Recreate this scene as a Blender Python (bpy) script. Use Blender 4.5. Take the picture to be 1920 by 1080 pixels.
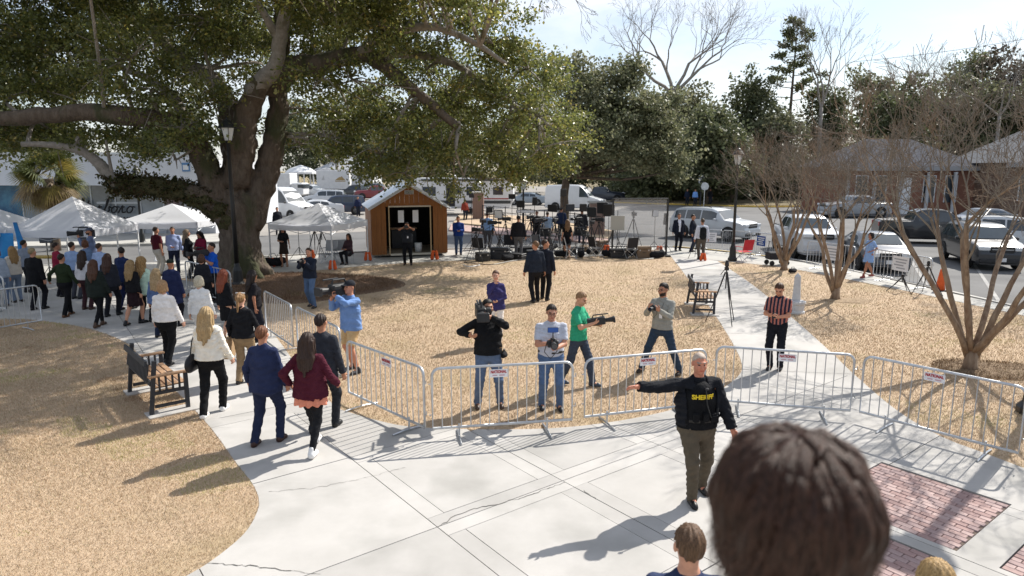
import bpy, bmesh, math, random
import numpy as np
from mathutils import Vector, Matrix
R = math.radians
random.seed(7)
rng = np.random.default_rng(11)
for o in list(bpy.data.objects): bpy.data.objects.remove(o)
sc = bpy.context.scene
COL = sc.collection

# ------------------------------------------------------------------ camera, sky, sun, exposure
FPX, CAM_H = 1265.0, 3.92
PITCH = math.atan((540 - 318) / FPX)
cam_d = bpy.data.cameras.new('camera')
cam = bpy.data.objects.new('camera', cam_d); COL.objects.link(cam)
cam.location = (0, 0, CAM_H); cam.rotation_euler = (math.pi / 2 - PITCH, 0, 0)
cam_d.sensor_width = 36.0; cam_d.lens = 36.0 * FPX / 1920.0
cam_d.clip_start = 0.05; cam_d.clip_end = 3000
cam_d.dof.use_dof = True; cam_d.dof.focus_distance = 11.0; cam_d.dof.aperture_fstop = 2.5
sc.camera = cam
SUN_AZ = math.atan2(0.735, 0.678)      # to the right of the view direction (+Y)
SUN_EL = R(43)
w = bpy.data.worlds.new('World'); sc.world = w; w.use_nodes = True
nt = w.node_tree; nt.nodes.clear()
sky = nt.nodes.new('ShaderNodeTexSky'); sky.sky_type = 'NISHITA'; sky.sun_disc = False
sky.sun_elevation = SUN_EL; sky.sun_rotation = SUN_AZ; sky.air_density = 1.0; sky.dust_density = 1.0; sky.ozone_density = 1.2
tc = nt.nodes.new('ShaderNodeTexCoord'); mp = nt.nodes.new('ShaderNodeMapping'); mp.inputs['Scale'].default_value = (1.0, 1.0, 3.4)
mp.inputs['Rotation'].default_value = (0, R(7), 0)
nz = nt.nodes.new('ShaderNodeTexNoise'); nz.inputs['Scale'].default_value = 2.3; nz.inputs['Detail'].default_value = 7; nz.inputs['Roughness'].default_value = 0.56
nz.inputs['Distortion'].default_value = 0.5
rp = nt.nodes.new('ShaderNodeValToRGB'); rp.color_ramp.elements[0].position = 0.38; rp.color_ramp.elements[1].position = 0.70
rp.color_ramp.elements[0].color = (0.06, 0.06, 0.06, 1); rp.color_ramp.elements[1].color = (0.90, 0.90, 0.90, 1)
mx = nt.nodes.new('ShaderNodeMixRGB'); mx.inputs['Color2'].default_value = (8.6, 8.85, 9.3, 1)
bg = nt.nodes.new('ShaderNodeBackground'); bg.inputs['Strength'].default_value = 0.1
wo = nt.nodes.new('ShaderNodeOutputWorld')
for a, b in ((tc.outputs['Generated'], mp.inputs['Vector']), (mp.outputs[0], nz.inputs['Vector']), (nz.outputs['Fac'], rp.inputs['Fac']),
             (rp.outputs['Color'], mx.inputs['Fac']), (sky.outputs[0], mx.inputs['Color1']), (mx.outputs[0], bg.inputs['Color']), (bg.outputs[0], wo.inputs['Surface'])):
    nt.links.new(a, b)
sd = bpy.data.lights.new('sun', 'SUN'); sd.energy = 5.0; sd.angle = R(0.53); sd.color = (1.0, 0.95, 0.87)
sun = bpy.data.objects.new('sun', sd); COL.objects.link(sun)
sdir = Vector((math.cos(SUN_EL) * math.sin(SUN_AZ), math.cos(SUN_EL) * math.cos(SUN_AZ), math.sin(SUN_EL)))
sun.rotation_euler = sdir.to_track_quat('Z', 'Y').to_euler(); sun.location = sdir * 60
vs = sc.view_settings; vs.view_transform = 'Standard'; vs.look = 'None'; vs.gamma = 1.0; vs.exposure = 0.45; vs.use_curve_mapping = False
sc.cycles.use_denoising = True
sc.cycles.max_bounces = 6; sc.cycles.diffuse_bounces = 3; sc.cycles.glossy_bounces = 3; sc.cycles.transmission_bounces = 4; sc.cycles.transparent_max_bounces = 6

# ------------------------------------------------------------------ measuring: a point of the photograph -> a point of the place
CP, SP = math.cos(PITCH), math.sin(PITCH)
def ray(px, py):
    x = (px - 960) / FPX; v = (540 - py) / FPX
    return Vector((x, CP + v * SP, -SP + v * CP))
def G(px, py, z=0.0):                      # where that line of sight meets height z
    d = ray(px, py); return Vector((0, 0, CAM_H)) + d * ((z - CAM_H) / d.z)
def D(px, py, y):                          # where it reaches distance y
    d = ray(px, py); return Vector((0, 0, CAM_H)) + d * (y / d.y)

# ------------------------------------------------------------------ materials
MATS = {}
def srgb(h):
    h = h.lstrip('#'); c = [int(h[i:i + 2], 16) / 255 for i in (0, 2, 4)]
    return tuple(x / 12.92 if x <= 0.04045 else ((x + 0.055) / 1.055) ** 2.4 for x in c)
def mat(name, col, rough=0.7, col2=None, scale=8.0, detail=4.0, lo=0.35, hi=0.65, bump=0.0, bscale=None, metal=0.0, spec=0.4, emit=None,
        stretch=None, coat=0.0, trans=0.0, col3=None, scale3=1.0, lo3=0.5, hi3=0.7, world=False, bdist=0.02, attr=None, alpha=1.0, transl=None):
    if name in MATS: return MATS[name]
    m = bpy.data.materials.new(name); m.use_nodes = True; n = m.node_tree; N = n.nodes; L = n.links
    b = N['Principled BSDF']
    def c4(c): return (*(srgb(c) if isinstance(c, str) else c)[:3], 1)
    b.inputs['Base Color'].default_value = c4(col); b.inputs['Roughness'].default_value = rough; b.inputs['Metallic'].default_value = metal
    b.inputs['Specular IOR Level'].default_value = spec; b.inputs['Coat Weight'].default_value = coat; b.inputs['Coat Roughness'].default_value = 0.06
    b.inputs['Transmission Weight'].default_value = trans; b.inputs['Alpha'].default_value = alpha
    vec = None
    if col2 is not None or bump or col3 is not None:
        if world:
            g = N.new('ShaderNodeNewGeometry'); vec = g.outputs['Position']
        else:
            t = N.new('ShaderNodeTexCoord'); vec = t.outputs['Object']
        if stretch:
            mpn = N.new('ShaderNodeMapping'); mpn.inputs['Scale'].default_value = stretch; L.new(vec, mpn.inputs['Vector']); vec = mpn.outputs[0]
    cur = None
    if col2 is not None:
        t = N.new('ShaderNodeTexNoise'); t.inputs['Scale'].default_value = scale; t.inputs['Detail'].default_value = detail; t.inputs['Roughness'].default_value = 0.62
        L.new(vec, t.inputs['Vector'])
        r = N.new('ShaderNodeValToRGB'); r.color_ramp.elements[0].position = lo; r.color_ramp.elements[1].position = hi
        r.color_ramp.elements[0].color = c4(col); r.color_ramp.elements[1].color = c4(col2)
        L.new(t.outputs['Fac'], r.inputs['Fac']); cur = r.outputs['Color']
    if col3 is not None:
        t = N.new('ShaderNodeTexNoise'); t.inputs['Scale'].default_value = scale3; t.inputs['Detail'].default_value = 5
        L.new(vec, t.inputs['Vector'])
        r = N.new('ShaderNodeValToRGB'); r.color_ramp.elements[0].position = lo3; r.color_ramp.elements[1].position = hi3
        r.color_ramp.elements[0].color = (0, 0, 0, 1); r.color_ramp.elements[1].color = (1, 1, 1, 1)
        L.new(t.outputs['Fac'], r.inputs['Fac'])
        x = N.new('ShaderNodeMixRGB'); L.new(r.outputs['Color'], x.inputs['Fac'])
        if cur is not None: L.new(cur, x.inputs['Color1'])
        else: x.inputs['Color1'].default_value = c4(col)
        x.inputs['Color2'].default_value = c4(col3); cur = x.outputs[0]
    if attr:                                  # a leaf's own tint
        a = N.new('ShaderNodeAttribute'); a.attribute_name = attr
        x = N.new('ShaderNodeMixRGB'); x.blend_type = 'MULTIPLY'; x.inputs['Fac'].default_value = 1
        if cur is not None: L.new(cur, x.inputs['Color1'])
        else: x.inputs['Color1'].default_value = c4(col)
        L.new(a.outputs['Color'], x.inputs['Color2']); cur = x.outputs[0]
    if cur is not None: L.new(cur, b.inputs['Base Color'])
    if bump:
        t = N.new('ShaderNodeTexNoise'); t.inputs['Scale'].default_value = bscale or scale * 3; t.inputs['Detail'].default_value = 5
        L.new(vec, t.inputs['Vector'])
        bp = N.new('ShaderNodeBump'); bp.inputs['Strength'].default_value = bump; bp.inputs['Distance'].default_value = bdist
        L.new(t.outputs['Fac'], bp.inputs['Height']); L.new(bp.outputs[0], b.inputs['Normal'])
    if emit:
        b.inputs['Emission Color'].default_value = c4(emit[0]); b.inputs['Emission Strength'].default_value = emit[1]
    if transl:
        out = [x for x in N if x.type == 'OUTPUT_MATERIAL'][0]
        tb = N.new('ShaderNodeBsdfTranslucent'); 
        if transl[0] == 'same': L.new(cur, tb.inputs['Color'])
        else: tb.inputs['Color'].default_value = c4(transl[0])
        ms = N.new('ShaderNodeMixShader'); ms.inputs['Fac'].default_value = transl[1]
        L.new(b.outputs[0], ms.inputs[1]); L.new(tb.outputs[0], ms.inputs[2]); L.new(ms.outputs[0], out.inputs['Surface'])
    MATS[name] = m
    return m

# ------------------------------------------------------------------ objects
def tag(o, label=None, cat=None, group=None, kind=None):
    if label: o['label'] = label
    if cat: o['category'] = cat
    if group: o['group'] = group
    if kind: o['kind'] = kind
    return o
def empty(name, loc=(0, 0, 0), rz=0.0):
    o = bpy.data.objects.new(name, None); COL.objects.link(o); o.location = loc; o.rotation_euler = (0, 0, rz); o.empty_display_size = 0.1
    return o
def thing(name, label, cat, loc=(0, 0, 0), rz=0.0, group=None):
    return tag(empty(name, loc, rz), label, cat, group)
def obj(name, me, parent=None, loc=None, rz=None, m=None):
    o = bpy.data.objects.new(name, me); COL.objects.link(o)
    if parent is not None: o.parent = parent
    if loc is not None: o.location = loc
    if rz is not None: o.rotation_euler = (0, 0, rz)
    if m is not None:
        if not me.materials: me.materials.append(m)
    return o
def copy_tree(o, parent=None):
    c = o.copy(); COL.objects.link(c); c.parent = parent
    for ch in o.children: copy_tree(ch, c)
    return c

class MB:
    """collects shapes, links them as ONE mesh object"""
    def __init__(s): s.v = []; s.f = []; s.mi = []; s.mats = []
    def mid(s, m):
        if m is None: return 0
        if m not in s.mats: s.mats.append(m)
        return s.mats.index(m)
    def add(s, vs, fs, m=None):
        k = len(s.v); s.v += [tuple(p) for p in vs]; i = s.mid(m)
        for f in fs: s.f.append(tuple(k + a for a in f)); s.mi.append(i)
    def box(s, c, size, m=None, rot=None, bev=0.0):
        hx, hy, hz = [a / 2 for a in size]; c = Vector(c)
        if bev:
            bev = min(bev, hx * .9, hy * .9, hz * .9)
            vs = []; 
            for sz in (-1, 1):
                for inset, zz in (((bev, hz), (0, hz - bev))[::(1 if sz > 0 else 1)]):
                    pass
            rings = [(-hz, bev), (-hz + bev, 0), (hz - bev, 0), (hz, bev)]
            for z, i in rings:
                ax, ay = hx - i, hy - i; q = bev * .7
                vs += [(-ax + q, -ay, z), (ax - q, -ay, z), (ax, -ay + q, z), (ax, ay - q, z), (ax - q, ay, z), (-ax + q, ay, z), (-ax, ay - q, z), (-ax, -ay + q, z)]
            fs = [tuple(range(7, -1, -1)), tuple(range(24, 32))]
            for r_ in range(3):
                for k in range(8): fs.append((r_ * 8 + k, r_ * 8 + (k + 1) % 8, r_ * 8 + 8 + (k + 1) % 8, r_ * 8 + 8 + k))
        else:
            vs = [(sx * hx, sy * hy, sz * hz) for sz in (-1, 1) for sy in (-1, 1) for sx in (-1, 1)]
            fs = [(0, 2, 3, 1), (4, 5, 7, 6), (0, 1, 5, 4), (2, 6, 7, 3), (0, 4, 6, 2), (1, 3, 7, 5)]
        vs = [Vector(p) for p in vs]
        if rot is not None: vs = [rot @ p for p in vs]
        s.add([p + c for p in vs], fs, m); return s
    def tube(s, pts, rad, n=6, m=None, cap=True, closed=False):
        pts = [Vector(p) for p in pts]; k = len(pts)
        if not hasattr(rad, '__len__'): rad = [rad] * k
        vs = []; fs = []; up = None
        for i, p in enumerate(pts):
            if closed: t = pts[(i + 1) % k] - pts[i - 1]
            else: t = pts[min(i + 1, k - 1)] - pts[max(i - 1, 0)]
            t = t.normalized() if t.length > 1e-9 else Vector((0, 0, 1))
            if up is None:
                a = Vector((0, 0, 1)) if abs(t.z) < .9 else Vector((1, 0, 0)); up = (a - t * a.dot(t)).normalized()
            else:
                up = up - t * up.dot(t); up = up.normalized() if up.length > 1e-6 else t.orthogonal().normalized()
            sd_ = t.cross(up)
            for j in range(n):
                a = 2 * math.pi * j / n; vs.append(p + (up * math.cos(a) + sd_ * math.sin(a)) * rad[i])
        for i in range(k if closed else k - 1):
            i2 = (i + 1) % k
            for j in range(n): fs.append((i * n + j, i * n + (j + 1) % n, i2 * n + (j + 1) % n, i2 * n + j))
        if cap and not closed: fs += [tuple(range(n - 1, -1, -1)), tuple((k - 1) * n + j for j in range(n))]
        s.add(vs, fs, m); return s
    def lathe(s, prof, n=16, m=None, c=(0, 0, 0), axis='Z'):
        c = Vector(c); vs = []; fs = []
        for r_, z in prof:
            for j in range(n):
                a = 2 * math.pi * j / n; p = (r_ * math.cos(a), r_ * math.sin(a), z)
                if axis == 'X': p = (p[2], p[0], p[1])
                elif axis == 'Y': p = (p[1], p[2], p[0])
                vs.append(Vector(p) + c)
        for i in range(len(prof) - 1):
            for j in range(n): fs.append((i * n + j, i * n + (j + 1) % n, (i + 1) * n + (j + 1) % n, (i + 1) * n + j))
        fs += [tuple(range(n - 1, -1, -1)), tuple((len(prof) - 1) * n + j for j in range(n))]
        s.add(vs, fs, m); return s
    def prism(s, poly, z0, z1, m=None, bottom=True):
        n = len(poly); vs = [(p[0], p[1], z0) for p in poly] + [(p[0], p[1], z1) for p in poly]
        fs = [tuple(range(n, 2 * n))] + [(i, (i + 1) % n, n + (i + 1) % n, n + i) for i in range(n)]
        if bottom: fs.append(tuple(range(n - 1, -1, -1)))
        s.add(vs, fs, m); return s
    def mesh(s, name='mesh', smooth=False, m=None):
        me = bpy.data.meshes.new(name); me.from_pydata(s.v, [], s.f)
        for x in s.mats: me.materials.append(x)
        if m is not None and not s.mats: me.materials.append(m)
        if len(s.mats) > 1: me.polygons.foreach_set('material_index', s.mi)
        if smooth: me.polygons.foreach_set('use_smooth', [True] * len(me.polygons))
        me.update(); return me
    def build(s, name, parent=None, m=None, smooth=False, loc=None, rz=None):
        return obj(name, s.mesh(name, smooth, m), parent, loc, rz)

def npmesh(name, V, Fq, m=None, smooth=False, cols=None):
    """fast mesh from numpy verts and (n,k) faces; cols = one colour for each face"""
    me = bpy.data.meshes.new(name); V = np.asarray(V, np.float32); Fq = np.asarray(Fq, np.int32); nf, k = Fq.shape
    me.vertices.add(len(V)); me.vertices.foreach_set('co', V.ravel())
    me.loops.add(nf * k); me.loops.foreach_set('vertex_index', Fq.ravel())
    me.polygons.add(nf); me.polygons.foreach_set('loop_start', np.arange(0, nf * k, k, dtype=np.int32))
    try: me.polygons.foreach_set('loop_total', np.full(nf, k, np.int32))
    except Exception: pass
    if smooth: me.polygons.foreach_set('use_smooth', np.ones(nf, bool))
    if m is not None: me.materials.append(m)
    if cols is not None:
        a = me.color_attributes.new('tint', 'FLOAT_COLOR', 'CORNER')
        c = np.ones((nf, 4), np.float32); c[:, :3] = cols
        a.data.foreach_set('color', np.repeat(c, k, axis=0).ravel())
    me.update(calc_edges=True); me.validate()
    return me

def text_mesh(s, size, extrude=0.002, shear=0.0, bold=0.0, align='CENTER', space=1.0):
    cu = bpy.data.curves.new('lettering', 'FONT'); cu.body = s; cu.size = size; cu.extrude = extrude; cu.shear = shear; cu.offset = bold
    cu.align_x = align; cu.align_y = 'CENTER'; cu.space_character = space; cu.resolution_u = 3
    o = bpy.data.objects.new('lettering', cu); COL.objects.link(o)
    dg = bpy.context.evaluated_depsgraph_get(); me = bpy.data.meshes.new_from_object(o.evaluated_get(dg))
    bpy.data.objects.remove(o); bpy.data.curves.remove(cu); me.materials.clear()
    return me
# ------------------------------------------------------------------ the setting: ground, paving, lawns, road
M_soil = mat('soil', (0.060, 0.042, 0.027), 0.95, (0.10, 0.072, 0.045), 5, bump=0.6, bscale=40, world=True)
M_concs = [mat('concrete_%d' % i, (0.40 * k, 0.385 * k, 0.362 * k), 0.85, (0.49 * k, 0.472 * k, 0.448 * k), 1.3, 10, 0.28, 0.74, bump=0.25, bscale=140, world=True,
             col3=(0.25 * k, 0.245 * k, 0.225 * k), scale3=0.85, lo3=0.50, hi3=0.88, bdist=0.006) for i, k in enumerate((.93, 1.0, 1.05))]
M_conc = M_concs[1]
M_conc2 = mat('worn_concrete', (0.38, 0.37, 0.34), 0.88, (0.48, 0.465, 0.43), 1.6, 8, 0.3, 0.7, bump=0.15, bscale=120, world=True,
              col3=(0.29, 0.285, 0.27), scale3=0.8, lo3=0.5, hi3=0.75, bdist=0.006)
M_road = mat('road_asphalt', (0.115, 0.114, 0.114), 0.9, (0.17, 0.168, 0.165), 0.35, 8, 0.3, 0.7, bump=0.2, bscale=90, world=True,
             col3=(0.085, 0.085, 0.086), scale3=0.22, lo3=0.55, hi3=0.7, bdist=0.01)
M_lot = mat('parking_lot_asphalt', (0.23, 0.215, 0.195), 0.9, (0.32, 0.295, 0.265), 0.3, 8, 0.3, 0.7, world=True, bump=0.1, bscale=50)
M_lawn = mat('dry_lawn', (0.44, 0.325, 0.215), 0.95, (0.505, 0.385, 0.265), 60, 10, 0.3, 0.7, bump=0.3, bscale=110, world=True,
             col3=(0.34, 0.265, 0.15), scale3=0.55, lo3=0.50, hi3=0.80, bdist=0.02)
M_far = mat('far_ground', (0.20, 0.16, 0.08), 0.95, (0.30, 0.24, 0.13), 0.2, 6, world=True)
M_mulch = mat('pine_straw_mulch', (0.10, 0.056, 0.034), 0.95, (0.24, 0.15, 0.09), 30, 9, 0.3, 0.7, bump=1.0, bscale=70, world=True, bdist=0.04)
M_blade = mat('dry_grass_blade', (1, 1, 1), 0.8, attr='tint', spec=0.2)

def sheet(name, poly, z, m, kind='structure', z0=None):
    b = MB()
    if z0 is None: b.add([(p[0], p[1], z) for p in poly], [tuple(range(len(poly)))])
    else: b.prism(poly, z0, z, bottom=False)
    return tag(b.build(name, m=m), kind=kind)
def smooth_line(pts, n=6):
    P = [Vector((p[0], p[1], 0)) for p in pts]; out = []
    for i in range(len(P) - 1):
        p0, p1, p2, p3 = P[max(i - 1, 0)], P[i], P[i + 1], P[min(i + 2, len(P) - 1)]
        for k in range(n):
            t = k / n
            out.append(0.5 * ((2 * p1) + (p2 - p0) * t + (2 * p0 - 5 * p1 + 4 * p2 - p3) * t * t + (3 * p1 - p0 - 3 * p2 + p3) * t ** 3))
    out.append(P[-1]); return out
def area(poly): return 0.5 * sum(poly[i][0] * poly[(i + 1) % len(poly)][1] - poly[(i + 1) % len(poly)][0] * poly[i][1] for i in range(len(poly)))
def ccw(poly): return poly if area(poly) > 0 else poly[::-1]
def GP(*pts): return [G(*p) for p in pts]

b = MB(); b.add([(-900, -200, -.16), (900, -200, -.16), (900, 1500, -.16), (-900, 1500, -.16)], [(0, 1, 2, 3)])
tag(b.build('ground', m=M_far), kind='structure')

# the block's kerb line, far to near on both flanks
kerb_px = [(-420, 500), (-100, 499), (250, 494), (430, 483), (690, 471), (840, 466), (1130, 461), (1260, 462), (1330, 467), (1440, 480), (1530, 493), (1680, 524), (1920, 577), (2250, 660)]
kerb = smooth_line(GP(*kerb_px), 5)
# the block itself (paving sub-base) shows as the dark trench beside lawn edges
soil_poly = ccw(kerb + [Vector((14, 3, 0)), Vector((14, -6, 0)), Vector((-30, -6, 0))])
sheet('soil_bed', soil_poly, -0.05, M_soil, z0=-0.15)
# road sheet
road_poly = [(-140, 26), (140, -30), (140, 160), (-140, 160)]
sheet('road', road_poly, -0.13, M_road)
# kerb stones
M_kerb = mat('kerb_concrete', (0.40, 0.39, 0.36), 0.85, (0.5, 0.48, 0.45), 3, bump=0.1, world=True)
M_yel = mat('yellow_kerb_paint', (0.55, 0.36, 0.04), 0.8, (0.42, 0.33, 0.14), 6, lo=0.4, hi=0.75, world=True)
def kerb_run(line, wdt, z, m, name='kerb', z0=-0.15):
    b = MB(); n = len(line); L_ = []; R_ = []
    for i, p in enumerate(line):
        t = (line[min(i + 1, n - 1)] - line[max(i - 1, 0)]).normalized(); nn = Vector((-t.y, t.x, 0))
        L_.append(p + nn * wdt / 2); R_.append(p - nn * wdt / 2)
    for i in range(n - 1):
        q = [R_[i], R_[i + 1], L_[i + 1], L_[i]]
        vs = [(a.x, a.y, z0) for a in q] + [(a.x, a.y, z) for a in q]
        b.add(vs, [(4, 5, 6, 7), (0, 1, 5, 4), (2, 3, 7, 6)])
    return tag(b.build(name, m=m), kind='structure')
kerb_run(kerb, 0.16, 0.008, M_kerb)
kerb_run(smooth_line(GP((1262, 462), (1330, 467.5), (1450, 481.5)), 4), 0.10, 0.014, M_yel, 'painted_kerb_edge', 0.0)

# outlines of the lawns
cl_front = [(640, 768), (700, 786), (765, 799), (860, 804), (960, 805), (1060, 801), (1160, 789), (1260, 768), (1330, 742), (1372, 716), (1391, 694), (1388, 672)]
cl_right = [(1388, 672), (1366, 630), (1330, 575), (1290, 522), (1256, 478)]
cl_top = [(1256, 478), (1150, 479), (1000, 483), (860, 488), (700, 497), (560, 510), (440, 520), (330, 522)]
cl_left = [(330, 522), (400, 540), (470, 580), (520, 635), (560, 690), (600, 737), (640, 768)]
central = ccw(smooth_line(GP(*cl_front), 5) + smooth_line(GP(*cl_right), 3)[1:] + smooth_line(GP(*cl_top), 3)[1:] + smooth_line(GP(*cl_left), 4)[1:-1])
ll = [(-330, 640), (-150, 605), (20, 598), (90, 603), (170, 617), (235, 642), (262, 668), (300, 706), (345, 748), (395, 802), (440, 864), (472, 905), (485, 935), (481, 962), (457, 1001), (402, 1047), (345, 1082), (250, 1130)]
left = ccw(smooth_line(GP(*ll), 5) + [Vector((-4.4, 4.6, 0)), Vector((-26, 4.6, 0)), Vector((-26, 15, 0))])
rl_edge = [(1345, 489), (1410, 533), (1480, 591), (1545, 648), (1605, 705), (1680, 768), (1760, 816), (1850, 851), (1960, 892), (2100, 940)]
rl_top = [(2150, 640), (1920, 592), (1760, 558), (1673, 540), (1601, 526), (1498, 506), (1420, 495), (1345, 489)]
right = ccw(smooth_line(GP(*rl_edge), 5) + smooth_line(GP(*rl_top), 4)[:-1])
LAWNS = []
for poly, nm in ((central, 'lawn'), (left, 'lawn'), (right, 'lawn')):
    LAWNS.append(poly); sheet(nm, poly, -0.006, M_lawn, z0=-0.05)

# ---- concrete slabs: the paved area is everything on the block that is not lawn; slabs are cut cell by cell
def clip_half(poly, p, n):                 # keep side where (x-p).n >= 0
    out = []; k = len(poly)
    for i in range(k):
        a, c = poly[i], poly[(i + 1) % k]; da = (a[0] - p[0]) * n[0] + (a[1] - p[1]) * n[1]; dc = (c[0] - p[0]) * n[0] + (c[1] - p[1]) * n[1]
        if da >= 0: out.append(a)
        if (da >= 0) != (dc >= 0):
            t = da / (da - dc); out.append(Vector((a[0] + (c[0] - a[0]) * t, a[1] + (c[1] - a[1]) * t, 0)))
    return out
def clip_cell(poly, cell):                 # poly may be concave, cell is convex and ccw
    for i in range(len(cell)):
        a, c = cell[i], cell[(i + 1) % len(cell)]
        poly = clip_half(poly, a, (-(c[1] - a[1]), c[0] - a[0]))
        if len(poly) < 3: return []
    return poly
def tidy(poly):
    out = []
    for p in poly:
        if not out or (Vector(p) - Vector(out[-1])).length > 2e-3: out.append(p)
    if len(out) > 2 and (Vector(out[0]) - Vector(out[-1])).length < 2e-3: out.pop()
    return out
pave = tag(empty('pavement'), kind='structure')
from mathutils.geometry import tessellate_polygon
def slab_pieces(pieces, m):
    """one slab from convex pieces that lie edge to edge"""
    b = MB(); dz = random.uniform(-.0015, .0015); tot = 0
    for p in pieces:
        p = tidy(p)
        if len(p) < 3 or abs(area(p)) < 1e-5: continue
        tot += abs(area(p)); b.prism(ccw(p), -0.05, dz, bottom=False)
    if tot < 0.01: return
    return b.build('slab', pave, random.choice(M_concs) if m is M_conc else m)
def slab(poly, m=None): slab_pieces([poly], m)
# frame of the plaza joints
A_ = Vector((0.608, -0.794, 0)).normalized(); B_ = Vector((0.794, 0.608, 0)).normalized()
O_ = G(820, 988)
def ab(p): d = Vector((p[0], p[1], 0)) - O_; return d.dot(A_), d.dot(B_)
def fab(a, c): return O_ + A_ * a + B_ * c
def rect(a0, a1, b0, b1): return ccw([fab(a0, b0), fab(a1, b0), fab(a1, b1), fab(a0, b1)])
# brick panels (given in the joint frame)
bq = [G(1654, 867), G(1895, 945), G(1798, 1030), G(1624, 890)]
pa0, pb1 = ab(bq[0]); pa1, _ = ab(bq[1]); _, pb0 = ab(bq[2])
BR = [(pa0, pa1, pb1 - 1.62, pb1)]
BR.append((pa0, pa1, pb1 - 1.62 - 0.30 - 1.6, pb1 - 1.62 - 0.30))
BR.append((pa1 + 0.40, pa1 + 1.9, pb1 - 1.62, pb1 + 0.1))
# the paved area: one outline running round the lawns (front plaza + both walks + back walk)
front_line = smooth_line(GP(*ll), 5)       # left lawn edge, from far left to the near corner
cen_l = smooth_line(GP(*cl_left), 4); cen_f = smooth_line(GP(*cl_front), 5); cen_r = smooth_line(GP(*cl_right), 3); cen_t = smooth_line(GP(*cl_top), 3)
r_e = smooth_line(GP(*rl_edge), 5); r_t = smooth_line(GP(*rl_top), 4)
GAPW = 0.02
plaza = ccw(front_line + [Vector((-3.6, 4.6, 0)), Vector((9.5, 4.6, 0))] + r_e[::-1] + cen_r[::-1] + cen_f[::-1] + cen_l[::-1] )
def shrink_from(poly_list, poly): return poly
g = 0.006
_, bJ2 = ab(G(1117, 935))
AL = [-2.32 * k for k in range(8, 0, -1)] + [0.0, 2.32, 4.64]
BL = [-9.2, -6.9, -4.6, -2.3] + [k * bJ2 for k in range(0, 9)]
tri_i = tessellate_polygon([plaza]); TRI = [ccw([plaza[i] for i in t]) for t in tri_i]
def zone(tris, *halves):
    out = []
    for t in tris:
        for p, n in halves:
            t = clip_half(t, p, n)
            if len(t) < 3: break
        if len(t) >= 3: out.append(t)
    return out
p_l, p_r = G(1391, 694), G(1600, 705); e_ = p_r - p_l; nR = Vector((-e_.y, e_.x, 0)).normalized()
q_l, q_r = G(380, 786), G(640, 768); e_ = q_r - q_l; nL = Vector((-e_.y, e_.x, 0)).normalized()
mainz = zone(TRI, (p_l, -nR), (q_l, -nL))
mainz += zone(zone(TRI, (p_l, nR)), (Vector((1.6, 0, 0)), (-1, 0)), (q_l, -nL)) + zone(zone(TRI, (q_l, nL)), (Vector((1.6, 0, 0)), (1, 0)), (p_l, -nR))
walk_r = zone(TRI, (p_l, nR), (Vector((1.6, 0, 0)), (1, 0)))
walk_l = zone(TRI, (q_l, nL), (Vector((1.6, 0, 0)), (-1, 0)))
def cut_frame(tris, o, d, us, vs, m):
    d = Vector(d).normalized(); e = Vector((d.y, -d.x, 0))
    for i in range(len(us) - 1):
        for j in range(len(vs) - 1):
            cell = ccw([o + d * u + e * v for u, v in ((us[i] + g, vs[j] + g), (us[i + 1] - g, vs[j] + g), (us[i + 1] - g, vs[j + 1] - g), (us[i] + g, vs[j + 1] - g))])
            slab_pieces([q for q in (clip_cell(t, cell) for t in tris) if q], m)
cut_frame(walk_r, p_l, G(1300, 484) - G(1490, 698), [-1.5 + 1.55 * k for k in range(16)], [-8, 8], M_conc)
cut_frame(walk_l, q_l, G(300, 570) - G(510, 776), [-2.0 + 1.9 * k for k in range(14)], [-30, -0.2, 25], M_conc)
def cut_bricks(cell):
    """split an axis cell (a0,a1,b0,b1) round the brick panels"""
    cells = [cell]
    for q in BR:
        q = (q[0] - .012, q[1] + .012, q[2] - .012, q[3] + .012); nxt = []
        for c in cells:
            a0, a1, b0, b1 = c
            if q[0] >= a1 or q[1] <= a0 or q[2] >= b1 or q[3] <= b0: nxt.append(c); continue
            if a0 < q[0]: nxt.append((a0, q[0], b0, b1))
            if a1 > q[1]: nxt.append((q[1], a1, b0, b1))
            m0, m1 = max(a0, q[0]), min(a1, q[1])
            if b0 < q[2]: nxt.append((m0, m1, b0, q[2]))
            if b1 > q[3]: nxt.append((m0, m1, q[3], b1))
        cells = nxt
    return cells
for i in range(len(AL) - 1):
    for j in range(len(BL) - 1):
        a0, a1, b0, b1 = AL[i] + g, AL[i + 1] - g, BL[j] + g, BL[j + 1] - g
        scored = (-2.4 < AL[i] < 2.4) and (-0.1 < BL[j] < 3 * bJ2)
        cells = []
        if scored and a1 - a0 > 1 and b1 - b0 > 0.9:
            s_ = 0.22; h_ = 0.004
            cells = [(a0 + s_ + h_, a1 - s_ - h_, b0 + s_ + h_, b1 - s_ - h_), (a0, a0 + s_ - h_, b0, b1), (a1 - s_ + h_, a1, b0, b1),
                     (a0 + s_ + .0, a1 - s_, b0, b0 + s_ - h_), (a0 + s_, a1 - s_, b1 - s_ + h_, b1)]
        else: cells = [(a0, a1, b0, b1)]
        for c in cells:
            for c2 in cut_bricks(c):
                cell = rect(*c2)
                slab_pieces([q for q in (clip_cell(t, cell) for t in mainz) if q], M_conc)
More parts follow.
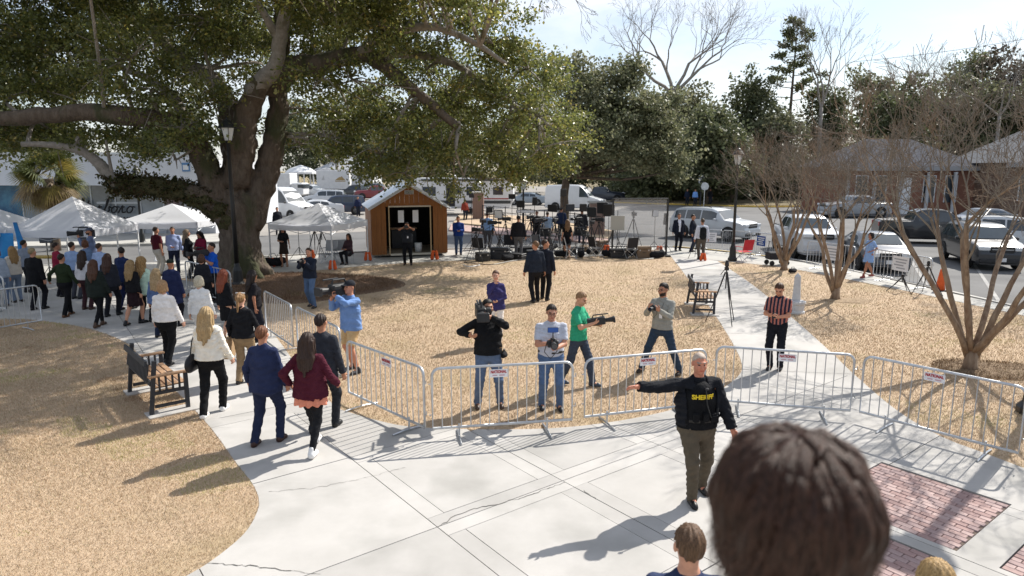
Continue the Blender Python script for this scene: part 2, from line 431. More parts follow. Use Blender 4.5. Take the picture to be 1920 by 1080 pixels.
# back walk between the central lawn and the kerb, and the side walk on the right
def strip_slabs(l0, l1, step, m):
    """slabs between two lines (same direction), cut about every step metres"""
    def resample(line, n):
        d = [0]
        for i in range(1, len(line)): d.append(d[-1] + (line[i] - line[i - 1]).length)
        out = []
        for k in range(n + 1):
            s = d[-1] * k / n; i = max(1, next((q for q in range(len(d)) if d[q] >= s - 1e-9), len(d) - 1))
            t = (s - d[i - 1]) / max(1e-9, d[i] - d[i - 1]); out.append(line[i - 1].lerp(line[i], t))
        return out
    ln = sum((l0[i + 1] - l0[i]).length for i in range(len(l0) - 1)); n = max(1, int(ln / step))
    p, q = resample(l0, n), resample(l1, n)
    for i in range(n):
        e = (p[i + 1] - p[i]).normalized() * g; e2 = (q[i + 1] - q[i]).normalized() * g
        slab([p[i] + e, p[i + 1] - e, q[i + 1] - e2, q[i] + e2], m)
kb_in = [p + Vector((0, -0.09, 0)) for p in kerb]
def kerb_between(x0, x1): return [p for p in kb_in if x0 <= p.x <= x1]
strip_slabs(smooth_line(GP((330, 522), (440, 520), (560, 510), (700, 497), (860, 488), (1000, 483), (1150, 479), (1256, 478)), 3), smooth_line(GP((215, 497.5), (430, 485), (690, 473), (840, 468), (1000, 465), (1130, 463), (1258, 464)), 3), 1.7, M_conc2)
strip_slabs(smooth_line(GP((1256, 478), (1345, 489), (1420, 495), (1498, 506), (1601, 526), (1673, 540), (1760, 558), (1920, 592), (2150, 640)), 3),
            smooth_line(GP((1258, 464), (1330, 469.5), (1440, 482.5), (1530, 495.5), (1605, 510), (1680, 527), (1770, 547), (1920, 580), (2250, 663)), 3), 1.6, M_conc2)
# the walk opens out under the white tents on the left
strip_slabs(smooth_line(GP((-420, 612), (-150, 600), (20, 594), (120, 599), (235, 560), (330, 524)), 3)[:1] + GP((-330, 636), (-150, 603), (20, 596), (100, 600), (330, 524)),
            GP((-420, 503), (-150, 502), (20, 499), (110, 498), (215, 497.5)), 2.2, M_conc2)

# ---- bricks, laid in running bond; the ones in view are objects of their own
M_brk = [mat('paving_brick_%d' % i, c, 0.85, c2, 12, 6, bump=0.25, bscale=60, bdist=0.006) for i, (c, c2) in enumerate((
    ((0.345, 0.23, 0.21), (0.43, 0.31, 0.285)), ((0.30, 0.195, 0.18), (0.385, 0.26, 0.24)), ((0.40, 0.285, 0.265), (0.465, 0.35, 0.325)), ((0.32, 0.225, 0.215), (0.395, 0.29, 0.275))))]
M_joint = mat('brick_joint_sand', (0.10, 0.075, 0.06), 0.95, (0.16, 0.12, 0.10), 30, world=True)
paving = tag(empty('brick_paving'), kind='structure')
bw, bl, gp = 0.088, 0.180, 0.006
bme = []
for m in M_brk:
    q = MB(); q.box((0, 0, 0), (bl - gp, bw - gp, 0.05), bev=0.006); bme.append(q.mesh('brick', m=m))
rot_b = math.atan2(A_.y, A_.x)
for (a0, a1, b0, b1) in BR:
    q = MB(); q.prism(rect(a0, a1, b0, b1), -0.05, -0.014, bottom=False); q.build('joint_bed', paving, M_joint)
    r_ = 0; c = b0
    while c < b1 - bw * .6:
        a = a0 - (bl / 2 if r_ % 2 else 0)
        while a < a1 - 0.02:
            s0, s1 = max(a, a0), min(a + bl, a1)
            if s1 - s0 > bl * .3:
                p = fab((s0 + s1) / 2, c + bw / 2)
                o = obj('brick', random.choice(bme), paving, (p.x, p.y, -0.025 + random.uniform(-.003, .003)), rot_b + random.uniform(-.006, .006))
                o.scale.x = (s1 - s0 - gp) / (bl - gp)
            a += bl
        c += bw; r_ += 1
# ---- cracks in the concrete
M_crack = mat('crack_line', (0.12, 0.115, 0.105), 0.95)
def crack(pts, wd):
    b = MB(); pts = [Vector(p) for p in pts]; fine = []
    for i in range(len(pts) - 1):
        n = max(2, int((pts[i + 1] - pts[i]).length / 0.05))
        for k in range(n):
            q = pts[i].lerp(pts[i + 1], k / n); fine.append(q + Vector((random.gauss(0, .012), random.gauss(0, .012), 0)))
    fine.append(pts[-1])
    for i in range(len(fine) - 1):
        t = (fine[i + 1] - fine[i]).normalized(); n_ = Vector((-t.y, t.x, 0)) * wd * random.uniform(.3, 1)
        b.add([(fine[i] - n_)[:2] + (0.0035,), (fine[i + 1] - n_)[:2] + (0.0035,), (fine[i + 1] + n_)[:2] + (0.0035,), (fine[i] + n_)[:2] + (0.0035,)], [(0, 1, 2, 3)])
    b.build('crack', pave, M_crack)
crack(GP((820, 988), (856, 967), (880, 957), (935, 945), (990, 930), (1060, 904)), 0.007)
crack(GP((1095, 919), (1110, 931), (1117, 936)), 0.008)
crack(GP((505, 922), (590, 915), (680, 897), (760, 877)), 0.0035)
crack(GP((373, 1055), (480, 1062), (601, 1077)), 0.006)

# ---- mulch ring round the oak, small ones round the myrtles
def disc(c, rx, ry, n=40, wob=0.08):
    return [Vector((c[0] + rx * math.cos(t) * (1 + wob * math.sin(3 * t + 1)), c[1] + ry * math.sin(t) * (1 + wob * math.sin(4 * t)), 0)) for t in [2 * math.pi * i / n for i in range(n)]]
def mound(name, poly, c, h, m):
    b = MB(); n = len(poly); rings = [1, .93, .75, .4]; zz = [-.004, h * .6, h * .9, h]; vs = []
    for s_, z in zip(rings, zz): vs += [(c[0] + (p[0] - c[0]) * s_, c[1] + (p[1] - c[1]) * s_, z + random.uniform(-.01, .01) * (s_ < 1)) for p in poly]
    vs.append((c[0], c[1], h)); fs = []
    for i in range(3):
        for k in range(n): fs.append((i * n + k, i * n + (k + 1) % n, (i + 1) * n + (k + 1) % n, (i + 1) * n + k))
    fs += [(3 * n + k, 3 * n + (k + 1) % n, 4 * n) for k in range(n)]
    b.add(vs, fs); return tag(b.build(name, m=m, smooth=True), kind='structure')
mc = G(548, 537); mound('mulch_bed', disc(mc, 3.5, 2.9, wob=.1), mc, 0.09, M_mulch)
mc3 = G(1850, 694); mound('mulch_bed', disc(mc3, 1.0, 0.65, wob=.12), mc3, 0.04, mat('mixed_mulch', (0.13, 0.085, 0.05), .95, (0.30, 0.215, 0.135), 26, 9, bump=.8, bscale=60, world=True))
mc2 = G(1585, 563); mound('mulch_bed', disc(mc2, 0.75, 0.45, wob=.16), mc2, 0.015, mat('leaf_litter', (0.22, 0.155, 0.095), .95, (0.38, 0.28, 0.18), 30, 9, world=True))

# ---- grass blades (dry winter turf), denser near the camera
def inside(poly, X, Y):
    r_ = np.zeros(len(X), bool); n = len(poly); px = [p[0] for p in poly]; py = [p[1] for p in poly]; j = n - 1
    for i in range(n):
        c = ((py[i] > Y) != (py[j] > Y)); t = (px[j] - px[i]) * (Y - py[i]) / (py[j] - py[i] + 1e-12) + px[i]
        r_ ^= c & (X < t); j = i
    return r_
def turf(poly, count, label, pal=None, z=0., hs=1., name='grass'):
    xs = [p[0] for p in poly]; ys = [p[1] for p in poly]; N_ = count * 8
    Y = rng.uniform(min(ys), max(ys), N_); X = rng.uniform(min(xs), max(xs), N_)
    keep = inside(poly, X, Y) & (rng.random(N_) < np.clip((9.0 / np.maximum(Y, 4)) ** 1.8, 0, 1)) & (np.abs(X) < Y * 0.85 + 1.5) & (Y > 5.2)
    X, Y = X[keep][:count], Y[keep][:count]; n = len(X)
    sc_ = np.clip(Y / 9.0, 0.75, 1.7); hgt = rng.uniform(.012, .034, n) * np.sqrt(sc_) * hs; ang = rng.uniform(0, 2 * np.pi, n); wd = rng.uniform(.0022, .0042, n) * sc_; ln = rng.uniform(.2, 1.2, n)
    la = rng.uniform(0, 2 * np.pi, n)
    V = np.zeros((n, 3, 3), np.float32)
    V[:, 0] = np.stack([X - np.cos(ang) * wd, Y - np.sin(ang) * wd, np.full(n, z - .008)], 1)
    V[:, 1] = np.stack([X + np.cos(ang) * wd, Y + np.sin(ang) * wd, np.full(n, z - .008)], 1)
    V[:, 2] = np.stack([X + np.cos(la) * hgt * ln, Y + np.sin(la) * hgt * ln, z + hgt], 1)
    pal = np.array(pal or [(0.58, 0.45, 0.315), (0.53, 0.40, 0.27), (0.62, 0.50, 0.365), (0.45, 0.33, 0.215), (0.47, 0.395, 0.24), (0.38, 0.37, 0.18)])
    k = rng.choice(6, n, p=[.34, .25, .2, .12, .07, .02]); c = pal[k] * rng.uniform(.82, 1.12, (n, 1))
    lf = np.sin(X * .9 + np.sin(Y * .7) * 2) * np.sin(Y * 1.1 + X * .35) + .7 * np.sin(X * 2.3 + 1) * np.sin(Y * 2.9 + np.sin(X * 1.7)) + .5 * np.sin(X * 5.1) * np.sin(Y * 6.3)
    c = c * (1 + .10 * lf)[:, None]; gm = (lf > 1.0)[:, None] & (rng.random((n, 1)) < .45); c = np.where(gm, c * np.array([.72, .86, .55]), c); dm = (lf < -1.15)[:, None]; c = np.where(dm, c * np.array([.78, .72, .66]), c)
    me = npmesh(name, V.reshape(-1, 3), np.arange(n * 3).reshape(-1, 3), M_blade, cols=c)
    tag(obj(name, me), label, 'grass' if name == 'grass' else 'mulch', kind='stuff')
turf(central, 210000, 'short dry tan grass on the lawn inside the barricades')
turf(left, 240000, 'short dry tan grass on the lawn behind the left bench')
turf(right, 100000, 'short dry tan grass on the lawn under the bare crape myrtles')

PS = [(0.20, 0.115, 0.065), (0.30, 0.19, 0.115), (0.12, 0.065, 0.04), (0.42, 0.30, 0.19), (0.17, 0.10, 0.065), (0.08, 0.05, 0.03)]
turf(disc(mc, 3.3, 2.7), 34000, 'loose brown pine straw on the oak mulch bed', PS, .075, 1.6, 'pine_straw')
turf(disc(mc3, 1.0, .7), 5000, 'loose brown straw round the largest crape myrtle', [(0.24, 0.16, 0.09), (0.36, 0.26, 0.16), (0.16, 0.10, 0.06), (0.45, 0.34, 0.22), (0.2, 0.13, 0.08), (0.12, 0.08, 0.05)], .03, 1.4, 'pine_straw')
# ------------------------------------------------------------------ people: one continuous skin per body, grown from a distance field over a posed skeleton
def V3(*a): return np.array(a, float)
def nrm(v): return v / (np.linalg.norm(v) + 1e-9)
class Field:
    def __init__(s, k=0.04): s.p = []; s.k = k; s.post = []
    def rc(s, a, b, ra, rb, sx=1., sy=1., capa=False, capb=False, k=None): s.p.append(('rc', V3(*a), V3(*b), ra, rb, sx, sy, capa, capb, k)); return s
    def el(s, c, r, M=None, k=None, sub=False): s.p.append(('el', V3(*c), V3(*r), M, None, None, None, sub, None, k)); return s
    def bounds(s):
        lo = V3(9, 9, 9); hi = -lo
        for p in s.p:
            if p[0] == 'rc':
                r = max(p[3], p[4]) * max(p[5], p[6], 1)
                lo = np.minimum(lo, np.minimum(p[1], p[2]) - r); hi = np.maximum(hi, np.maximum(p[1], p[2]) + r)
            elif not p[7]:
                r = p[2].max(); lo = np.minimum(lo, p[1] - r); hi = np.maximum(hi, p[1] + r)
        return lo, hi
    def mesh(s, vox, noise=None):
        lo, hi = s.bounds(); lo = lo - vox * 2.5; hi = hi + vox * 2.5
        n = np.ceil((hi - lo) / vox).astype(int) + 1
        ax = [lo[i] + vox * np.arange(n[i]) for i in range(3)]
        Dd = np.full(n, 0.25)
        for p in s.p:
            k = p[9] or s.k; mg = k + vox * 3
            if p[0] == 'rc': r = max(p[3], p[4]) * max(p[5], p[6], 1); a0 = np.minimum(p[1], p[2]) - r - mg; a1 = np.maximum(p[1], p[2]) + r + mg
            else: r = p[2].max(); a0 = p[1] - r - mg; a1 = p[1] + r + mg
            i0 = np.clip(((a0 - lo) / vox).astype(int), 0, n - 1); i1 = np.clip(((a1 - lo) / vox).astype(int) + 2, 1, n)
            if (i1 <= i0).any(): continue
            sl = tuple(slice(i0[i], i1[i]) for i in range(3))
            X, Y, Z = np.meshgrid(ax[0][sl[0]], ax[1][sl[1]], ax[2][sl[2]], indexing='ij')
            if p[0] == 'rc':
                _, a, b, ra, rb, sx, sy, ca, cb, _k = p
                x, y, z = (X - a[0]) / sx, (Y - a[1]) / sy, Z - a[2]; d = V3((b[0] - a[0]) / sx, (b[1] - a[1]) / sy, b[2] - a[2]); L2 = d @ d + 1e-9
                t = np.clip((x * d[0] + y * d[1] + z * d[2]) / L2, 0, 1)
                dd = (np.sqrt((x - t * d[0]) ** 2 + (y - t * d[1]) ** 2 + (z - t * d[2]) ** 2) - (ra + (rb - ra) * t)) * min(sx, sy, 1)
                if ca or cb:
                    l = math.sqrt(L2); u = (x * d[0] + y * d[1] + z * d[2]) / l
                    if ca: dd = np.maximum(dd, -u)
                    if cb: dd = np.maximum(dd, u - l)
            else:
                _, c, r3, M_, *_x = p
                x, y, z = X - c[0], Y - c[1], Z - c[2]
                if M_ is not None: x, y, z = [M_[0, i] * x + M_[1, i] * y + M_[2, i] * z for i in range(3)]
                q = np.sqrt((x / r3[0]) ** 2 + (y / r3[1]) ** 2 + (z / r3[2]) ** 2); q2 = np.sqrt((x / r3[0] ** 2) ** 2 + (y / r3[1] ** 2) ** 2 + (z / r3[2] ** 2) ** 2) + 1e-6
                dd = q * (q - 1) / q2; dd = np.where(q < 0.05, -r3.min(), dd)
            cur = Dd[sl]
            if p[0] == 'el' and p[7]: Dd[sl] = np.maximum(cur, -dd)
            else:
                h = np.maximum(k - np.abs(cur - dd), 0) / k; Dd[sl] = np.minimum(cur, dd) - h * h * k * .25
        if s.post or noise:
            X, Y, Z = np.meshgrid(*ax, indexing='ij')
            if noise: Dd = Dd + noise(X, Y, Z)
            for f in s.post: Dd = f(Dd, X, Y, Z)
        return surfnet(Dd, lo, vox)
def surfnet(Dd, lo, vox):
    n = np.array(Dd.shape); S = Dd < 0; c = n - 1
    acc = np.zeros((*c, 3)); cnt = np.zeros(c)
    offs = [(i, j, k) for i in (0, 1) for j in (0, 1) for k in (0, 1)]
    def sub(A, o): return A[o[0]:o[0] + c[0], o[1]:o[1] + c[1], o[2]:o[2] + c[2]]
    tot = sum(sub(S, o).astype(np.int8) for o in offs); act = (tot > 0) & (tot < 8)
    I = np.argwhere(act); idx = -np.ones(c, int); idx[act] = np.arange(len(I))
    if len(I) == 0: return np.zeros((0, 3)), np.zeros((0, 4), int)
    P = np.zeros((len(I), 3)); C = np.zeros(len(I))
    for axis in range(3):
        for o in offs:
            if o[axis]: continue
            o2 = list(o); o2[axis] = 1
            A = Dd[I[:, 0] + o[0], I[:, 1] + o[1], I[:, 2] + o[2]]; B = Dd[I[:, 0] + o2[0], I[:, 1] + o2[1], I[:, 2] + o2[2]]
            m = (A < 0) != (B < 0); t = np.where(m, A / (A - B + 1e-12), 0)
            q = np.tile(np.array(o, float), (len(I), 1)); q[:, axis] = t
            P[m] += q[m]; C[m] += 1
    P = (I + P / C[:, None]) * vox + lo
    F = []
    for axis in range(3):
        u, v = (axis + 1) % 3, (axis + 2) % 3
        s0 = [slice(None)] * 3; s1 = [slice(None)] * 3; s0[axis] = slice(0, -1); s1[axis] = slice(1, None)
        for ax2 in (u, v): s0[ax2] = s1[ax2] = slice(1, -1)
        a, b = S[tuple(s0)], S[tuple(s1)]; m = a != b; E = np.argwhere(m)
        if not len(E): continue
        E[:, u] += 1; E[:, v] += 1; flip = a[m]
        def cell(du, dv):
            q = E.copy(); q[:, u] -= du; q[:, v] -= dv; return idx[q[:, 0], q[:, 1], q[:, 2]]
        Q = np.stack([cell(1, 1), cell(0, 1), cell(0, 0), cell(1, 0)], 1); Q[~flip] = Q[~flip][:, ::-1]
        F.append(Q)
    return P, np.concatenate(F)

def ik(S, T, l1, l2, pole):
    S, T = V3(*S), V3(*T); d = T - S; L = np.linalg.norm(d); mx_ = (l1 + l2) * .995
    if L > mx_: T = S + d / L * mx_; d = T - S; L = mx_
    a = (l1 * l1 - l2 * l2 + L * L) / (2 * L); h = math.sqrt(max(l1 * l1 - a * a, 0)); n = d / L
    p = V3(*pole); p = nrm(p - n * (p @ n)); return S + n * a + p * h, T
def wrinkle(amp, seed=0.):
    def f(X, Y, Z):
        w1 = np.sin(Z * 38 + X * 22 * np.sin(Z * 5 + seed) + Y * 16 + seed); w2 = np.sin(Z * 61 - X * 34 + Y * 29 + 3 * np.sin(X * 9 + seed)); return amp * (1.0 - 1.7 * np.abs(w1) * (.6 + .4 * np.sin(X * 13 + Y * 11 + seed * 2)) + .7 * w2 * np.sin(X * 19 + Z * 12 + seed))
    return f
SKIN = {}
def skin(c):
    return mat('skin_%s' % c, c, 0.55, tuple(x * .86 for x in srgb(c)), 30, 3, spec=0.35)
def cloth(c, rough=0.85, weave=260):
    s = srgb(c) if isinstance(c, str) else c
    return mat('cloth_%s' % (c if isinstance(c, str) else '%.3f_%.3f_%.3f' % c), s, rough, tuple(min(1, x * 1.30 + .006) for x in s), 9, 8, 0.3, 0.7, bump=0.55, bscale=34, spec=0.15, bdist=0.022)
def hairmat(c):
    s = srgb(c); return mat('hair_%s' % c, tuple(x * .65 for x in s), 0.5, tuple(min(1, x * 1.35 + .01) for x in s), 45, 3, 0.35, 0.65, stretch=(3, 3, .35), bump=0.6, bscale=120, spec=0.25, bdist=0.006)
M_eye = mat('eye_dark', (0.02, 0.015, 0.012), 0.25); M_lip = None
PEOPLE = []
def join(parts):
    V = []; F = []; off = 0
    for P, Q in parts:
        if len(P) == 0: continue
        V.append(P); F.append(Q + off); off += len(P)
    return np.concatenate(V), np.concatenate(F)

def hand_field(wr, d, n, sgn, curl, s=1.0, spread=0.0):
    """palm and five fingers: wr wrist, d hand direction, n palm normal (the way fingers curl)"""
    d = nrm(d); n = nrm(n - d * (n @ d)); sd_ = np.cross(d, n) * sgn; f = Field(0.010)
    wr = np.array(wr)
    f.rc(wr - d * .02 * s, wr + d * .03 * s, .024 * s, .026 * s)
    for o in (-.026, -.009, .009, .026): f.rc(wr + d * .02 * s + sd_ * o * .7 * s, wr + d * .085 * s + sd_ * o * s, .014 * s, .013 * s, k=.016)
    for q, (o, ln) in enumerate(((-.027, .060), (-.009, .072), (.009, .078), (.027, .070))):
        base = wr + d * .085 * s + sd_ * o * s; th = curl * 1.1 + .12 * (3 - q) * .3; dr = nrm(d + sd_ * o * spread * 14)
        p1 = base + (dr * math.cos(th) + n * math.sin(th)) * ln * .45 * s; th2 = th + curl * 1.0
        p2 = p1 + (dr * math.cos(th2) + n * math.sin(th2)) * ln * .32 * s; th3 = th2 + curl * .7
        p3 = p2 + (dr * math.cos(th3) + n * math.sin(th3)) * ln * .25 * s
        f.rc(base, p1, .0095 * s, .009 * s); f.rc(p1, p2, .009 * s, .0082 * s); f.rc(p2, p3, .0082 * s, .0068 * s)
    tb = wr + d * .03 * s + sd_ * .026 * s; t1 = tb + (d * .55 + sd_ * .75 + n * .3) * .042 * s; t2 = t1 + nrm(d * .85 + sd_ * (.45 - .5 * curl) + n * (.2 + curl)) * .036 * s
    f.rc(tb, t1, .0135 * s, .011 * s); f.rc(t1, t2, .011 * s, .008 * s)
    return f

def person(px, py, label, face=180, h=1.75, sex='f', girth=1.0, top=('sweater', '#222222'), bottom=('trousers', '#15161a'), shoes='#111111', hair=('short', '#2a1d15'),
           skinc='#c99b80', legs=None, L=None, Rr=None, head=(0, 0), lean=(0, 0), curl=.45, under=None, extra=None, group=None, pos=None, z=0.0, lod=None, belt=None,
           hatc=None, glasses=False, beard=None, poleL=None, poleR=None, sit=False, hd=None):
    p0 = G(px, py) if pos is None else Vector(pos)
    dist = math.hypot(p0.x, p0.y); vx = lod or min(.03, max(.0125, dist * .00115)); near = vx < .02
    s = h / 1.765; fem = sex == 'f'; girth = girth * 1.06
    root_loc = (p0.x, p0.y, z)
    shw = (.150 if fem else .176) * (1 + (girth - 1) * .45); hipw = .092
    lx, ly = lean
    def bend(p):
        t = max(0, p[2] - .98); return V3(p[0] + lx * t, p[1] + ly * t, p[2])
    # legs
    if legs is None: legs = ((.10, .0), (-.10, .0))
    J = {}
    hz = .92 if not sit else .50
    for sd_, (fx, fy, *fz) in zip((1, -1), legs):
        fz = fz[0] if fz else 0
        hip = V3(sd_ * hipw, 0, hz); ank = V3(fx, fy + .03, .085 + fz); knee, ank = ik(hip, ank, .44, .435, (sd_ * .12, -1, 0))
        J[sd_] = (hip, knee, ank)
    dz = 0 if not sit else -.42
    def up(p): return V3(p[0], p[1], p[2] + dz)
    # arms
    A = {}
    for sd_, tg, pole in ((1, L, poleL), (-1, Rr, poleR)):
        sh = up(bend((sd_ * shw, .01, 1.395)))
        if tg is None: tg = (sd_ * (shw + .105 * girth), -.03 + .06 * sd_ * math.sin(px), .80)
        el, wr = ik(sh, up(V3(*tg)), .285, .255, pole or ((sd_ * .35, .9, -.25) if tg[2] < .95 else (sd_ * .55, .35, -.8)))
        A[sd_] = (sh, el, wr)
    gx = girth; chest_sx = (1.22 if fem else 1.34)
    def torso(f, inf, z0=None, hemr=0.):
        f.rc(up(V3(0, .0, .90)), up(bend((0, 0, 1.04))), (.138 if fem else .128) * gx + inf + hemr, .122 * gx + inf, 1.22, .90)
        f.rc(up(bend((0, -.012 * (gx > 1.1), 1.04))), up(bend((0, -.01, 1.24))), (.112 if fem else .122) * gx ** 1.2 + inf, .130 * gx + inf, 1.2, .90)
        f.rc(up(bend((0, 0, 1.22))), up(bend((0, .01, 1.36))), .130 * gx + inf, .100 + inf, chest_sx, .86)
        if fem:
            for q in (-1, 1): f.el(up(bend((q * .065, -.085 * gx, 1.27))), (.062 + inf, .055 + inf, .06 + inf))
        f.rc(up(bend((-shw * .9, .012, 1.392))), up(bend((shw * .9, .012, 1.392))), .052 + inf * .8, .052 + inf * .8)
        f.rc(up(bend((0, .02, 1.39))), up(bend((0, .012, 1.465))), .085 + inf * .6, .058 + inf * .4, 1.25, .9)
        return f
    parts = []
    # --- skin
    f = Field(.045); torso(f, -.022)
    f.rc(up(bend((0, .018, 1.42))), up(bend((0, .0, 1.58))), .058, .050)
    for q in (1, -1):
        sh, el, wr = A[q]; ar = (.046 if fem else .054) * (1 + (gx - 1) * .5)
        f.rc(sh, el, ar * .9, ar * .76, k=.02); f.rc(el, wr, ar * .78, ar * .54, k=.02)
        hip, kn, an = J[q]; tr_ = bottom[0] in ('trousers', 'jeans', 'leggings'); cv = .012 if tr_ else 0
        f.rc(hip, kn, .078 * gx - cv, .054 - cv, k=.03)
        cb_ = V3(0, .0 if tr_ else .018, 0); f.rc(kn + cb_ * .5, kn * .62 + an * .38 + cb_, .054 - cv, .055 - cv, k=.03); f.rc(kn * .62 + an * .38 + cb_, an, .052 - cv, .034, k=.03)
        f.rc(an, an + V3(0, -.10, -.055), .034, .028, k=.03)
    body = f.mesh(vx * 1.15)
    # head frame
    yaw, pit = R(head[0]), R(head[1]); cy, sy_, cp, sp_ = math.cos(yaw), math.sin(yaw), math.cos(pit), math.sin(pit)
    HM = np.array([[cy, -sy_, 0], [sy_, cy, 0], [0, 0, 1]]) @ np.array([[1, 0, 0], [0, cp, -sp_], [0, sp_, cp]])
    piv = up(bend((0, .0, 1.53)))
    def H(x, y, z_): return piv + HM @ (V3(x, y, z_ - 1.53) * 1.05)
    hv = max(.0062, vx * .52)
    f = Field(.022)
    f.el(H(0, .012, 1.655), (.074, .096, .094), HM); f.el(H(0, -.03, 1.60), (.060, .066, .078), HM); f.el(H(0, -.062, 1.548), (.030, .030, .026), HM)
    f.rc(H(0, .012, 1.50), H(0, .01, 1.60), .052, .056)
    if near:
        f.el(H(0, -.078, 1.668), (.050, .018, .012), HM)
        for q in (-1, 1):
            f.el(H(q * .031, -.098, 1.648), (.016, .014, .010), HM, sub=True)
            f.el(H(q * .036, -.070, 1.615), (.022, .022, .022), HM)
        f.rc(H(0, -.088, 1.652), H(0, -.106, 1.612), .009, .0135, k=.012); f.el(H(0, -.080, 1.583), (.026, .016, .012), HM, k=.01)
    else: f.rc(H(0, -.085, 1.65), H(0, -.103, 1.612), .012, .017)
    for q in (-1, 1): f.el(H(q * .076, .012, 1.632), (.011, .020, .031), HM, k=.01)
    headp = f.mesh(hv)
    hands = []
    for q in (1, -1):
        sh, el, wr = A[q]; d = nrm(wr - el)
        n_ = V3(-q * .9, -.45, 0) if abs(d[2]) > .6 and d[2] < 0 else V3(-q * .6, -.1, .5)
        cu, dd = curl, d
        if hd and q in hd: dd = nrm(V3(*hd[q][0])); n_ = V3(*hd[q][1]); cu = hd[q][2]
        hf = hand_field(wr, dd, n_, -q, cu, .98 if not fem else .88, spread=(.6 if cu < .2 else 0)); hands.append(hf.mesh(max(.0062, vx * .5)))
    P, Q = join([body, headp] + hands)
    me = npmesh('person', P * s, Q, skin(skinc), True)
    # lips, brows, eyes: faces of the same skin
    hc = skin(skinc)
    me.materials.append(mat('lip_%s' % skinc, tuple(x * y for x, y in zip(srgb(skinc), (.75, .45, .45))), .5)); me.materials.append(M_eye)
    me.materials.append(hairmat(beard or (hair[1] if hair[0] != 'bald' else '#8a8278')))
    nb = len(body[1]); nh = len(headp[1]); C = headp[0][headp[1]].mean(1); Lc = (C - piv) @ HM / 1.05; Lc[:, 2] += 1.53
    mi = np.zeros(len(Q), np.int32); hm = np.zeros(nh, np.int32); fr = Lc[:, 1] < -.055
    ax_ = np.abs(Lc[:, 0])
    hm[fr & (ax_ < .024) & (np.abs(Lc[:, 2] - 1.583) < .007)] = 1
    hm[fr & (np.abs(ax_ - .031) < .012) & (np.abs(Lc[:, 2] - 1.647) < .0062)] = 2
    hm[fr & (np.abs(ax_ - .033) < .019) & (np.abs(Lc[:, 2] - 1.671) < .0055)] = 3
    if beard: hm[(Lc[:, 1] < -.0) & (Lc[:, 2] < 1.598) & (Lc[:, 2] > 1.522) & ~((ax_ < .018) & (np.abs(Lc[:, 2] - 1.583) < .006)) & (Lc[:, 2] < 1.575 + (ax_ * .6))] = 3
    mi[nb:nb + nh] = hm; me.polygons.foreach_set('material_index', mi)
    root = obj('person', me, None, root_loc, R(face)); tag(root, label, 'person', group)
    # --- clothes
    def child(name, f, m, v=None, noise=None):
        P_, Q_ = f.mesh(v or vx, noise)
        if len(P_) == 0: return None
        return obj(name, npmesh(name, P_ * s, Q_, m, True), root)
    sd0 = random.uniform(0, 9); wr_ = wrinkle(.0058 if near else .004, sd0)
    bk, bc = bottom[0], bottom[1]
    if bk in ('trousers', 'leggings', 'shorts', 'jeans'):
        f = Field(.035); lo_ = .012 if bk == 'leggings' else .026
        f.rc(up(V3(0, 0, .90)), up(bend((0, 0, 1.03))), (.140 if fem else .130) * gx + lo_ * .45, .124 * gx + lo_ * .3, 1.22, .92, capb=True)
        for q in (1, -1):
            hip, kn, an = J[q]; hip2 = hip + V3(0, 0, .02)
            if bk == 'shorts': f.rc(hip2, hip * .12 + kn * .88 + V3(0, 0, -.0), .095 * gx, .092, capb=True)
            else:
                f.rc(hip2, kn, .086 * gx + lo_ * .5, .060 + lo_ * .55); e = an + nrm(an - kn) * .045
                f.rc(kn, e, .058 + lo_ * .6, (.040 if bk == 'leggings' else .052) + lo_ * .35, capb=True)
        child('trousers' if bk != 'shorts' else 'shorts', f, cloth(bc, weave=300), noise=wr_)
    elif bk in ('skirt', 'dress'):
        hem = bottom[2] if len(bottom) > 2 else .5
        f = Field(.03); mk = (J[1][1] + J[-1][1]) / 2; f.rc(up(V3(0, 0, 1.03)), V3(mk[0] * .6, mk[1] * .6, hem), .125 * gx, (.17 if bk == 'dress' else .15) * gx, 1.15, 1.0, capa=True, capb=True)
        child('skirt', f, cloth(bc), noise=lambda X, Y, Z: .008 * np.sin(np.arctan2(Y, X) * 9 + sd0) * np.clip((1.0 - Z) * 3, 0, 1))
    tk, tcn = top[0], top[1]; sl = {'tee': .5, 'polo': .5, 'vest': 0, 'dress': .4}.get(tk, 1.0)
    inf = {'tee': .017, 'polo': .018, 'shirt': .018, 'sweater': .022, 'jacket': .030, 'blazer': .024, 'coat': .034, 'dress': .008, 'vest': .026, 'puffer': .045, 'cardigan': .030}.get(tk, .015)
    hem = {'blazer': .80, 'coat': .58, 'jacket': .88, 'dress': .95, 'tee': .88, 'shirt': .90, 'polo': .93, 'puffer': .84, 'cardigan': .86, 'sweater': .90}.get(tk, .90)
    if len(top) > 2 and top[2]: hem = top[2]
    def topfield(inf, sl, hem):
        f = Field(.04); torso(f, inf)
        if hem < .93: f.rc(up(V3(0, 0, hem + .0)), up(V3(0, 0, 1.0)), (.142 if fem else .136) * gx + inf + .01, .128 * gx + inf, 1.22, .93, capa=True)
        for q in (1, -1):
            sh, el, wr = A[q]; ar = (.046 if fem else .054) * (1 + (gx - 1) * .5) + inf * .55
            if sl <= 0: continue
            if sl < 1: f.rc(sh, sh + (el - sh) * .80, ar, ar * 1.04, k=.014, capb=True)
            else: f.rc(sh, el, ar, ar * .88, k=.014); f.rc(el, wr + nrm(wr - el) * .005, ar * .90, ar * .68 + inf * .2, k=.014, capb=True)
        hz_ = hem + dz
        f.post.append(lambda Dd, X, Y, Z: np.maximum(Dd, np.where((np.abs(X) < .26) , hz_ - Z, -1)) if hem > .85 and not sit else Dd)
        return f
    open_ = len(top) > 3
    f = topfield(inf, sl, hem)
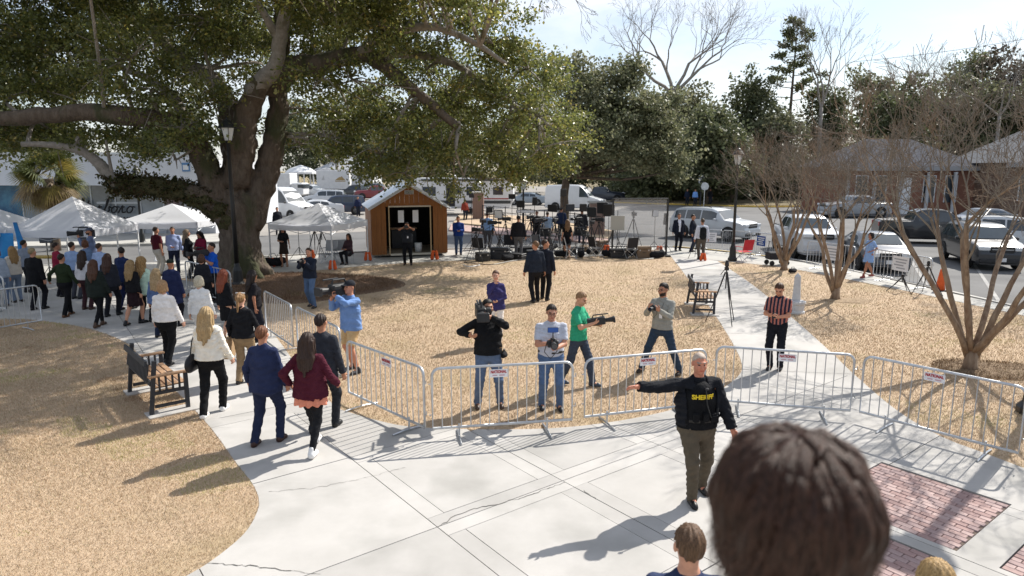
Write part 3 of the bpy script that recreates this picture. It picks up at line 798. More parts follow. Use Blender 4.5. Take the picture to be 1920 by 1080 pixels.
    if open_: f.post.append(lambda Dd, X, Y, Z: np.where(Y < -.03, np.maximum(Dd, np.where(Z - dz > 1.36, .075, (.035 if top[3] == 'open' else top[4]) + .06 * np.clip((Z - dz) - 1.0, 0, .5)) - np.abs(X - lx * .3)), Dd))
    nm = {'tee': 't_shirt', 'polo': 'polo_shirt', 'blazer': 'suit_jacket', 'puffer': 'padded_jacket'}.get(tk, tk)
    tm = tcn if not isinstance(tcn, str) else cloth(tcn, weave=(120 if tk in ('sweater', 'cardigan') else 300))
    if tk == 'puffer': wr2 = lambda X, Y, Z: .010 * np.abs(np.sin(Z * 48)) - .004
    elif tk in ('cardigan',): wr2 = lambda X, Y, Z: .006 * np.sin(Z * 150) * np.sin(np.arctan2(Y, X) * 26) + wr_(X, Y, Z) * 1.4
    elif tk == 'sweater': wr2 = lambda X, Y, Z: wr_(X, Y, Z) * 1.3
    else: wr2 = wr_
    child(nm, f, tm, noise=wr2)
    if under: child('undershirt', topfield(.004, 0, .90), cloth(under))
    if tk in ('blazer',) :
        f = Field(.01); f.rc(up(bend((0, .01, 1.455))), up(bend((0, .006, 1.495))), .072, .064, 1.05, .95, capb=True); child('collar', f, cloth('#e8e8ee'), v=vx * .8)
    elif tk in ('polo', 'jacket', 'shirt', 'coat', 'puffer'):
        f = Field(.01); f.rc(up(bend((0, .012, 1.44))), up(bend((0, .008, 1.492))), .078 + inf * .4, .070 + inf * .2, 1.05, .95, capb=True); child('collar', f, tm, v=vx * .8)
    if belt and not sit:
        f = Field(.01); f.rc((0, 0, .985), (0, 0, 1.03), .134 * gx + .020, .130 * gx + .020, 1.22, .92, capa=True, capb=True); child('belt', f, mat('belt_leather', (0.02, 0.018, 0.016), .5) if belt is True else cloth(belt))
    for q in (1, -1):
        hip, kn, an = J[q]; g0 = an - V3(0, 0, .0)
        zf = an[2] - .085
        f = Field(.025); f.rc((an[0], an[1] + .035, .045 + zf), (an[0] + q * .012, an[1] - .115, .034 + zf), .042, .036, 1.0, 1); f.rc((an[0], an[1] - .005, .115 + zf), (an[0], an[1] + .02, .05 + zf), .043, .045)
        f.rc((an[0] + q * .005, an[1] + .03, .016 + zf), (an[0] + q * .012, an[1] - .14, .016 + zf), .038, .034)
        f.post.append(lambda Dd, X, Y, Z, zf=zf: np.maximum(Dd, .0 + zf - Z))
        child('shoe', f, mat('shoe_%s' % shoes, shoes, .45, spec=.4), v=min(vx, .014))
    # --- hair
    hs, hcl = hair; hm_ = hairmat(hcl)
    def hairline(x, y, z_):      # 2 points in head frame
        return None
    if hs != 'none':
        f = Field(.025); cut = None
        if hs in ('short', 'bald', 'curlyshort', 'swept'):
            t = .009 if hs == 'short' else .003 if hs == 'bald' else .018
            f.el(H(0, .016, 1.662), (.076 + t, .097 + t, .094 + t * 1.3), HM); lowb = .022
            if hs == 'swept': f.el(H(.01, -.035, 1.752), (.055, .045, .022), HM)
            cut = (1.655, 1.575)
        elif hs == 'bob':
            f.el(H(0, .016, 1.662), (.094, .114, .112), HM); f.el(H(0, .045, 1.59), (.098, .075, .09), HM)
            for q in (-1, 1): f.rc(H(q * .078, .01, 1.66), H(q * .080, -.005, 1.555), .028, .026)
            cut = (1.70, 1.50)
        elif hs in ('long', 'curly', 'straight', 'bun', 'pony'):
            t = {'long': .020, 'curly': .034, 'straight': .015, 'bun': .010, 'pony': .010}[hs]
            f.el(H(0, .016, 1.664), (.076 + t, .098 + t, .096 + t), HM)
            if hs == 'bun': f.el(H(0, .115, 1.71), (.045, .045, .04), HM)
            elif hs == 'pony': f.rc(H(0, .11, 1.68), up(bend((0, .15, 1.42))), .034, .016)
            else:
                for i_, q in enumerate((-.062, -.03, 0, .03, .062)):
                    e = up(bend((q * 1.35, .135 * max(1, gx * .95) + .03 - abs(q) * .5, 1.22 + abs(q) * .9 + .03 * math.sin(i_ * 2.1 + sd0))))
                    m_ = up(bend((q * 1.3, .12 * max(1, gx * .9) - abs(q) * .4, 1.42))); f.rc(H(q * 1.1, .07, 1.64), m_, .040, .040 + t * .5); f.rc(m_, e, .040 + t * .5, .020)
                for q in (-1, 1): f.rc(H(q * .074, .005, 1.66), up(bend((q * .098, .02, 1.40))), .026 + t * .3, .026)
            cut = (1.71, 1.40)
        if cut:
            zf_, zb_ = cut
            def post(Dd, X, Y, Z):
                x, y, z_ = X - piv[0], Y - piv[1], Z - piv[2]
                lx_ = HM[0, 0] * x + HM[1, 0] * y + HM[2, 0] * z_; ly_ = HM[0, 1] * x + HM[1, 1] * y + HM[2, 1] * z_; lz_ = HM[0, 2] * x + HM[1, 2] * y + HM[2, 2] * z_ + 1.53
                if hs in ('short', 'bald', 'curlyshort', 'swept'):
                    ly_ = ly_ / 1.05; line = 1.53 + 1.05 * (np.where(ly_ < -.045, 1.712, np.where(ly_ < -.02, 1.712 - (ly_ + .045) * 1.6, np.where(ly_ < .035, 1.672 - (ly_ + .02) * .3, 1.655 - (ly_ - .035) * 1.5))) - 1.53) + .006 * np.sin(lx_ * 170) + .004 * np.sin(lx_ * 330 + ly_ * 200)
                    return np.maximum(Dd, line - lz_)
                face = np.maximum(np.maximum(np.abs(lx_) - .058, ly_ + .035), lz_ - 1.705)     # keep the face free
                return np.maximum(Dd, -face)
            f.post.append(post)
        amp = {'curly': .016, 'curlyshort': .008}.get(hs, .0045)
        def hn(X, Y, Z):
            th = np.arctan2(X - piv[0], Y - piv[1] + .02); 
            return amp * np.sin(th * 17 + np.sin(Z * (60 if hs == 'curly' else 14) + sd0) * 2.0) * (1 if hs != 'curly' else np.sin(Z * 50 + th * 3)) + amp * .6 * np.sin(th * 31 + Z * 25)
        if hs == 'bald': hn = None
        child('hair', f, hm_, v=max(.0075, vx * .62), noise=hn)
    if hatc:
        f = Field(.012); f.el(H(0, .014, 1.682), (.090, .108, .088), HM)
        f.post.append(lambda Dd, X, Y, Z: np.maximum(Dd, -(((X - piv[0]) * HM[0, 2] + (Y - piv[1]) * HM[1, 2] + (Z - piv[2]) * HM[2, 2]) + 1.53 - 1.675)))
        if hatc[1]: f.el(H(0, -.115, 1.682), (.070, .07, .012), HM)
        child('cap', f, cloth(hatc[0]), v=max(.008, vx * .6))
    if glasses:
        b_ = MB(); gm = mat('glasses_frame', (.01, .01, .01), .3)
        for q in (-1, 1):
            ring = [Vector(H(q * .033 + .024 * math.cos(t), -.105, 1.645 + .018 * math.sin(t)) * s) for t in [i * math.pi / 5 for i in range(10)]]
            b_.tube(ring, .002, 4, gm, closed=True); b_.tube([Vector(H(q * .057, -.103, 1.65) * s), Vector(H(q * .082, .01, 1.648) * s)], .003, 4, gm)
        b_.tube([Vector(H(-.01, -.108, 1.65) * s), Vector(H(.01, -.108, 1.65) * s)], .003, 4, gm)
        b_.build('glasses', root)
    root['_h'] = 0; del root['_h']
    info = dict(root=root, A={k: tuple(x * s for x in v) for k, v in A.items()}, J={k: tuple(x * s for x in v) for k, v in J.items()}, s=s, H=lambda x, y, z_: H(x, y, z_) * s, face=R(face), loc=Vector(root_loc), top=(topfield, inf), up=up, bend=bend)
    info['W'] = lambda p: Vector(root_loc) + Matrix.Rotation(R(face), 3, 'Z') @ Vector(p)
    PEOPLE.append(info); return info
# ------------------------------------------------------------------ trees
M_bark = mat('oak_bark', (0.075, 0.055, 0.040), 0.95, (0.165, 0.130, 0.102), 7, 8, 0.3, 0.72, bump=1.0, bscale=16, bdist=0.06, stretch=(1, 1, .35), col3=(0.06, 0.062, 0.03), scale3=1.3, lo3=0.5, hi3=0.62)
M_bark2 = mat('pale_bark', (0.21, 0.185, 0.16), 0.9, (0.33, 0.30, 0.27), 9, 7, 0.3, 0.7, bump=0.8, bscale=26, bdist=0.03, col3=(0.11, 0.10, 0.06), scale3=1.6, lo3=0.55, hi3=0.68)
M_fern = mat('fern_covered_bark', (0.045, 0.048, 0.018), 0.95, (0.10, 0.085, 0.04), 14, 8, bump=1.0, bscale=24, bdist=0.05)
M_myrt = mat('crape_myrtle_bark', (0.15, 0.090, 0.056), 0.8, (0.33, 0.25, 0.175), 12, 6, 0.3, 0.7, bump=0.4, bscale=30, bdist=0.01, stretch=(1, 1, .25))
M_twig = mat('twig_bark', (0.145, 0.118, 0.092), 0.9, (0.23, 0.195, 0.155), 5)
M_leaf = mat('leaf', (1, 1, 1), 0.36, attr='tint', spec=0.7, transl=('same', 0.50))
M_leaf2 = mat('matt_leaf', (1, 1, 1), 0.55, attr='tint', spec=0.4, transl=('same', 0.38))
PAL_OAK = [(0.155, 0.175, 0.048), (0.120, 0.140, 0.040), (0.21, 0.22, 0.062), (0.27, 0.255, 0.070), (0.088, 0.108, 0.034), (0.31, 0.25, 0.07)]
W_OAK = [.30, .24, .20, .10, .12, .04]
PAL_DK = [(0.105, 0.122, 0.060), (0.080, 0.096, 0.048), (0.130, 0.145, 0.068), (0.160, 0.165, 0.085)]
PAL_GR = [(0.135, 0.145, 0.078), (0.175, 0.180, 0.10), (0.10, 0.112, 0.058), (0.21, 0.205, 0.12)]
def leafcloud(name, lobes, n_cl, per, size, pal, wts=None, m=None, sig=.17, shell=2.4, flat=.75, droop=0.0, parent=None, kind=None, clump=None):
    """lobes: (centre, (rx,ry,rz)); leaves in twig-end clusters through each lobe, thicker near its skin"""
    C = np.array([tuple(l[0]) for l in lobes]); Rr_ = np.array([l[1] if hasattr(l[1], '__len__') else (l[1], l[1], l[1] * flat) for l in lobes], float)
    wt = (Rr_.prod(1)) ** (.75); wt /= wt.sum()
    k = rng.choice(len(lobes), n_cl, p=wt)
    d = rng.normal(size=(n_cl, 3)); d /= np.linalg.norm(d, axis=1)[:, None]; r_ = rng.random(n_cl) ** (1 / shell)
    # lumpy outline
    lump = 1 + .22 * np.sin(d[:, 0] * 5 + k * 1.7) * np.sin(d[:, 1] * 6 + k) + .16 * np.sin(d[:, 2] * 8 + k * 2.3)
    P = C[k] + d * Rr_[k] * (r_ * lump)[:, None]
    if clump:                                  # twigs gather in sprays, so that gaps open between them
        q = rng.choice(n_cl, max(8, int(n_cl / clump[0])), replace=False); nr = q[rng.integers(0, len(q), n_cl)]
        P = P[nr] + rng.normal(size=(n_cl, 3)) * clump[1] * np.array([1, 1, .55]); d = d[nr]
    n = n_cl * per; Pc = np.repeat(P, per, 0) + rng.normal(size=(n, 3)) * sig * np.array([1, 1, .7])
    out = np.repeat(d, per, 0)
    ax = rng.normal(size=(n, 3)) + out * .7 + np.array([0, 0, -droop]); ax /= np.linalg.norm(ax, axis=1)[:, None]
    nn = rng.normal(size=(n, 3)) * .8 + np.array([0, 0, .9]) + out * .4; sd_ = np.cross(ax, nn); sd_ /= np.linalg.norm(sd_, axis=1)[:, None] + 1e-9
    ln = size * rng.uniform(.6, 1.25, n)[:, None]; wd = ln * rng.uniform(.26, .40, n)[:, None]
    V = np.stack([Pc, Pc + ax * ln * .5 + sd_ * wd, Pc + ax * ln, Pc + ax * ln * .5 - sd_ * wd], 1)
    pal = np.array(pal); c = pal[rng.choice(len(pal), n_cl, p=wts)]; c = np.repeat(c, per, 0)
    alt = rng.random(n) < .35; c[alt] = pal[rng.choice(len(pal), alt.sum(), p=wts)]; c = c * rng.uniform(.75, 1.3, (n, 1))
    me = npmesh(name, V.reshape(-1, 3), np.arange(n * 4).reshape(-1, 4), m or M_leaf, cols=c)
    o = obj(name, me, parent)
    if kind: o['kind'] = kind
    return o
def limb(b, pts, r0, r1, m, n=9, wob=.05, sub=4):
    P = smooth3(pts, sub); k = len(P); rad = []
    for i in range(k):
        t = i / (k - 1); rad.append((r0 * (1 - t) + r1 * t) * (1 + random.uniform(-wob, wob) * 1.4))
    P = [p + Vector((random.gauss(0, 1), random.gauss(0, 1), random.gauss(0, 1))) * r_ * wob * 1.5 for p, r_ in zip(P, rad)]
    b.tube(P, rad, n, m); return P
def smooth3(pts, n=4):
    P = [Vector(p) for p in pts]; out = []
    for i in range(len(P) - 1):
        p0, p1, p2, p3 = P[max(i - 1, 0)], P[i], P[i + 1], P[min(i + 2, len(P) - 1)]
        for k in range(n):
            t = k / n; out.append(0.5 * ((2 * p1) + (p2 - p0) * t + (2 * p0 - 5 * p1 + 4 * p2 - p3) * t * t + (3 * p1 - p0 - 3 * p2 + p3) * t ** 3))
    out.append(P[-1]); return out
def grow(b, p, d, ln, r_, depth, m, spread=.55, up=.15, n=5, shrink=.72, kids=(2, 3), mint=.004, twig=None):
    """recursive branching"""
    segs = 3; pts = [p]; rad = [r_]; q = p.copy(); dd = d.copy()
    for i in range(segs):
        dd = (dd + Vector((random.gauss(0, .13), random.gauss(0, .13), random.gauss(0, .10) + up * .35))).normalized(); q = q + dd * ln / segs; pts.append(q.copy()); rad.append(max(mint, r_ * (1 - (i + 1) / segs * (1 - shrink))))
    b.tube(pts, rad, n if depth > 1 else 3, m, cap=False)
    if depth <= 0: return
    for i in range(random.randint(*kids)):
        a = random.uniform(0, 2 * math.pi); o = dd.orthogonal().normalized(); o.rotate(Matrix.Rotation(a, 3, dd))
        nd = (dd + o * random.uniform(.5, 1.3) * spread + Vector((0, 0, up))).normalized()
        st = pts[-1] if i < 2 else pts[-2]
        grow(b, st, nd, ln * random.uniform(.62, .85), rad[-1] * random.uniform(.6, .85), depth - 1, m, spread, up, n, shrink, kids, mint)

# ---- the great live oak beside the walk
oak = thing('live_oak', 'huge spreading live oak with a fern-covered low limb beside the crowded walk', 'tree', G(447, 522))
ob = oak.location.copy()
def OD(px, py, y): return D(px, py, y) - ob
yb = ob.y
f = Field(.18)
def OV(px, py, y): return tuple(OD(px, py, y))
f.rc(OV(449, 536, 24.4), OV(450, 470, 24.6), .80, .68); f.rc(OV(450, 470, 24.6), OV(447, 395, 24.6), .68, .70)
for k in range(7):
    a_ = k * .9 + .3; e_ = OD(449, 530, 24.4) + Vector((math.cos(a_) * 1.45, math.sin(a_) * 1.4, -.15)); f.rc(tuple(OD(448, 490, 24.6) + Vector((math.cos(a_) * .5, math.sin(a_) * .5, 0))), tuple(e_), .34, .13)
for pts, ra, rb in (([(436, 410, 24.4), (404, 350, 24.3), (382, 300, 24.1), (352, 250, 23.7)], .42, .38), ([(445, 400, 24.6), (442, 330, 24.8), (436, 270, 25), (430, 205, 25.2)], .44, .38), ([(465, 410, 24.7), (492, 350, 24.8), (508, 290, 24.9), (520, 220, 25)], .46, .40), ([(446, 330, 24.3), (455, 270, 24.1), (462, 210, 24.0), (485, 160, 23.8)], .48, .34), ([(438, 425, 24.3), (400, 388, 24.1), (360, 364, 23.8)], .38, .36)):
    for k in range(len(pts) - 1): r0_, r1_ = ra + (rb - ra) * k / (len(pts) - 1), ra + (rb - ra) * (k + 1) / (len(pts) - 1); f.rc(OV(*pts[k]), OV(*pts[k + 1]), r0_, r1_, k=.2)
tc_ = OD(448, 480, 24.6)
def bark_n(X, Y, Z):
    th = np.arctan2(Y - tc_.y, X - tc_.x); return .045 * np.sin(th * 9 + Z * .8 + np.sin(Z * 2.1) * 1.2) * np.sin(Z * .9 + th * 2) + .030 * np.abs(np.sin(th * 21 + np.sin(Z * 3) * 1.5 + Z)) + .02 * np.sin(Z * 13 + th * 5)
P, Q = f.mesh(.075, bark_n); obj('trunk', npmesh('trunk', P, Q, M_bark, True), oak)
def oak_limb(pts, r0, r1, m=M_bark, name='limb', n=10):
    b = MB(); P = limb(b, [OD(*p) for p in pts], r0, r1, m, n); b.build(name, oak, smooth=True); return P
LP = []
LP += oak_limb([(420, 410, 24.4), (400, 350, 24.3), (382, 300, 24.1), (350, 250, 23.7), (300, 225, 23.2), (200, 212, 22.8), (100, 214, 22.6), (0, 222, 22.4), (-90, 200, 22.4)], .46, .20, M_bark)
LP += oak_limb([(446, 400, 24.6), (442, 330, 24.8), (436, 270, 25), (430, 205, 25.2), (400, 150, 25.5), (350, 120, 26), (290, 60, 26.4), (225, 5, 27), (170, -60, 27.4)], .46, .14, M_bark2)
LP += oak_limb([(448, 300, 24.3), (462, 210, 24.0), (485, 160, 23.8), (512, 130, 23.6), (526, 70, 23.5), (540, 0, 23.3), (560, -90, 23.2)], .40, .15, M_bark2)
oak_limb([(524, 78, 23.5), (500, 35, 23.2), (480, 0, 23.0), (455, -50, 22.8)], .15, .07, M_bark2)
LP += oak_limb([(470, 420, 24.7), (492, 350, 24.8), (508, 290, 24.9), (520, 220, 25), (522, 150, 25.2), (530, 60, 25.5), (530, -60, 26)], .46, .24, M_bark)
LP += oak_limb([(505, 175, 25.0), (545, 128, 24.8), (600, 122, 24.4), (640, 108, 24.2), (690, 106, 24.0), (750, 148, 23.8), (800, 190, 23.6), (860, 240, 23.4)], .46, .12, M_bark)
LP += oak_limb([(660, 112, 24.1), (720, 70, 23.6), (800, 50, 23.2), (880, 75, 23), (950, 120, 22.8)], .20, .06, M_bark2)
LP += oak_limb([(700, 110, 24.0), (760, 100, 24.6), (850, 120, 25.2), (940, 180, 25.6), (1010, 230, 26)], .20, .05, M_bark2)
LP += oak_limb([(360, 255, 23.8), (330, 190, 24.5), (280, 150, 25), (210, 120, 26), (120, 90, 27)], .22, .07, M_bark2)
b = MB()
for st_, d_ in (((955, -60, 20.5), (.5, 0, -.35)), ((1000, -40, 20.2), (.6, -.1, -.25)), ((1040, -30, 20.4), (.55, .1, -.3))): grow(b, OD(*st_), Vector(d_).normalized(), .62, .020, 4, M_bark, .6, -.06, 4, .7, (2, 3), .0045)
b.build('bare_twigs', oak)
# the low limb covered in ferns, then its bare rise
LW = oak_limb([(432, 420, 24.3), (398, 387, 24.0), (350, 362, 23.8), (300, 352, 23.6), (250, 350, 23.5), (212, 345, 23.4)], .42, .30, M_fern, 'low_limb')
LP += oak_limb([(228, 352, 23.5), (205, 330, 23.3), (178, 300, 23.2), (150, 283, 23.0), (100, 272, 22.8), (40, 270, 22.6)], .24, .08, M_bark2)
oak_limb([(212, 338, 23.3), (205, 300, 23.2), (198, 262, 23.1)], .07, .035, M_bark2)
lobes = [(OD(px, py, y), r_) for px, py, y, r_ in [
    (40, 70, 24, 2.1), (130, 50, 26, 2.3), (60, 165, 23.5, 1.7), (-80, 110, 24, 2.6), (150, 150, 25, 1.8), (245, 110, 22.5, 1.8), (300, 175, 23, 1.6), (195, 190, 26, 1.4), (95, 245, 24.5, 1.2), (15, 250, 24, 1.3), (250, 245, 24, 1.1),
    (-60, 210, 23, 1.6), (330, 90, 26.4, 1.8), (390, 40, 24, 2.0), (185, -10, 24, 2.3), (305, -40, 25, 2.5), (60, -60, 25, 2.6), (455, 55, 27, 1.8), (400, 185, 22.8, 1.1), (560, 30, 26, 2.0), (650, 5, 25, 2.0), (760, 45, 24, 2.0), (860, 40, 25, 1.8),
    (925, 85, 24, 1.4), (590, 205, 26, 1.3), (660, 225, 25, 1.6), (745, 245, 24, 1.6), (850, 190, 25, 1.7), (930, 190, 24, 1.5), (1000, 215, 25, 1.3), (610, 255, 24.5, .9), (715, 290, 24, 1.0), (830, 285, 24, 1.3), (925, 275, 25, 1.2), (1010, 280, 25, .9),
    (760, 325, 24.3, .7), (870, 330, 24, .8), (660, 150, 23, 1.2), (520, -80, 25, 2.6), (700, -110, 25, 2.6), (870, -60, 25, 2.0), (400, -150, 25, 3), (200, -160, 25, 3), (0, -180, 25, 3), (-160, -20, 24, 3.0), (600, 100, 27.5, 1.4), (800, 130, 26.5, 1.6),
    (-170, 200, 22, 2.0), (340, 240, 22.6, .9), (150, 275, 23.6, .8), (285, 290, 23.4, .6), (330, 300, 23.2, .45), (990, 130, 25, 1.1), (470, 250, 25.6, .8), (600, 150, 22.2, .9), (560, 270, 26, .8),
    (880, -60, 19, 1.6), (760, -90, 19, 1.8), (620, -70, 19.5, 1.8), (500, -100, 19, 2.0), (940, -140, 18.5, 1.6), (820, -190, 18.5, 2.0), (650, -210, 18, 2.0), (450, -230, 19, 2.2), (300, -160, 20, 2.2), (150, -130, 20, 2.0), (980, -230, 17.5, 1.6), (700, -330, 17, 2.0),
    (560, -20, 21.5, 1.6), (700, 10, 21.5, 1.6), (820, -10, 21, 1.5), (640, 60, 28.5, 1.8), (760, 110, 28.5, 1.7), (500, 130, 29, 1.7), (360, 150, 29.5, 1.8), (250, 60, 30, 2.2), (120, 140, 30, 2.0), (0, 140, 29, 2.2), (880, 140, 28, 1.5), (430, 10, 30, 2.2),
    (1000, 170, 28, 1.3), (950, 240, 30, 1.4), (1030, 225, 31, 1.4), (880, 250, 32, 1.5), (1035, 170, 33, 1.4), (780, 275, 30, 1.2), (980, 120, 30, 1.2), (900, 180, 31, 1.4), (1000, 260, 33, 1.4), (830, 215, 33, 1.4), (700, 200, 31, 1.4),
    (690, 300, 25.5, .8), (730, 330, 26, .55), (800, 330, 26, .7), (850, 345, 25.5, .5), (900, 335, 26, .7), (960, 325, 27, .8), (1030, 300, 27, .9), (1060, 250, 27, .9), (620, 285, 27, .6)]]
leafcloud('crown', lobes, 22500, 15, .130, PAL_OAK, W_OAK, parent=oak, kind='stuff', sig=.17, shell=1.9, clump=(15, .33))
# twigs that carry the leaf clumps
b = MB()
for c, r_ in lobes:
    q = min(LP, key=lambda p: (p - c).length)
    limb(b, [q, q.lerp(c, .5) + Vector((random.gauss(0, .3), random.gauss(0, .3), random.gauss(0, .25) + .2)), c], .075, .03, M_bark2, 5, .05, 3)
    for i in range(6):
        e = c + Vector((random.gauss(0, .6), random.gauss(0, .6), random.gauss(0, .45))) * r_
        limb(b, [c, c.lerp(e, .5) + Vector((0, 0, random.uniform(-.1, .25))), e], .032, .010, M_bark2, 4, .05, 2)
b.build('branches', oak)
fl = []
for p in LW[2:]: fl.append((p + Vector((0, 0, .02)), (.36, .40, .40)))
leafcloud('fern', fl, 900, 9, .11, [(0.055, 0.06, 0.014), (0.03, 0.036, 0.012), (0.085, 0.07, 0.025), (0.07, 0.045, 0.02)], None, M_leaf2, parent=oak, kind='stuff', sig=.06, shell=8)
leafcloud('fern', [(p, .34) for p in LP[2:14]], 500, 8, .10, [(0.055, 0.06, 0.014), (0.03, 0.036, 0.012), (0.085, 0.07, 0.025)], None, M_leaf2, parent=oak, kind='stuff', sig=.07, shell=8)

# ---- second oak behind the media pen
def broad_tree(name, label, base, trunk, lobes, n_cl, per, size, pal, group=None, bark=M_bark, tr=.45, sig=.3, mleaf=None, shell=2.2):
    t = thing(name, label, 'tree', base, 0, group); b = MB(); bs = Vector(base)
    tops = [Vector(p) - bs for p in trunk]
    P = limb(b, [Vector((0, 0, -.1))] + tops, tr, tr * .55, bark, 9, .05)
    L_ = [(Vector(c) - bs, r_) for c, r_ in lobes]
    for c, r_ in L_:
        limb(b, [tops[-1], tops[-1].lerp(c, .55) + Vector((0, 0, -.06 * (tops[-1] - c).length)), c], tr * .34, tr * .08, bark, 6, .05, 3)
    b.build('trunk', t, smooth=True)
    leafcloud('crown', L_, n_cl, per, size, pal, None, mleaf or M_leaf2, parent=t, kind='stuff', sig=sig, shell=shell, clump=(9, size * 1.3)); return t
o2 = G(1058, 428)
broad_tree('live_oak', 'grey-green rounded oak behind the media pen and white van', o2, [D(1058, 398, o2.y), D(1058, 368, o2.y), D(1062, 330, o2.y)],
           [(D(px, py, o2.y + dy), r_) for px, py, dy, r_ in [(1040, 300, -2, 1.4), (1075, 250, 1, 2.0), (1110, 190, 0, 2.3), (1060, 150, 1, 1.7), (1160, 150, 1, 1.8), (1200, 210, 0, 2.1), (1150, 260, -2, 1.8), (1240, 240, 1, 1.7), (1210, 290, -1, 1.6), (1270, 285, 0, 1.2), (1120, 310, 1, 1.2), (1260, 320, -1, .9), (1010, 235, 0, 1.3), (1080, 120, 0, 1.0), (1190, 130, 1, 1.1), (1250, 190, 1, 1.0)]],
           4600, 9, .24, [tuple(1.2 * x for x in c) for c in PAL_GR], tr=.40, sig=.26)
# ---- woods behind: each tree on its own
def px_tree(label, px, ytop, ybot, yd, wpx, pal, n_cl=900, size=.5, name='evergreen_tree', seed=0):
    random.seed(seed); base = G(px, 318 + FPX * CAM_H / yd * .98); base = Vector((D(px, 330, yd).x, yd, -.12))
    top = D(px, ytop, yd).z; bot = max(.6, D(px, ybot, yd).z); wm = wpx * yd / FPX / 2; L_ = []
    for i in range(9):
        t = (i + .5) / 9; z = bot + (top - bot) * (.1 + .86 * t); rr = wm * (.95 - .5 * abs(t - .35)); a = i * 2.4 + seed
        L_.append((Vector((base.x + math.cos(a) * wm * .38 * (1 - t * .6), base.y + math.sin(a) * wm * .38, z)), (rr * .62, rr * .62, (top - bot) * .13 + .3)))
    return broad_tree(name, label, base, [Vector((base.x, base.y, bot * .6 + .4)), Vector((base.x, base.y, (bot + top) * .45))], L_, n_cl, 8, size, pal, 'trees along the far side of the road', tr=.3, sig=size * .8)
bgt = [('dark evergreen tree just behind the stop sign', 1330, 200, 345, 78, 150, PAL_DK), ('olive evergreen tree below the tall bare tree', 1285, 165, 330, 92, 150, PAL_GR),
       ('low dark evergreen over the yellow kerb', 1215, 285, 372, 84, 140, PAL_DK), ('tall dark tree left of the tall pine', 1395, 140, 330, 98, 130, PAL_DK),
       ('dense green tree under the tall pine', 1450, 215, 340, 90, 140, PAL_GR), ('dark tree right of the tall pine', 1545, 165, 330, 100, 110, PAL_DK),
       ('broad hazy tree above the grey hip roof', 1630, 140, 335, 118, 190, PAL_GR), ('dull green tree over the brick building', 1690, 165, 340, 96, 170, PAL_DK), ('tall green tree between the two right-hand roofs', 1750, 150, 340, 104, 150, PAL_GR), ('dark tree at the very right edge', 1930, 130, 340, 92, 150, PAL_DK),
       ('round-headed pine at the right skyline', 1790, 98, 330, 120, 125, PAL_DK), ('brownish tree at the right edge of the skyline', 1875, 100, 340, 105, 160, [(0.10, 0.075, 0.055), (0.07, 0.055, 0.04), (0.06, 0.06, 0.03)]),
       ('dark tree filling the gap beside the lamp', 1375, 240, 372, 82, 110, PAL_DK), ('tree behind the right-hand buildings', 1830, 165, 345, 96, 170, PAL_GR),
       ('dark oak behind the white house', 700, 175, 345, 168, 260, PAL_DK), ('dark oak left of the white house', 556, 190, 335, 162, 150, PAL_DK), ('oak behind the travel trailer', 830, 205, 347, 128, 200, PAL_DK),
       ('oak behind the white passenger van', 975, 215, 347, 120, 200, PAL_GR), ('dark oak over the car park', 640, 200, 338, 185, 180, PAL_GR),
       ('tree behind the white shopfront', 330, 200, 330, 85, 200, PAL_DK), ('dense tree over the left shopfront', 60, 205, 320, 80, 200, PAL_DK), ('far tree beyond the second oak', 1130, 195, 355, 108, 200, PAL_DK), ('green tree behind the shed roof', 760, 215, 350, 112, 150, PAL_GR), ('dark tree beyond the white passenger van', 1060, 230, 352, 104, 150, PAL_DK), ('tree beyond the navy truck', 1190, 220, 352, 100, 150, PAL_GR)]
for i, (lb, px, yt, ybt, yd, wp, pl) in enumerate(bgt): px_tree(lb, px, yt, ybt, yd, wp, pl, n_cl=int(700 + wp * 4), size=.30 + yd * .0022, seed=i + 3)
random.seed(21)
# tall pine
def pine(label, px, ytop, ybot, yd, wpx):
    base = Vector((D(px, 330, yd).x, yd, -.12)); t = thing('pine_tree', label, 'tree', base); top = D(px, ytop, yd).z; b = MB()
    b.tube([(0, 0, 0), (.1, 0, top * .5), (.3, 0, top)], [.32, .22, .05], 8, M_bark); lb = []; z0 = D(px, ybot, yd).z; wm = wpx * yd / FPX / 2
    for i in range(26):
        f = (i + .5) / 26; z = z0 + (top - z0) * f; a = i * 2.39; ln = wm * (1.05 - f * .8) * random.uniform(.55, 1.1); e = Vector((math.cos(a) * ln, math.sin(a) * ln, z + ln * .28))
        b.tube([(.2, 0, z), (e.x * .5, e.y * .5, z + .05 * ln), e], [.07, .05, .02], 5, M_bark); lb.append((e, (.62, .62, .30))); lb.append((e * .65 + Vector((0, 0, z * .35)), (.45, .45, .22)))
    b.build('trunk', t); leafcloud('crown', lb, 620, 9, .36, [(0.12, 0.135, 0.055), (0.09, 0.105, 0.045), (0.15, 0.155, 0.07)], None, M_leaf2, parent=t, kind='stuff', sig=.26, shell=2)
pine('tall thin pine rising above the woods', 1472, 36, 190, 100, 120)
def bare_tree(label, px, ytop, yd, px2, ln, r0, depth, seed, spread=.6, dirs=None, name='bare_tree', m=M_bark2, up=.12, kids=(2, 3), mint=.012):
    random.seed(seed); base = Vector((D(px, 330, yd).x, yd, -.12)); t = thing(name, label, 'tree', base); b = MB(); zt = D(px, px2, yd).z
    b.tube([(0, 0, 0), (.15, 0, zt * .5), (0, 0, zt)], [r0 * 1.3, r0 * 1.05, r0], 9, m); b.build('trunk', t, smooth=True); b = MB()
    for d_ in dirs or [(-.7, 0, .7), (.7, .2, .7), (0, -.3, 1)]: grow(b, Vector((0, 0, zt - .1)), Vector(d_).normalized(), ln, r0 * .62, depth, m, spread, up, 5, .7, kids, mint)
    b.build('crown', t)
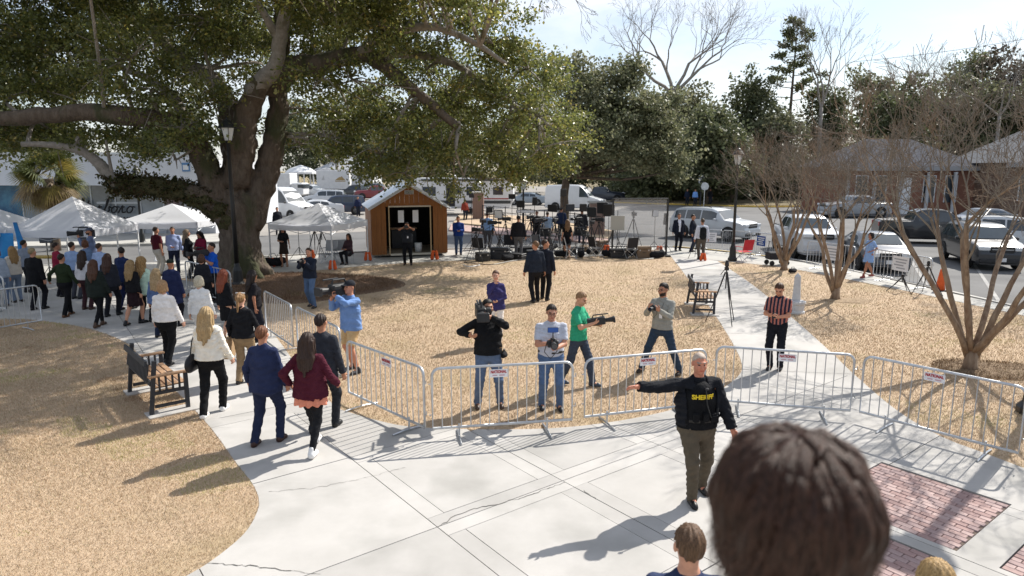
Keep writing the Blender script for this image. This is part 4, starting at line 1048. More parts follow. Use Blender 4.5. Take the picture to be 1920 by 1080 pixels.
bare_tree('tall bare tree with spreading limbs on the skyline', 1255, 5, 92, 175, 4.6, .42, 6, 5, .75, [(-.75, 0, .75), (.85, .2, .6), (-.15, -.3, 1), (.3, .2, 1)])
bare_tree('thin bare tree beside the tall pine', 1530, 60, 96, 200, 4.3, .26, 5, 8, .5, [(-.25, 0, 1), (.45, .2, .9), (.1, .1, 1)])
bare_tree('bare tree above the right-hand brick roof', 1860, 100, 88, 215, 3.6, .2, 5, 12, .6)
bare_tree('slender bare tree left of the round-headed pine', 1722, 120, 105, 210, 3.2, .16, 5, 14, .5)
bare_tree('bare pale-limbed tree before the white house', 632, 250, 135, 305, 3.2, .3, 5, 16, .8, [(-.8, 0, .5), (.8, 0, .6), (.1, 0, 1)])
# overhanging bare twigs at the top edge belong to a tree standing off to the right of the oak
# ---- crape myrtles
def myrtle(label, px, py, htop, seed, width=1.0, stems=6, depth=4):
    random.seed(seed); base = G(px, py); t = thing('crape_myrtle', label, 'tree', base, 0, 'bare crape myrtles on the lawn'); b = MB(); tw = MB()
    b.tube([(0, 0, -.05), (0, 0, .12), (0.02, 0, .5)], [.17, .125, .10], 10, M_myrt)
    for i in range(stems):
        a = 2 * math.pi * i / stems + random.uniform(-.3, .3); le = random.uniform(.22, .62) * width; d = Vector((math.cos(a) * le, math.sin(a) * le, 1)).normalized()
        p = Vector((math.cos(a) * .07, math.sin(a) * .07, random.uniform(.15, .45))); ln = htop * .42 * random.uniform(.85, 1.1)
        P = limb(b, [p, p + d * ln * .35 + Vector((random.gauss(0, .05), random.gauss(0, .05), 0)), p + d * ln * .7 + Vector((random.gauss(0, .06), random.gauss(0, .06), .0)), p + d * ln], .064, .036, M_myrt, 7, .06, 3)
        for k in range(4):
            q = P[-1] if k < 2 else P[len(P) * (k + 1) // 5]; nd = (d + Vector((random.gauss(0, .35), random.gauss(0, .35), .1))).normalized()
            grow(tw, q, nd, htop * .17, .022, depth + 1, M_twig if k else M_myrt, .60, .09, 5, .66, (2, 3), .0042)
    b.build('trunk', t, smooth=True); tw.build('branches', t); return t
myrtle('bare crape myrtle beside the red folding chair', 1470, 506, 5.8, 31, 1.0, 7)
myrtle('bare crape myrtle in the middle of the right lawn', 1566, 561, 5.0, 37, .9, 6)
myrtle('largest bare crape myrtle, nearest the barricades', 1818, 694, 6.1, 41, 1.15, 8)
myrtle('bare crape myrtle at the right edge of the picture', 1985, 560, 5.0, 43, 1.0, 6)
# ---- cabbage palm by the shopfront
pb = Vector((D(97, 400, 34).x, 34, -.12)); palm = thing('cabbage_palm', 'shaggy cabbage palm with a skirt of dead fronds before the shopfront', 'tree', pb)
b = MB(); pts = [(0, 0, 0), (.03, 0, 1.4), (0, 0, 3.6)]; b.tube(pts, [.24, .21, .24], 10, mat('palm_trunk', (.16, .12, .09), .95, (.25, .2, .15), 10, bump=.8, bscale=20, bdist=.03)); b.build('trunk', palm, smooth=True)
def fronds(name, n, zc, e0, e1, pal, ln0, ln1, droop):
    V = []; F = []; C = []
    for i in range(n):
        a = rng.uniform(0, 2 * np.pi); e = rng.uniform(e0, e1); d = np.array([math.cos(a) * math.cos(e), math.sin(a) * math.cos(e), math.sin(e)]); ln = rng.uniform(ln0, ln1)
        side = np.cross(d, [0, 0, 1]); side /= np.linalg.norm(side) + 1e-9; upv = np.cross(side, d); ro = rng.uniform(-1.2, 1.2); side = side * math.cos(ro) + upv * math.sin(ro); c0 = np.array([0, 0, zc]) + d * ln * .45; col = np.array(pal[rng.integers(len(pal))])
        for k in range(17):
            t = (k - 8) / 8; dd = d * math.cos(t * 1.25) + side * math.sin(t * 1.25); l2 = ln * .62 * (1 - .25 * abs(t)); nn = np.cross(dd, side + d) ; nn /= np.linalg.norm(nn) + 1e-9; ww = np.cross(dd, nn) * .030
            m_ = c0 + dd * l2 * .55; e_ = c0 + dd * l2 + np.array([0, 0, -droop * l2]); q = len(V); V += [c0 - ww * .4, m_ - ww, e_, m_ + ww]; F.append((q, q + 1, q + 2, q + 3)); C.append(col * rng.uniform(.8, 1.25))
    o = obj(name, npmesh(name, np.array(V), F, M_leaf2, cols=np.array(C)), palm); o['kind'] = 'stuff'
fronds('crown', 70, 3.75, -.45, 1.25, [(.12, .14, .035), (.08, .10, .03), (.17, .18, .05), (.25, .2, .05)], 1.3, 1.95, .25)
fronds('dead_skirt', 64, 3.5, -1.3, -.3, [(.30, .22, .12), (.22, .16, .09), (.36, .28, .17), (.25, .2, .06)], 1.2, 1.9, .35)
# hedge-like undergrowth along the far kerb
leafcloud('undergrowth', [(Vector((D(px, 360, 88 + (px % 7)).x, 88 + (px % 7), 1.2)), (3.2, 1.5, 1.6)) for px in range(1165, 1420, 24)] + [(Vector((D(px, 360, 92 + (px % 11)).x, 92 + (px % 11), 2.0)), (3.6, 1.8, 2.6)) for px in range(1410, 1960, 30)], 6500, 8, .42, PAL_DK, None, M_leaf2, kind='stuff', sig=.3)
tag(bpy.data.objects['undergrowth'], 'dark green undergrowth below the trees beyond the road', 'undergrowth')
# ------------------------------------------------------------------ street setting beyond the lawn
M_white = mat('white_paint', (0.74, 0.75, 0.76), 0.5, (0.66, 0.67, 0.69), 2, 5)
M_wall = mat('painted_render', (0.66, 0.68, 0.72), 0.8, (0.58, 0.60, 0.64), 0.6, 6, bump=0.1, bscale=40, col3=(0.5, 0.51, 0.53), scale3=0.4, lo3=0.5, hi3=0.8)
M_glassd = mat('dark_window_glass', (0.03, 0.04, 0.05), 0.08, (0.06, 0.075, 0.09), 0.8, spec=0.8)
M_glassl = mat('shop_glass', (0.16, 0.19, 0.22), 0.10, (0.28, 0.32, 0.36), 0.5, 4, spec=0.8)
M_black = mat('black_metal', (0.012, 0.013, 0.014), 0.45, spec=0.5)
M_blackp = mat('black_plastic', (0.016, 0.016, 0.018), 0.55, (0.03, 0.03, 0.032), 12, spec=0.4)
M_galv = mat('galvanised_steel', (0.46, 0.48, 0.51), 0.38, (0.58, 0.60, 0.62), 7, 5, metal=0.75, spec=0.5, bump=0.05, bscale=60)
M_wood = mat('bench_wood', (0.34, 0.20, 0.115), 0.7, (0.46, 0.29, 0.17), 5, 6, stretch=(1, 9, 9), bump=0.25, bscale=20, bdist=.006)
M_char = mat('charcoal_paint', (0.022, 0.026, 0.034), 0.5, (0.032, 0.036, 0.045), 8)
M_shed = mat('stained_shed_siding', (0.215, 0.075, 0.016), 0.62, (0.30, 0.115, 0.027), 3, 7, 0.3, 0.7, stretch=(6, 6, .6), bump=0.2, bscale=16, bdist=.01)
M_metal = mat('shed_roof_metal', (0.50, 0.55, 0.62), 0.35, (0.6, 0.64, 0.7), 2, metal=0.6)
M_paper = mat('white_paper', (0.78, 0.78, 0.80), 0.8)
M_red = mat('red_lettering', (0.42, 0.02, 0.03), 0.6)
M_rubber = mat('tyre_rubber', (0.014, 0.014, 0.015), 0.85, (0.03, 0.03, 0.03), 20)
M_rim = mat('alloy_rim', (0.45, 0.46, 0.48), 0.35, metal=0.8)
M_lampg = mat('lantern_glass', (0.72, 0.74, 0.74), 0.25, (0.62, 0.64, 0.64), 6)
M_hl = mat('headlight_glass', (0.62, 0.65, 0.68), 0.12, spec=0.8)
M_tl = mat('tail_light', (0.35, 0.015, 0.015), 0.2, spec=0.7)
M_orange = mat('orange_fabric', (0.62, 0.09, 0.015), 0.7, (0.75, 0.13, 0.03), 8)
M_canopy = mat('tent_canopy', (0.80, 0.81, 0.84), 0.75, (0.75, 0.76, 0.80), 1.5, 5, bump=0.2, bscale=3, bdist=.02, transl=((0.78, 0.80, 0.86), 0.32))

# lot beyond the road on the left, brick walk and verge in the middle, bank on the far right
sheet('car_park', GP((470, 440), (845, 424), (1000, 405), (1140, 396), (1300, 352), (300, 340), (200, 352), (405, 436)), -0.122, M_lot)
sheet('verge', GP((850, 416), (1000, 431), (1140, 446), (1150, 432), (1000, 405), (862, 400)), -0.02, M_lawn, z0=-.13)
M_bwalk = mat('brick_walk', (0.34, 0.22, 0.19), 0.9, (0.46, 0.34, 0.30), 3, 6, world=True)
sheet('brick_walk', GP((842, 430), (1000, 443), (1138, 456), (1140, 447), (1000, 432), (846, 419)), -0.03, M_bwalk, z0=-.13)
sheet('far_bank', GP((1150, 377), (1280, 381), (1420, 385), (1560, 384), (1700, 372), (1500, 340), (1100, 342), (1120, 366)), -0.01, mat('leaf_litter_bank', (0.12, 0.095, 0.05), .95, (0.2, 0.16, 0.085), 1.5, 6, world=True), z0=-.13)
kerb_run(smooth_line(GP((1150, 378.5), (1280, 382.5), (1420, 386.5), (1500, 386)), 4), 0.5, 0.02, M_yel, 'yellow_kerb')
sheet('shopfront_pavement', GP((-500, 462), (0, 461), (405, 452), (440, 445), (405, 436), (-500, 440)), -0.02, M_conc2, z0=-.13)
kerb_run(smooth_line(GP((-500, 462.5), (0, 461.5), (405, 452.5), (440, 445.5)), 3), 0.16, 0.0, M_kerb)
# lane and stall lines
M_line = mat('road_paint', (0.36, 0.355, 0.34), 0.8, (0.22, 0.215, 0.21), 5, world=True)
def paint(p0, p1, wd, z=-.122):
    p0, p1 = Vector(p0), Vector(p1); t = (p1 - p0).normalized(); n = Vector((-t.y, t.x, 0)) * wd / 2
    b = MB(); b.add([(q.x, q.y, z) for q in (p0 - n, p1 - n, p1 + n, p0 + n)], [(0, 1, 2, 3)]); tag(b.build('road_marking', m=M_line), kind='structure')
for a in ((1505, 489, 1470, 435), (1622, 512, 1580, 445), (1745, 538, 1690, 455), (1880, 566, 1810, 465)): paint(G(a[0], a[1]), G(a[2], a[3]), .12)
paint(G(1180, 440), G(1500, 430), .14)

# ---- white shopfront building on the left
def build_box(b, x0, x1, y0, y1, z0, z1, m): b.box(((x0 + x1) / 2, (y0 + y1) / 2, (z0 + z1) / 2), (x1 - x0, y1 - y0, z1 - z0), m)
SY = 42.0
shop = thing('shop_building', 'long white single-storey shop building with a plain fascia behind the tents', 'building', (0, SY, -.05))
xl, xr = D(-330, 400, SY).x, D(398, 400, SY).x
ztop, zf, zg = D(0, 290, SY).z + .05, D(0, 347, SY).z + .05, 0
b = MB(); build_box(b, xl, xr, .35, 12, 0, ztop - .3, M_wall); b.build('wall', shop)
b = MB(); build_box(b, xl - .02, xr + .02, -.9, .35, zf, ztop, M_wall); b.build('fascia', shop)
b = MB(); build_box(b, xl - .06, xr + .06, -.96, .5, ztop, ztop + .12, M_galv); b.build('coping', shop)
b = MB(); build_box(b, xl, xr, .30, .345, 0, .45, mat('shop_plinth', (.42, .44, .48), .8)); b.build('plinth', shop)
cuts = [-320, -180, -60, 40, 75, 120, 170, 215, 262, 305, 345, 392]
M_mull = mat('grey_aluminium', (.42, .44, .47), .45, metal=.5)
for i in range(len(cuts) - 1):
    a, c = D(cuts[i], 400, SY).x, D(cuts[i + 1], 400, SY).x
    g_ = [M_glassd, M_glassd, mat('blue_poster_glass', (.03, .10, .20), .15, (.08, .25, .38), 1.2), M_glassl, M_wall, M_glassl, M_glassl, M_glassl, M_glassl, mat('reflecting_glass', (.10, .11, .13), .1, (.2, .12, .13), 1), M_glassd][i]
    b = MB(); build_box(b, a + .05, c - .05, .24, .30, .46, zf - .02, g_); pw = b.build('window', shop)
    b = MB(); build_box(b, a - .04, a + .04, .20, .33, .0, zf - .01, M_mull); b.build('frame', pw)
b = MB(); build_box(b, D(180, 400, SY).x, D(262, 400, SY).x, .18, .235, D(0, 381, SY).z, D(0, 379, SY).z + .06, M_mull); b.build('transom', shop)
# hand-drawn script on the glass (only the letters one can read)
def script(strokes, px0, py0, sx, sy, y, r_, parent, m, slant=.25):
    b = MB()
    for st in strokes:
        P = smooth3([Vector(((D(px0 + (x + slant * yy) * sx, py0, y).x), 0, D(px0, py0 - yy * sy, y).z)) for x, yy in st], 4); b.tube(P, r_, 5, m)
    return b
ink = mat('black_lettering', (.012, .012, .014), .6)
let = {'r': [[(0, 0), (.4, 1.08), (.5, .86), (.74, .92)], [(.46, .95), (.5, .35), (.62, .03), (1.05, .12)]], 's': [[(0, 0), (.4, .6), (.55, 1), (.7, .5), (.6, 0), (.3, .02)], [(.6, 0), (1, .15)]],
       'b': [[(0, .1), (.35, 1.0), (.52, 1.9), (.36, 2.05), (.28, 1.2), (.26, .25), (.5, 0), (.85, .35), (.72, .9), (1.1, .78)]], 'o': [[(.75, .9), (.4, .95), (.1, .5), (.3, .02), (.7, .1), (.9, .6), (.75, .95), (1.2, .85)]],
       'l': [[(0, 0), (.4, 1), (.5, 2.1), (.3, 2.2), (.3, .3), (.6, .05)]], 't': [[(0, 0), (.35, 1), (.45, 1.9)], [(.45, 1.9), (.35, .3), (.6, .05)], [(.1, 1.3), (.8, 1.35)]], 'e': [[(0, .1), (.7, .6), (.5, 1), (.2, .6), (.3, .05), (.9, .15)]]}
strokes = []; xx = 0
for ch in 'lterboro':
    for st in let[ch]: strokes.append([(x + xx, yy) for x, yy in st])
    xx += {'l': .75, 't': .8, 'e': .85, 'r': 1.05, 'b': 1.05, 'o': 1.15}[ch]
b = script(strokes, 150, 397, 13.2, 12, SY + .17, .045, shop, ink); b.build('lettering', shop)
for v in shop.children[-1].data.vertices: v.co.y += .16; v.co.z += .05
tm = text_mesh('WOO', .42, .01); tm.materials.append(ink); o = obj('lettering', tm, shop, (D(240, 412, SY).x, .22, D(240, 412, SY).z + .05)); o.rotation_euler = (math.pi / 2, 0, 0)
b = MB(); build_box(b, D(362, 400, SY).x, D(376, 400, SY).x, -.95, -.905, D(0, 320, SY).z, D(0, 304, SY).z, mat('blue_sign', (.10, .22, .42), .6)); sg = b.build('sign', shop)
b = MB(); build_box(b, D(364, 400, SY).x, D(374, 400, SY).x, -.965, -.951, D(0, 317, SY).z, D(0, 308, SY).z, M_white); b.build('sign_panel', sg)

# ---- brick building on the right
def hip_building(name, label, px0, px1, yd, zbase, zeave, zridge, mwall, mroof, depth=10, wins=(), trim=None):
    trim = trim or mat('muted_trim', (.30, .30, .31), .8)
    x0, x1 = D(px0, 400, yd).x, D(px1, 400, yd).x; cx = (x0 + x1) / 2; t = thing(name, label, 'building', (cx, yd, zbase)); w2 = (x1 - x0) / 2
    b = MB(); build_box(b, -w2, w2, 0, depth, 0, zeave, mwall); b.build('wall', t)
    b = MB(); e = .5; ins = depth / 2
    vs = [(-w2 - e, -e, zeave), (w2 + e, -e, zeave), (w2 + e, depth + e, zeave), (-w2 - e, depth + e, zeave), (-w2 + ins, depth / 2, zridge), (w2 - ins, depth / 2, zridge)]
    b.add(vs, [(0, 1, 5, 4), (1, 2, 5), (2, 3, 4, 5), (3, 0, 4), (3, 2, 1, 0)], mroof); b.build('roof', t)
    if trim is not None: b = MB(); build_box(b, -w2 - e - .03, w2 + e + .03, -e - .06, -e + .05, zeave - .38, zeave + .02, trim); b.build('fascia', t)
    for (fx0, fx1, fz0, fz1, kind) in wins:
        a, c = -w2 + fx0 * 2 * w2, -w2 + fx1 * 2 * w2; b = MB(); build_box(b, a, c, -.05, -.003, fz0 * zeave, fz1 * zeave, M_glassd if kind != 'door' else M_white); wv = b.build('door' if kind == 'door' else 'window', t)
        b = MB(); f = .07
        for q in ((a - f, a, fz0, fz1), (c, c + f, fz0, fz1)): build_box(b, q[0], q[1], -.08, -.002, q[2] * zeave, q[3] * zeave, M_white)
        build_box(b, a - f, c + f, -.081, -.001, fz1 * zeave, fz1 * zeave + f, M_white); b.build('frame', wv)
    return t
M_brickw = mat('red_brick_wall', (0.19, 0.085, 0.055), 0.9, (0.27, 0.13, 0.09), 5, 6, bump=0.3, bscale=30, stretch=(1, 1, 3))
M_shing = mat('grey_shingle', (0.085, 0.087, 0.10), 1.0, (0.125, 0.127, 0.14), 4, 6, bump=0.4, bscale=20, spec=.05)
hb = hip_building('brick_house', 'red brick building with a grey hip roof behind the bare myrtles', 1570, 1822, 62, -.1, 4.3, 6.9, M_brickw, M_shing, 8, [(.12, .2, .25, .8, 'w'), (.26, .34, .25, .8, 'w'), (.44, .52, 0, .75, 'door'), (.62, .7, .25, .8, 'w'), (.78, .86, .25, .8, 'w')])
for px in (1590, 1640, 1690, 1740, 1790):
    b = MB(); x = D(px, 400, 61.2).x - hb.location.x; b.lathe([(.22, 0), (.16, .15), (.15, 3.6), (.20, 3.8)], 10, mat('muted_column', (.42, .43, .45), .8), (x, -.35, 0)); b.build('column', hb, smooth=True)
hip_building('brick_house', 'darker building with a pale roof at the right edge', 1880, 2120, 58, -.1, 4.6, 7.6, mat('brown_brick', (.12, .075, .055), .9, (.17, .11, .08), 5), mat('pale_roof', (.14, .145, .155), .95, (.19, .195, .205), 3, spec=.1), 8, [(.1, .2, .3, .8, 'w'), (.3, .4, .3, .8, 'w'), (.5, .6, .3, .8, 'w')])
# white house far behind the car park, with a columned porch
wh = hip_building('white_house', 'white clapboard house far behind the car park', 598, 700, 150, -.1, 4.0, 7.5, M_white, mat('house_roof', (.36, .37, .39), .8, (.42, .43, .45), 3), 12, [(.1, .17, .3, .8, 'w'), (.3, .37, .3, .8, 'w'), (.55, .63, 0, .8, 'w'), (.75, .82, .3, .8, 'w')])
gz = thing('pavilion', 'small white columned pavilion left of the white house', 'pavilion', (D(565, 340, 146).x, 146, -.1))
for i in range(6):
    a = i * math.pi / 3; b = MB(); b.lathe([(.22, 0), (.16, .2), (.15, 2.9), (.24, 3.1)], 8, M_white, (2.6 * math.cos(a), 2.6 * math.sin(a), 0)); b.build('column', gz, smooth=True)
b = MB(); b.lathe([(3.3, 3.1), (3.3, 3.5), (2.2, 4.3), (.1, 5.0)], 12, M_white); b.build('roof', gz)
b = MB(); b.lathe([(3.2, 0), (3.2, .35), (3.0, .4)], 12, M_conc2); b.build('base', gz)

# ---- shed
s0, s1 = G(699, 484), G(839, 479); sx = (s1 - s0); sw = sx.length; srz = math.atan2(sx.y, sx.x)
shed = thing('wooden_shed', 'orange-stained wooden shed with open double doorway and metal roof', 'shed', (s0 + s1) / 2, srz)
hw = sw / 2; ez, pz, dp = 2.28, 3.28, 3.4; dw0, dw1, dh = -1.02 + .12, .92, 2.12
F_ = .14
def zroof(x): return ez + (pz - ez) * (1 - abs(x) / hw)
npl = 16
for i in range(npl):
    a, c = -hw + sw * i / npl + .004, -hw + sw * (i + 1) / npl - .004
    z0 = F_
    if a < dw1 and c > dw0: z0 = F_ + dh + .02
    b = MB(); za, zc = zroof(a), zroof(c)
    if a < 0 < c: continue_pts = [(a, z0), (c, z0), (c, zc), (0, pz), (a, za)]
    else: continue_pts = [(a, z0), (c, z0), (c, zc), (a, za)]
    n = len(continue_pts); b.add([(x, 0, z) for x, z in continue_pts] + [(x, .04, z) for x, z in continue_pts], [tuple(range(n)), tuple(range(2 * n - 1, n - 1, -1))] + [(k, n + k, n + (k + 1) % n, (k + 1) % n) for k in range(n)], M_shed); b.build('plank', shed)
b = MB()
for x in (-hw, hw): build_box(b, x - .02, x + .02, .045, dp, F_, ez, M_shed)
build_box(b, -hw + .03, hw - .03, dp - .03, dp, F_, ez, M_shed); b.build('wall', shed)
b = MB(); build_box(b, -hw + .03, hw - .03, .05, dp - .04, F_ - .05, F_ + .02, mat('plywood_floor', (.30, .24, .17), .8)); b.build('floor', shed)
b = MB()
for x in (-hw + .3, 0, hw - .3): build_box(b, x - .06, x + .06, .06, dp - .1, 0, F_ - .055, M_char)
b.build('skid', shed)
for sgn in (-1, 1):
    b = MB(); o_ = .16; n_ = 7
    for k in range(n_):
        y0, y1 = -.22 + (dp + .44) * k / n_, -.22 + (dp + .44) * (k + 1) / n_ - .01
        p = [(0, pz + .07), (sgn * (hw + o_), ez - (pz - ez) * o_ / hw + .07)]
        vs = [(p[0][0], y0, p[0][1]), (p[1][0], y0, p[1][1]), (p[1][0], y1, p[1][1]), (p[0][0], y1, p[0][1])]; vs += [(x, y, z - .045) for x, y, z in vs]
        b.add(vs, [(0, 1, 2, 3), (7, 6, 5, 4), (0, 4, 5, 1), (1, 5, 6, 2), (2, 6, 7, 3), (3, 7, 4, 0)], M_metal)
    b.build('roof_panel', shed)
b = MB(); b.tube([(0, -.24, pz + .09), (0, dp + .24, pz + .09)], .06, 6, M_metal); b.build('ridge_cap', shed)
for sgn in (-1, 1):
    b = MB(); p0, p1 = Vector((0, -.20, pz - .02)), Vector((sgn * (hw + .14), -.20, ez - .10)); b.tube([p0, p1], .06, 4, mat('pale_fascia', (.55, .58, .62), .6)); b.build('barge_board', shed)
b = MB(); build_box(b, -.2, .2, -.03, -.002, 2.83, 3.0, mat('grey_vent', (.62, .63, .62), .6)); vt = b.build('gable_vent', shed)
for k in range(4): b = MB(); build_box(b, -.18, .18, -.042, -.031, 2.845 + k * .037, 2.862 + k * .037, M_char); b.build('louver', vt)
b = MB(); tr = mat('door_trim', (.50, .36, .2), .7)
build_box(b, dw0 - .05, dw0, -.02, .045, F_, F_ + dh, tr); build_box(b, dw1, dw1 + .05, -.02, .045, F_, F_ + dh, tr); build_box(b, dw0 - .05, dw1 + .05, -.021, .046, F_ + dh, F_ + dh + .06, mat('light_trim', (.6, .55, .45), .6)); build_box(b, dw0, dw1, -.03, .05, F_ - .06, F_ + .03, mat('light_trim', (.6, .55, .45), .6)); b.build('door_frame', shed)
for i, x in enumerate((-.36, .30)):
    b = MB(); build_box(b, x - .13, x + .13, .25, .255, 1.55, 2.1, M_paper); tag(b.build('paper_sheet', loc=shed.location, rz=srz), ('left' if i == 0 else 'right') + ' white paper sheet hanging in the dark shed doorway', 'paper')
M_shade = mat('dark_shed_lining', (.010, .009, .009), .9)  # near-black sheets added inside the shed, its interior shade put into their colour
b = MB(); build_box(b, -hw + .04, hw - .04, dp - .06, dp - .035, F_ + .03, ez, M_shade); b.add([(-hw + .03, .05, F_ + .03), (-hw + .03, dp - .06, F_ + .03), (-hw + .03, dp - .06, ez), (-hw + .03, .05, ez)], [(0, 1, 2, 3)], M_shade); b.add([(hw - .03, .05, F_ + .03), (hw - .03, dp - .06, F_ + .03), (hw - .03, dp - .06, ez), (hw - .03, .05, ez)], [(3, 2, 1, 0)], M_shade); b.build('lining', shed)
b = MB(); b.lathe([(.15, 0), (.18, .4), (.17, .41), (.14, .02)], 14, M_white); tag(b.build('bucket', loc=shed.matrix_basis @ Vector((.45, .6, F_ + .02)), smooth=True), 'white plastic bucket standing inside the shed doorway', 'bucket')
b = MB(); b.box((0, 0, .45), (1.2, .5, .9), M_char, bev=.02); b.box((0, -.02, .95), (1.25, .55, .06), M_wood); tag(b.build('cabinet', loc=shed.matrix_basis @ Vector((0, 2.4, F_ + .02)), rz=srz), 'dark cabinet at the back of the open shed', 'cabinet')

# ---- pop-up tents
def tent(label, c, rz, w=3.0, zv=1.95, zp=2.95, val=.24, weights=False):
    t = thing('canopy_tent', label, 'tent', c, rz, 'white pop-up tents'); h = w / 2; b = MB(); n = 8; vs = []; fs = []
    cs = [(-h, -h), (h, -h), (h, h), (-h, h)]
    for s_ in range(4):
        a, c_ = Vector((*cs[s_], zv)), Vector((*cs[(s_ + 1) % 4], zv)); k0 = len(vs)
        for i in range(n + 1):
            for j in range(7):
                v_ = j / 6; p = a.lerp(c_, i / n) * (1 - v_); p.z = zv + (zp - zv) * (v_ ** 1.12) - .10 * math.sin(math.pi * i / n) * (1 - v_) * math.sin(math.pi * min(1, v_ * 2 + .12)) - .035 * math.sin(math.pi * i / n) * (1 - v_); vs.append(p)
        for i in range(n):
            for j in range(6): fs.append((k0 + i * 7 + j, k0 + (i + 1) * 7 + j, k0 + (i + 1) * 7 + j + 1, k0 + i * 7 + j + 1))
    b.add(vs, fs, M_canopy); cn = b.build('canopy', t, smooth=True)
    for s_ in range(4):
        b = MB(); a, c_ = Vector((*cs[s_], 0)), Vector((*cs[(s_ + 1) % 4], 0)); vs = []; m_ = 12; nn = (a + c_).normalized() * .012
        for i in range(m_ + 1):
            p = a.lerp(c_, i / m_) + nn; z = zv - .035 * math.sin(math.pi * i / m_); vs += [(p.x + nn.x * math.sin(i * 1.9), p.y + nn.y * math.sin(i * 1.9), z - val), (p.x, p.y, z + .004)]
        b.add(vs, [(2 * i, 2 * i + 2, 2 * i + 3, 2 * i + 1) for i in range(m_)], M_canopy); b.build('valance', t, smooth=True)
    for x, y in cs:
        b = MB(); b.box((x * .985, y * .985, zv / 2), (.045, .045, zv), M_white); lg = b.build('leg', t)
        b = MB(); b.box((x * .985, y * .985, .006), (.16, .16, .012), M_galv); b.build('foot', lg)
    b = MB()
    for s_ in range(4):
        a, c_ = Vector((*cs[s_], zv - .06)) * .985, Vector((*cs[(s_ + 1) % 4], zv - .06)) * .985; a.z = c_.z = zv - .06; m_ = a.lerp(c_, .5)
        for p, q in ((a, m_), (m_, c_)):
            d = Vector((0, 0, .32)); b.tube([p, q - d], .011, 4, M_galv); b.tube([p - d, q], .011, 4, M_galv)
    b.build('truss', t)
    if weights:
        for i, (x, y) in enumerate(cs):
            p = t.matrix_basis @ Vector((x * .98, y * .98, 0)); sandbag(('orange weight bag strapped to the ' + ['near left', 'near right', 'far right', 'far left'][i] + ' leg of the tent by the shed'), p)
    return t
def sandbag(label, p, sc_=1.0, m=None):
    t = thing('sandbag', label, 'sandbag', p); f = Field(.03)
    for q in (-1, 1): f.rc((q * .10, 0, .07), (q * .07, 0, .34), .075, .05, 1, 1)
    f.rc((-.07, 0, .34), (.07, 0, .34), .03, .03); P, Q = f.mesh(.022); obj('bag', npmesh('bag', P * sc_, Q, m or M_orange, True), t)
    b = MB(); b.tube([(-.05, 0, .36 * sc_), (0, 0, .44 * sc_), (.05, 0, .36 * sc_)], .012, 5, M_black); b.build('handle', t)
tent('largest white pop-up tent over the crowd, left of the oak', Vector((D(143, 440, 24.2).x, 24.2, 0)), R(-3), 2.85, 1.92, 2.98)
tent('white pop-up tent just behind the oak trunk', Vector((D(327, 440, 27.8).x, 27.8, 0)), R(4), 3.1, 1.92, 2.55)
tent('white pop-up tent cut off by the left edge', Vector((D(-46, 440, 23.5).x, 23.5, 0)), R(6), 3.0, 1.98, 2.9)
tent('white pop-up tent left of the wooden shed', Vector((D(600, 440, 28.3).x, 28.3, 0)), R(-17), 2.9, 1.78, 2.55, weights=True)
# blue tarpaulin tied to the left tent
def tarp(label, pts, m):
    b = MB(); n = 10; vs = []; a, b_, c, d = [Vector(p) for p in pts]
    for i in range(n + 1):
        for j in range(n + 1):
            u, v = i / n, j / n; p = (a.lerp(b_, u)).lerp(d.lerp(c, u), v); p.y += .12 * math.sin(u * 13 + v * 2) * v + .05 * math.sin(u * 29); vs.append(p)
    b.add(vs, [(i * (n + 1) + j, (i + 1) * (n + 1) + j, (i + 1) * (n + 1) + j + 1, i * (n + 1) + j + 1) for i in range(n) for j in range(n)], m)
    o = b.build('tarpaulin', smooth=True); md = o.modifiers.new('thick', 'SOLIDIFY'); md.thickness = .004; tag(o, label, 'tarpaulin')
M_blue = mat('blue_tarpaulin', (0.015, 0.20, 0.52), .5, (0.03, 0.28, 0.62), 3, bump=.3, bscale=8)
tarp('bright blue tarpaulin hanging under the left tent', [D(-60, 437, 22.6), D(26, 437, 22.4), D(26, 500, 22.4), D(-60, 520, 22.6)], M_blue)
tarp('strip of blue tarpaulin slanting from the left tent corner', [D(24, 417, 21.95), D(31, 417, 21.95), D(58, 490, 21.6), D(40, 495, 21.6)], M_blue)

# ---- steel crowd barricades
BAR_P = None
def barricade_proto():
    t = empty('barricade'); Ln, Ht, zb = 2.15, 1.08, .17; h = Ln / 2; rc_ = .12
    P = [(-h, 0, zb)]; 
    P += [(-h, 0, Ht - rc_)] + [(-h + rc_ - rc_ * math.cos(a), 0, Ht - rc_ + rc_ * math.sin(a)) for a in (.4, .8, 1.2)] + [(-h + rc_, 0, Ht), (h - rc_, 0, Ht)] + [(h - rc_ + rc_ * math.sin(a), 0, Ht - rc_ + rc_ * math.cos(a)) for a in (.4, .8, 1.2)] + [(h, 0, Ht - rc_), (h, 0, zb)]
    b = MB(); b.tube(P, .021, 7, M_galv, closed=True); b.build('frame', t, smooth=True)
    bb = MB(); bb.tube([(0, 0, zb), (0, 0, Ht)], .0085, 5, M_galv, cap=False); bm = bb.mesh('bar')
    n = 15
    for i in range(1, n): obj('bar', bm, t, (-h + Ln * i / n, 0, 0))
    for x in (-.68, .68):
        b = MB(); b.tube([(x, 0, zb + .05), (x, 0, .03)], .015, 6, M_galv); b.tube([(x, -.30, .012), (x, -.1, .028), (x, .1, .028), (x, .30, .012)], .016, 5, M_galv); b.build('foot', t)
    b = MB()
    for z in (.38, .85): b.tube([(h + .018, 0, z), (h + .05, 0, z), (h + .05, 0, z + .05)], .008, 5, M_galv); b.tube([(-h - .018, 0, z), (-h - .05, 0, z)], .008, 5, M_galv)
    b.build('hook', t); return t
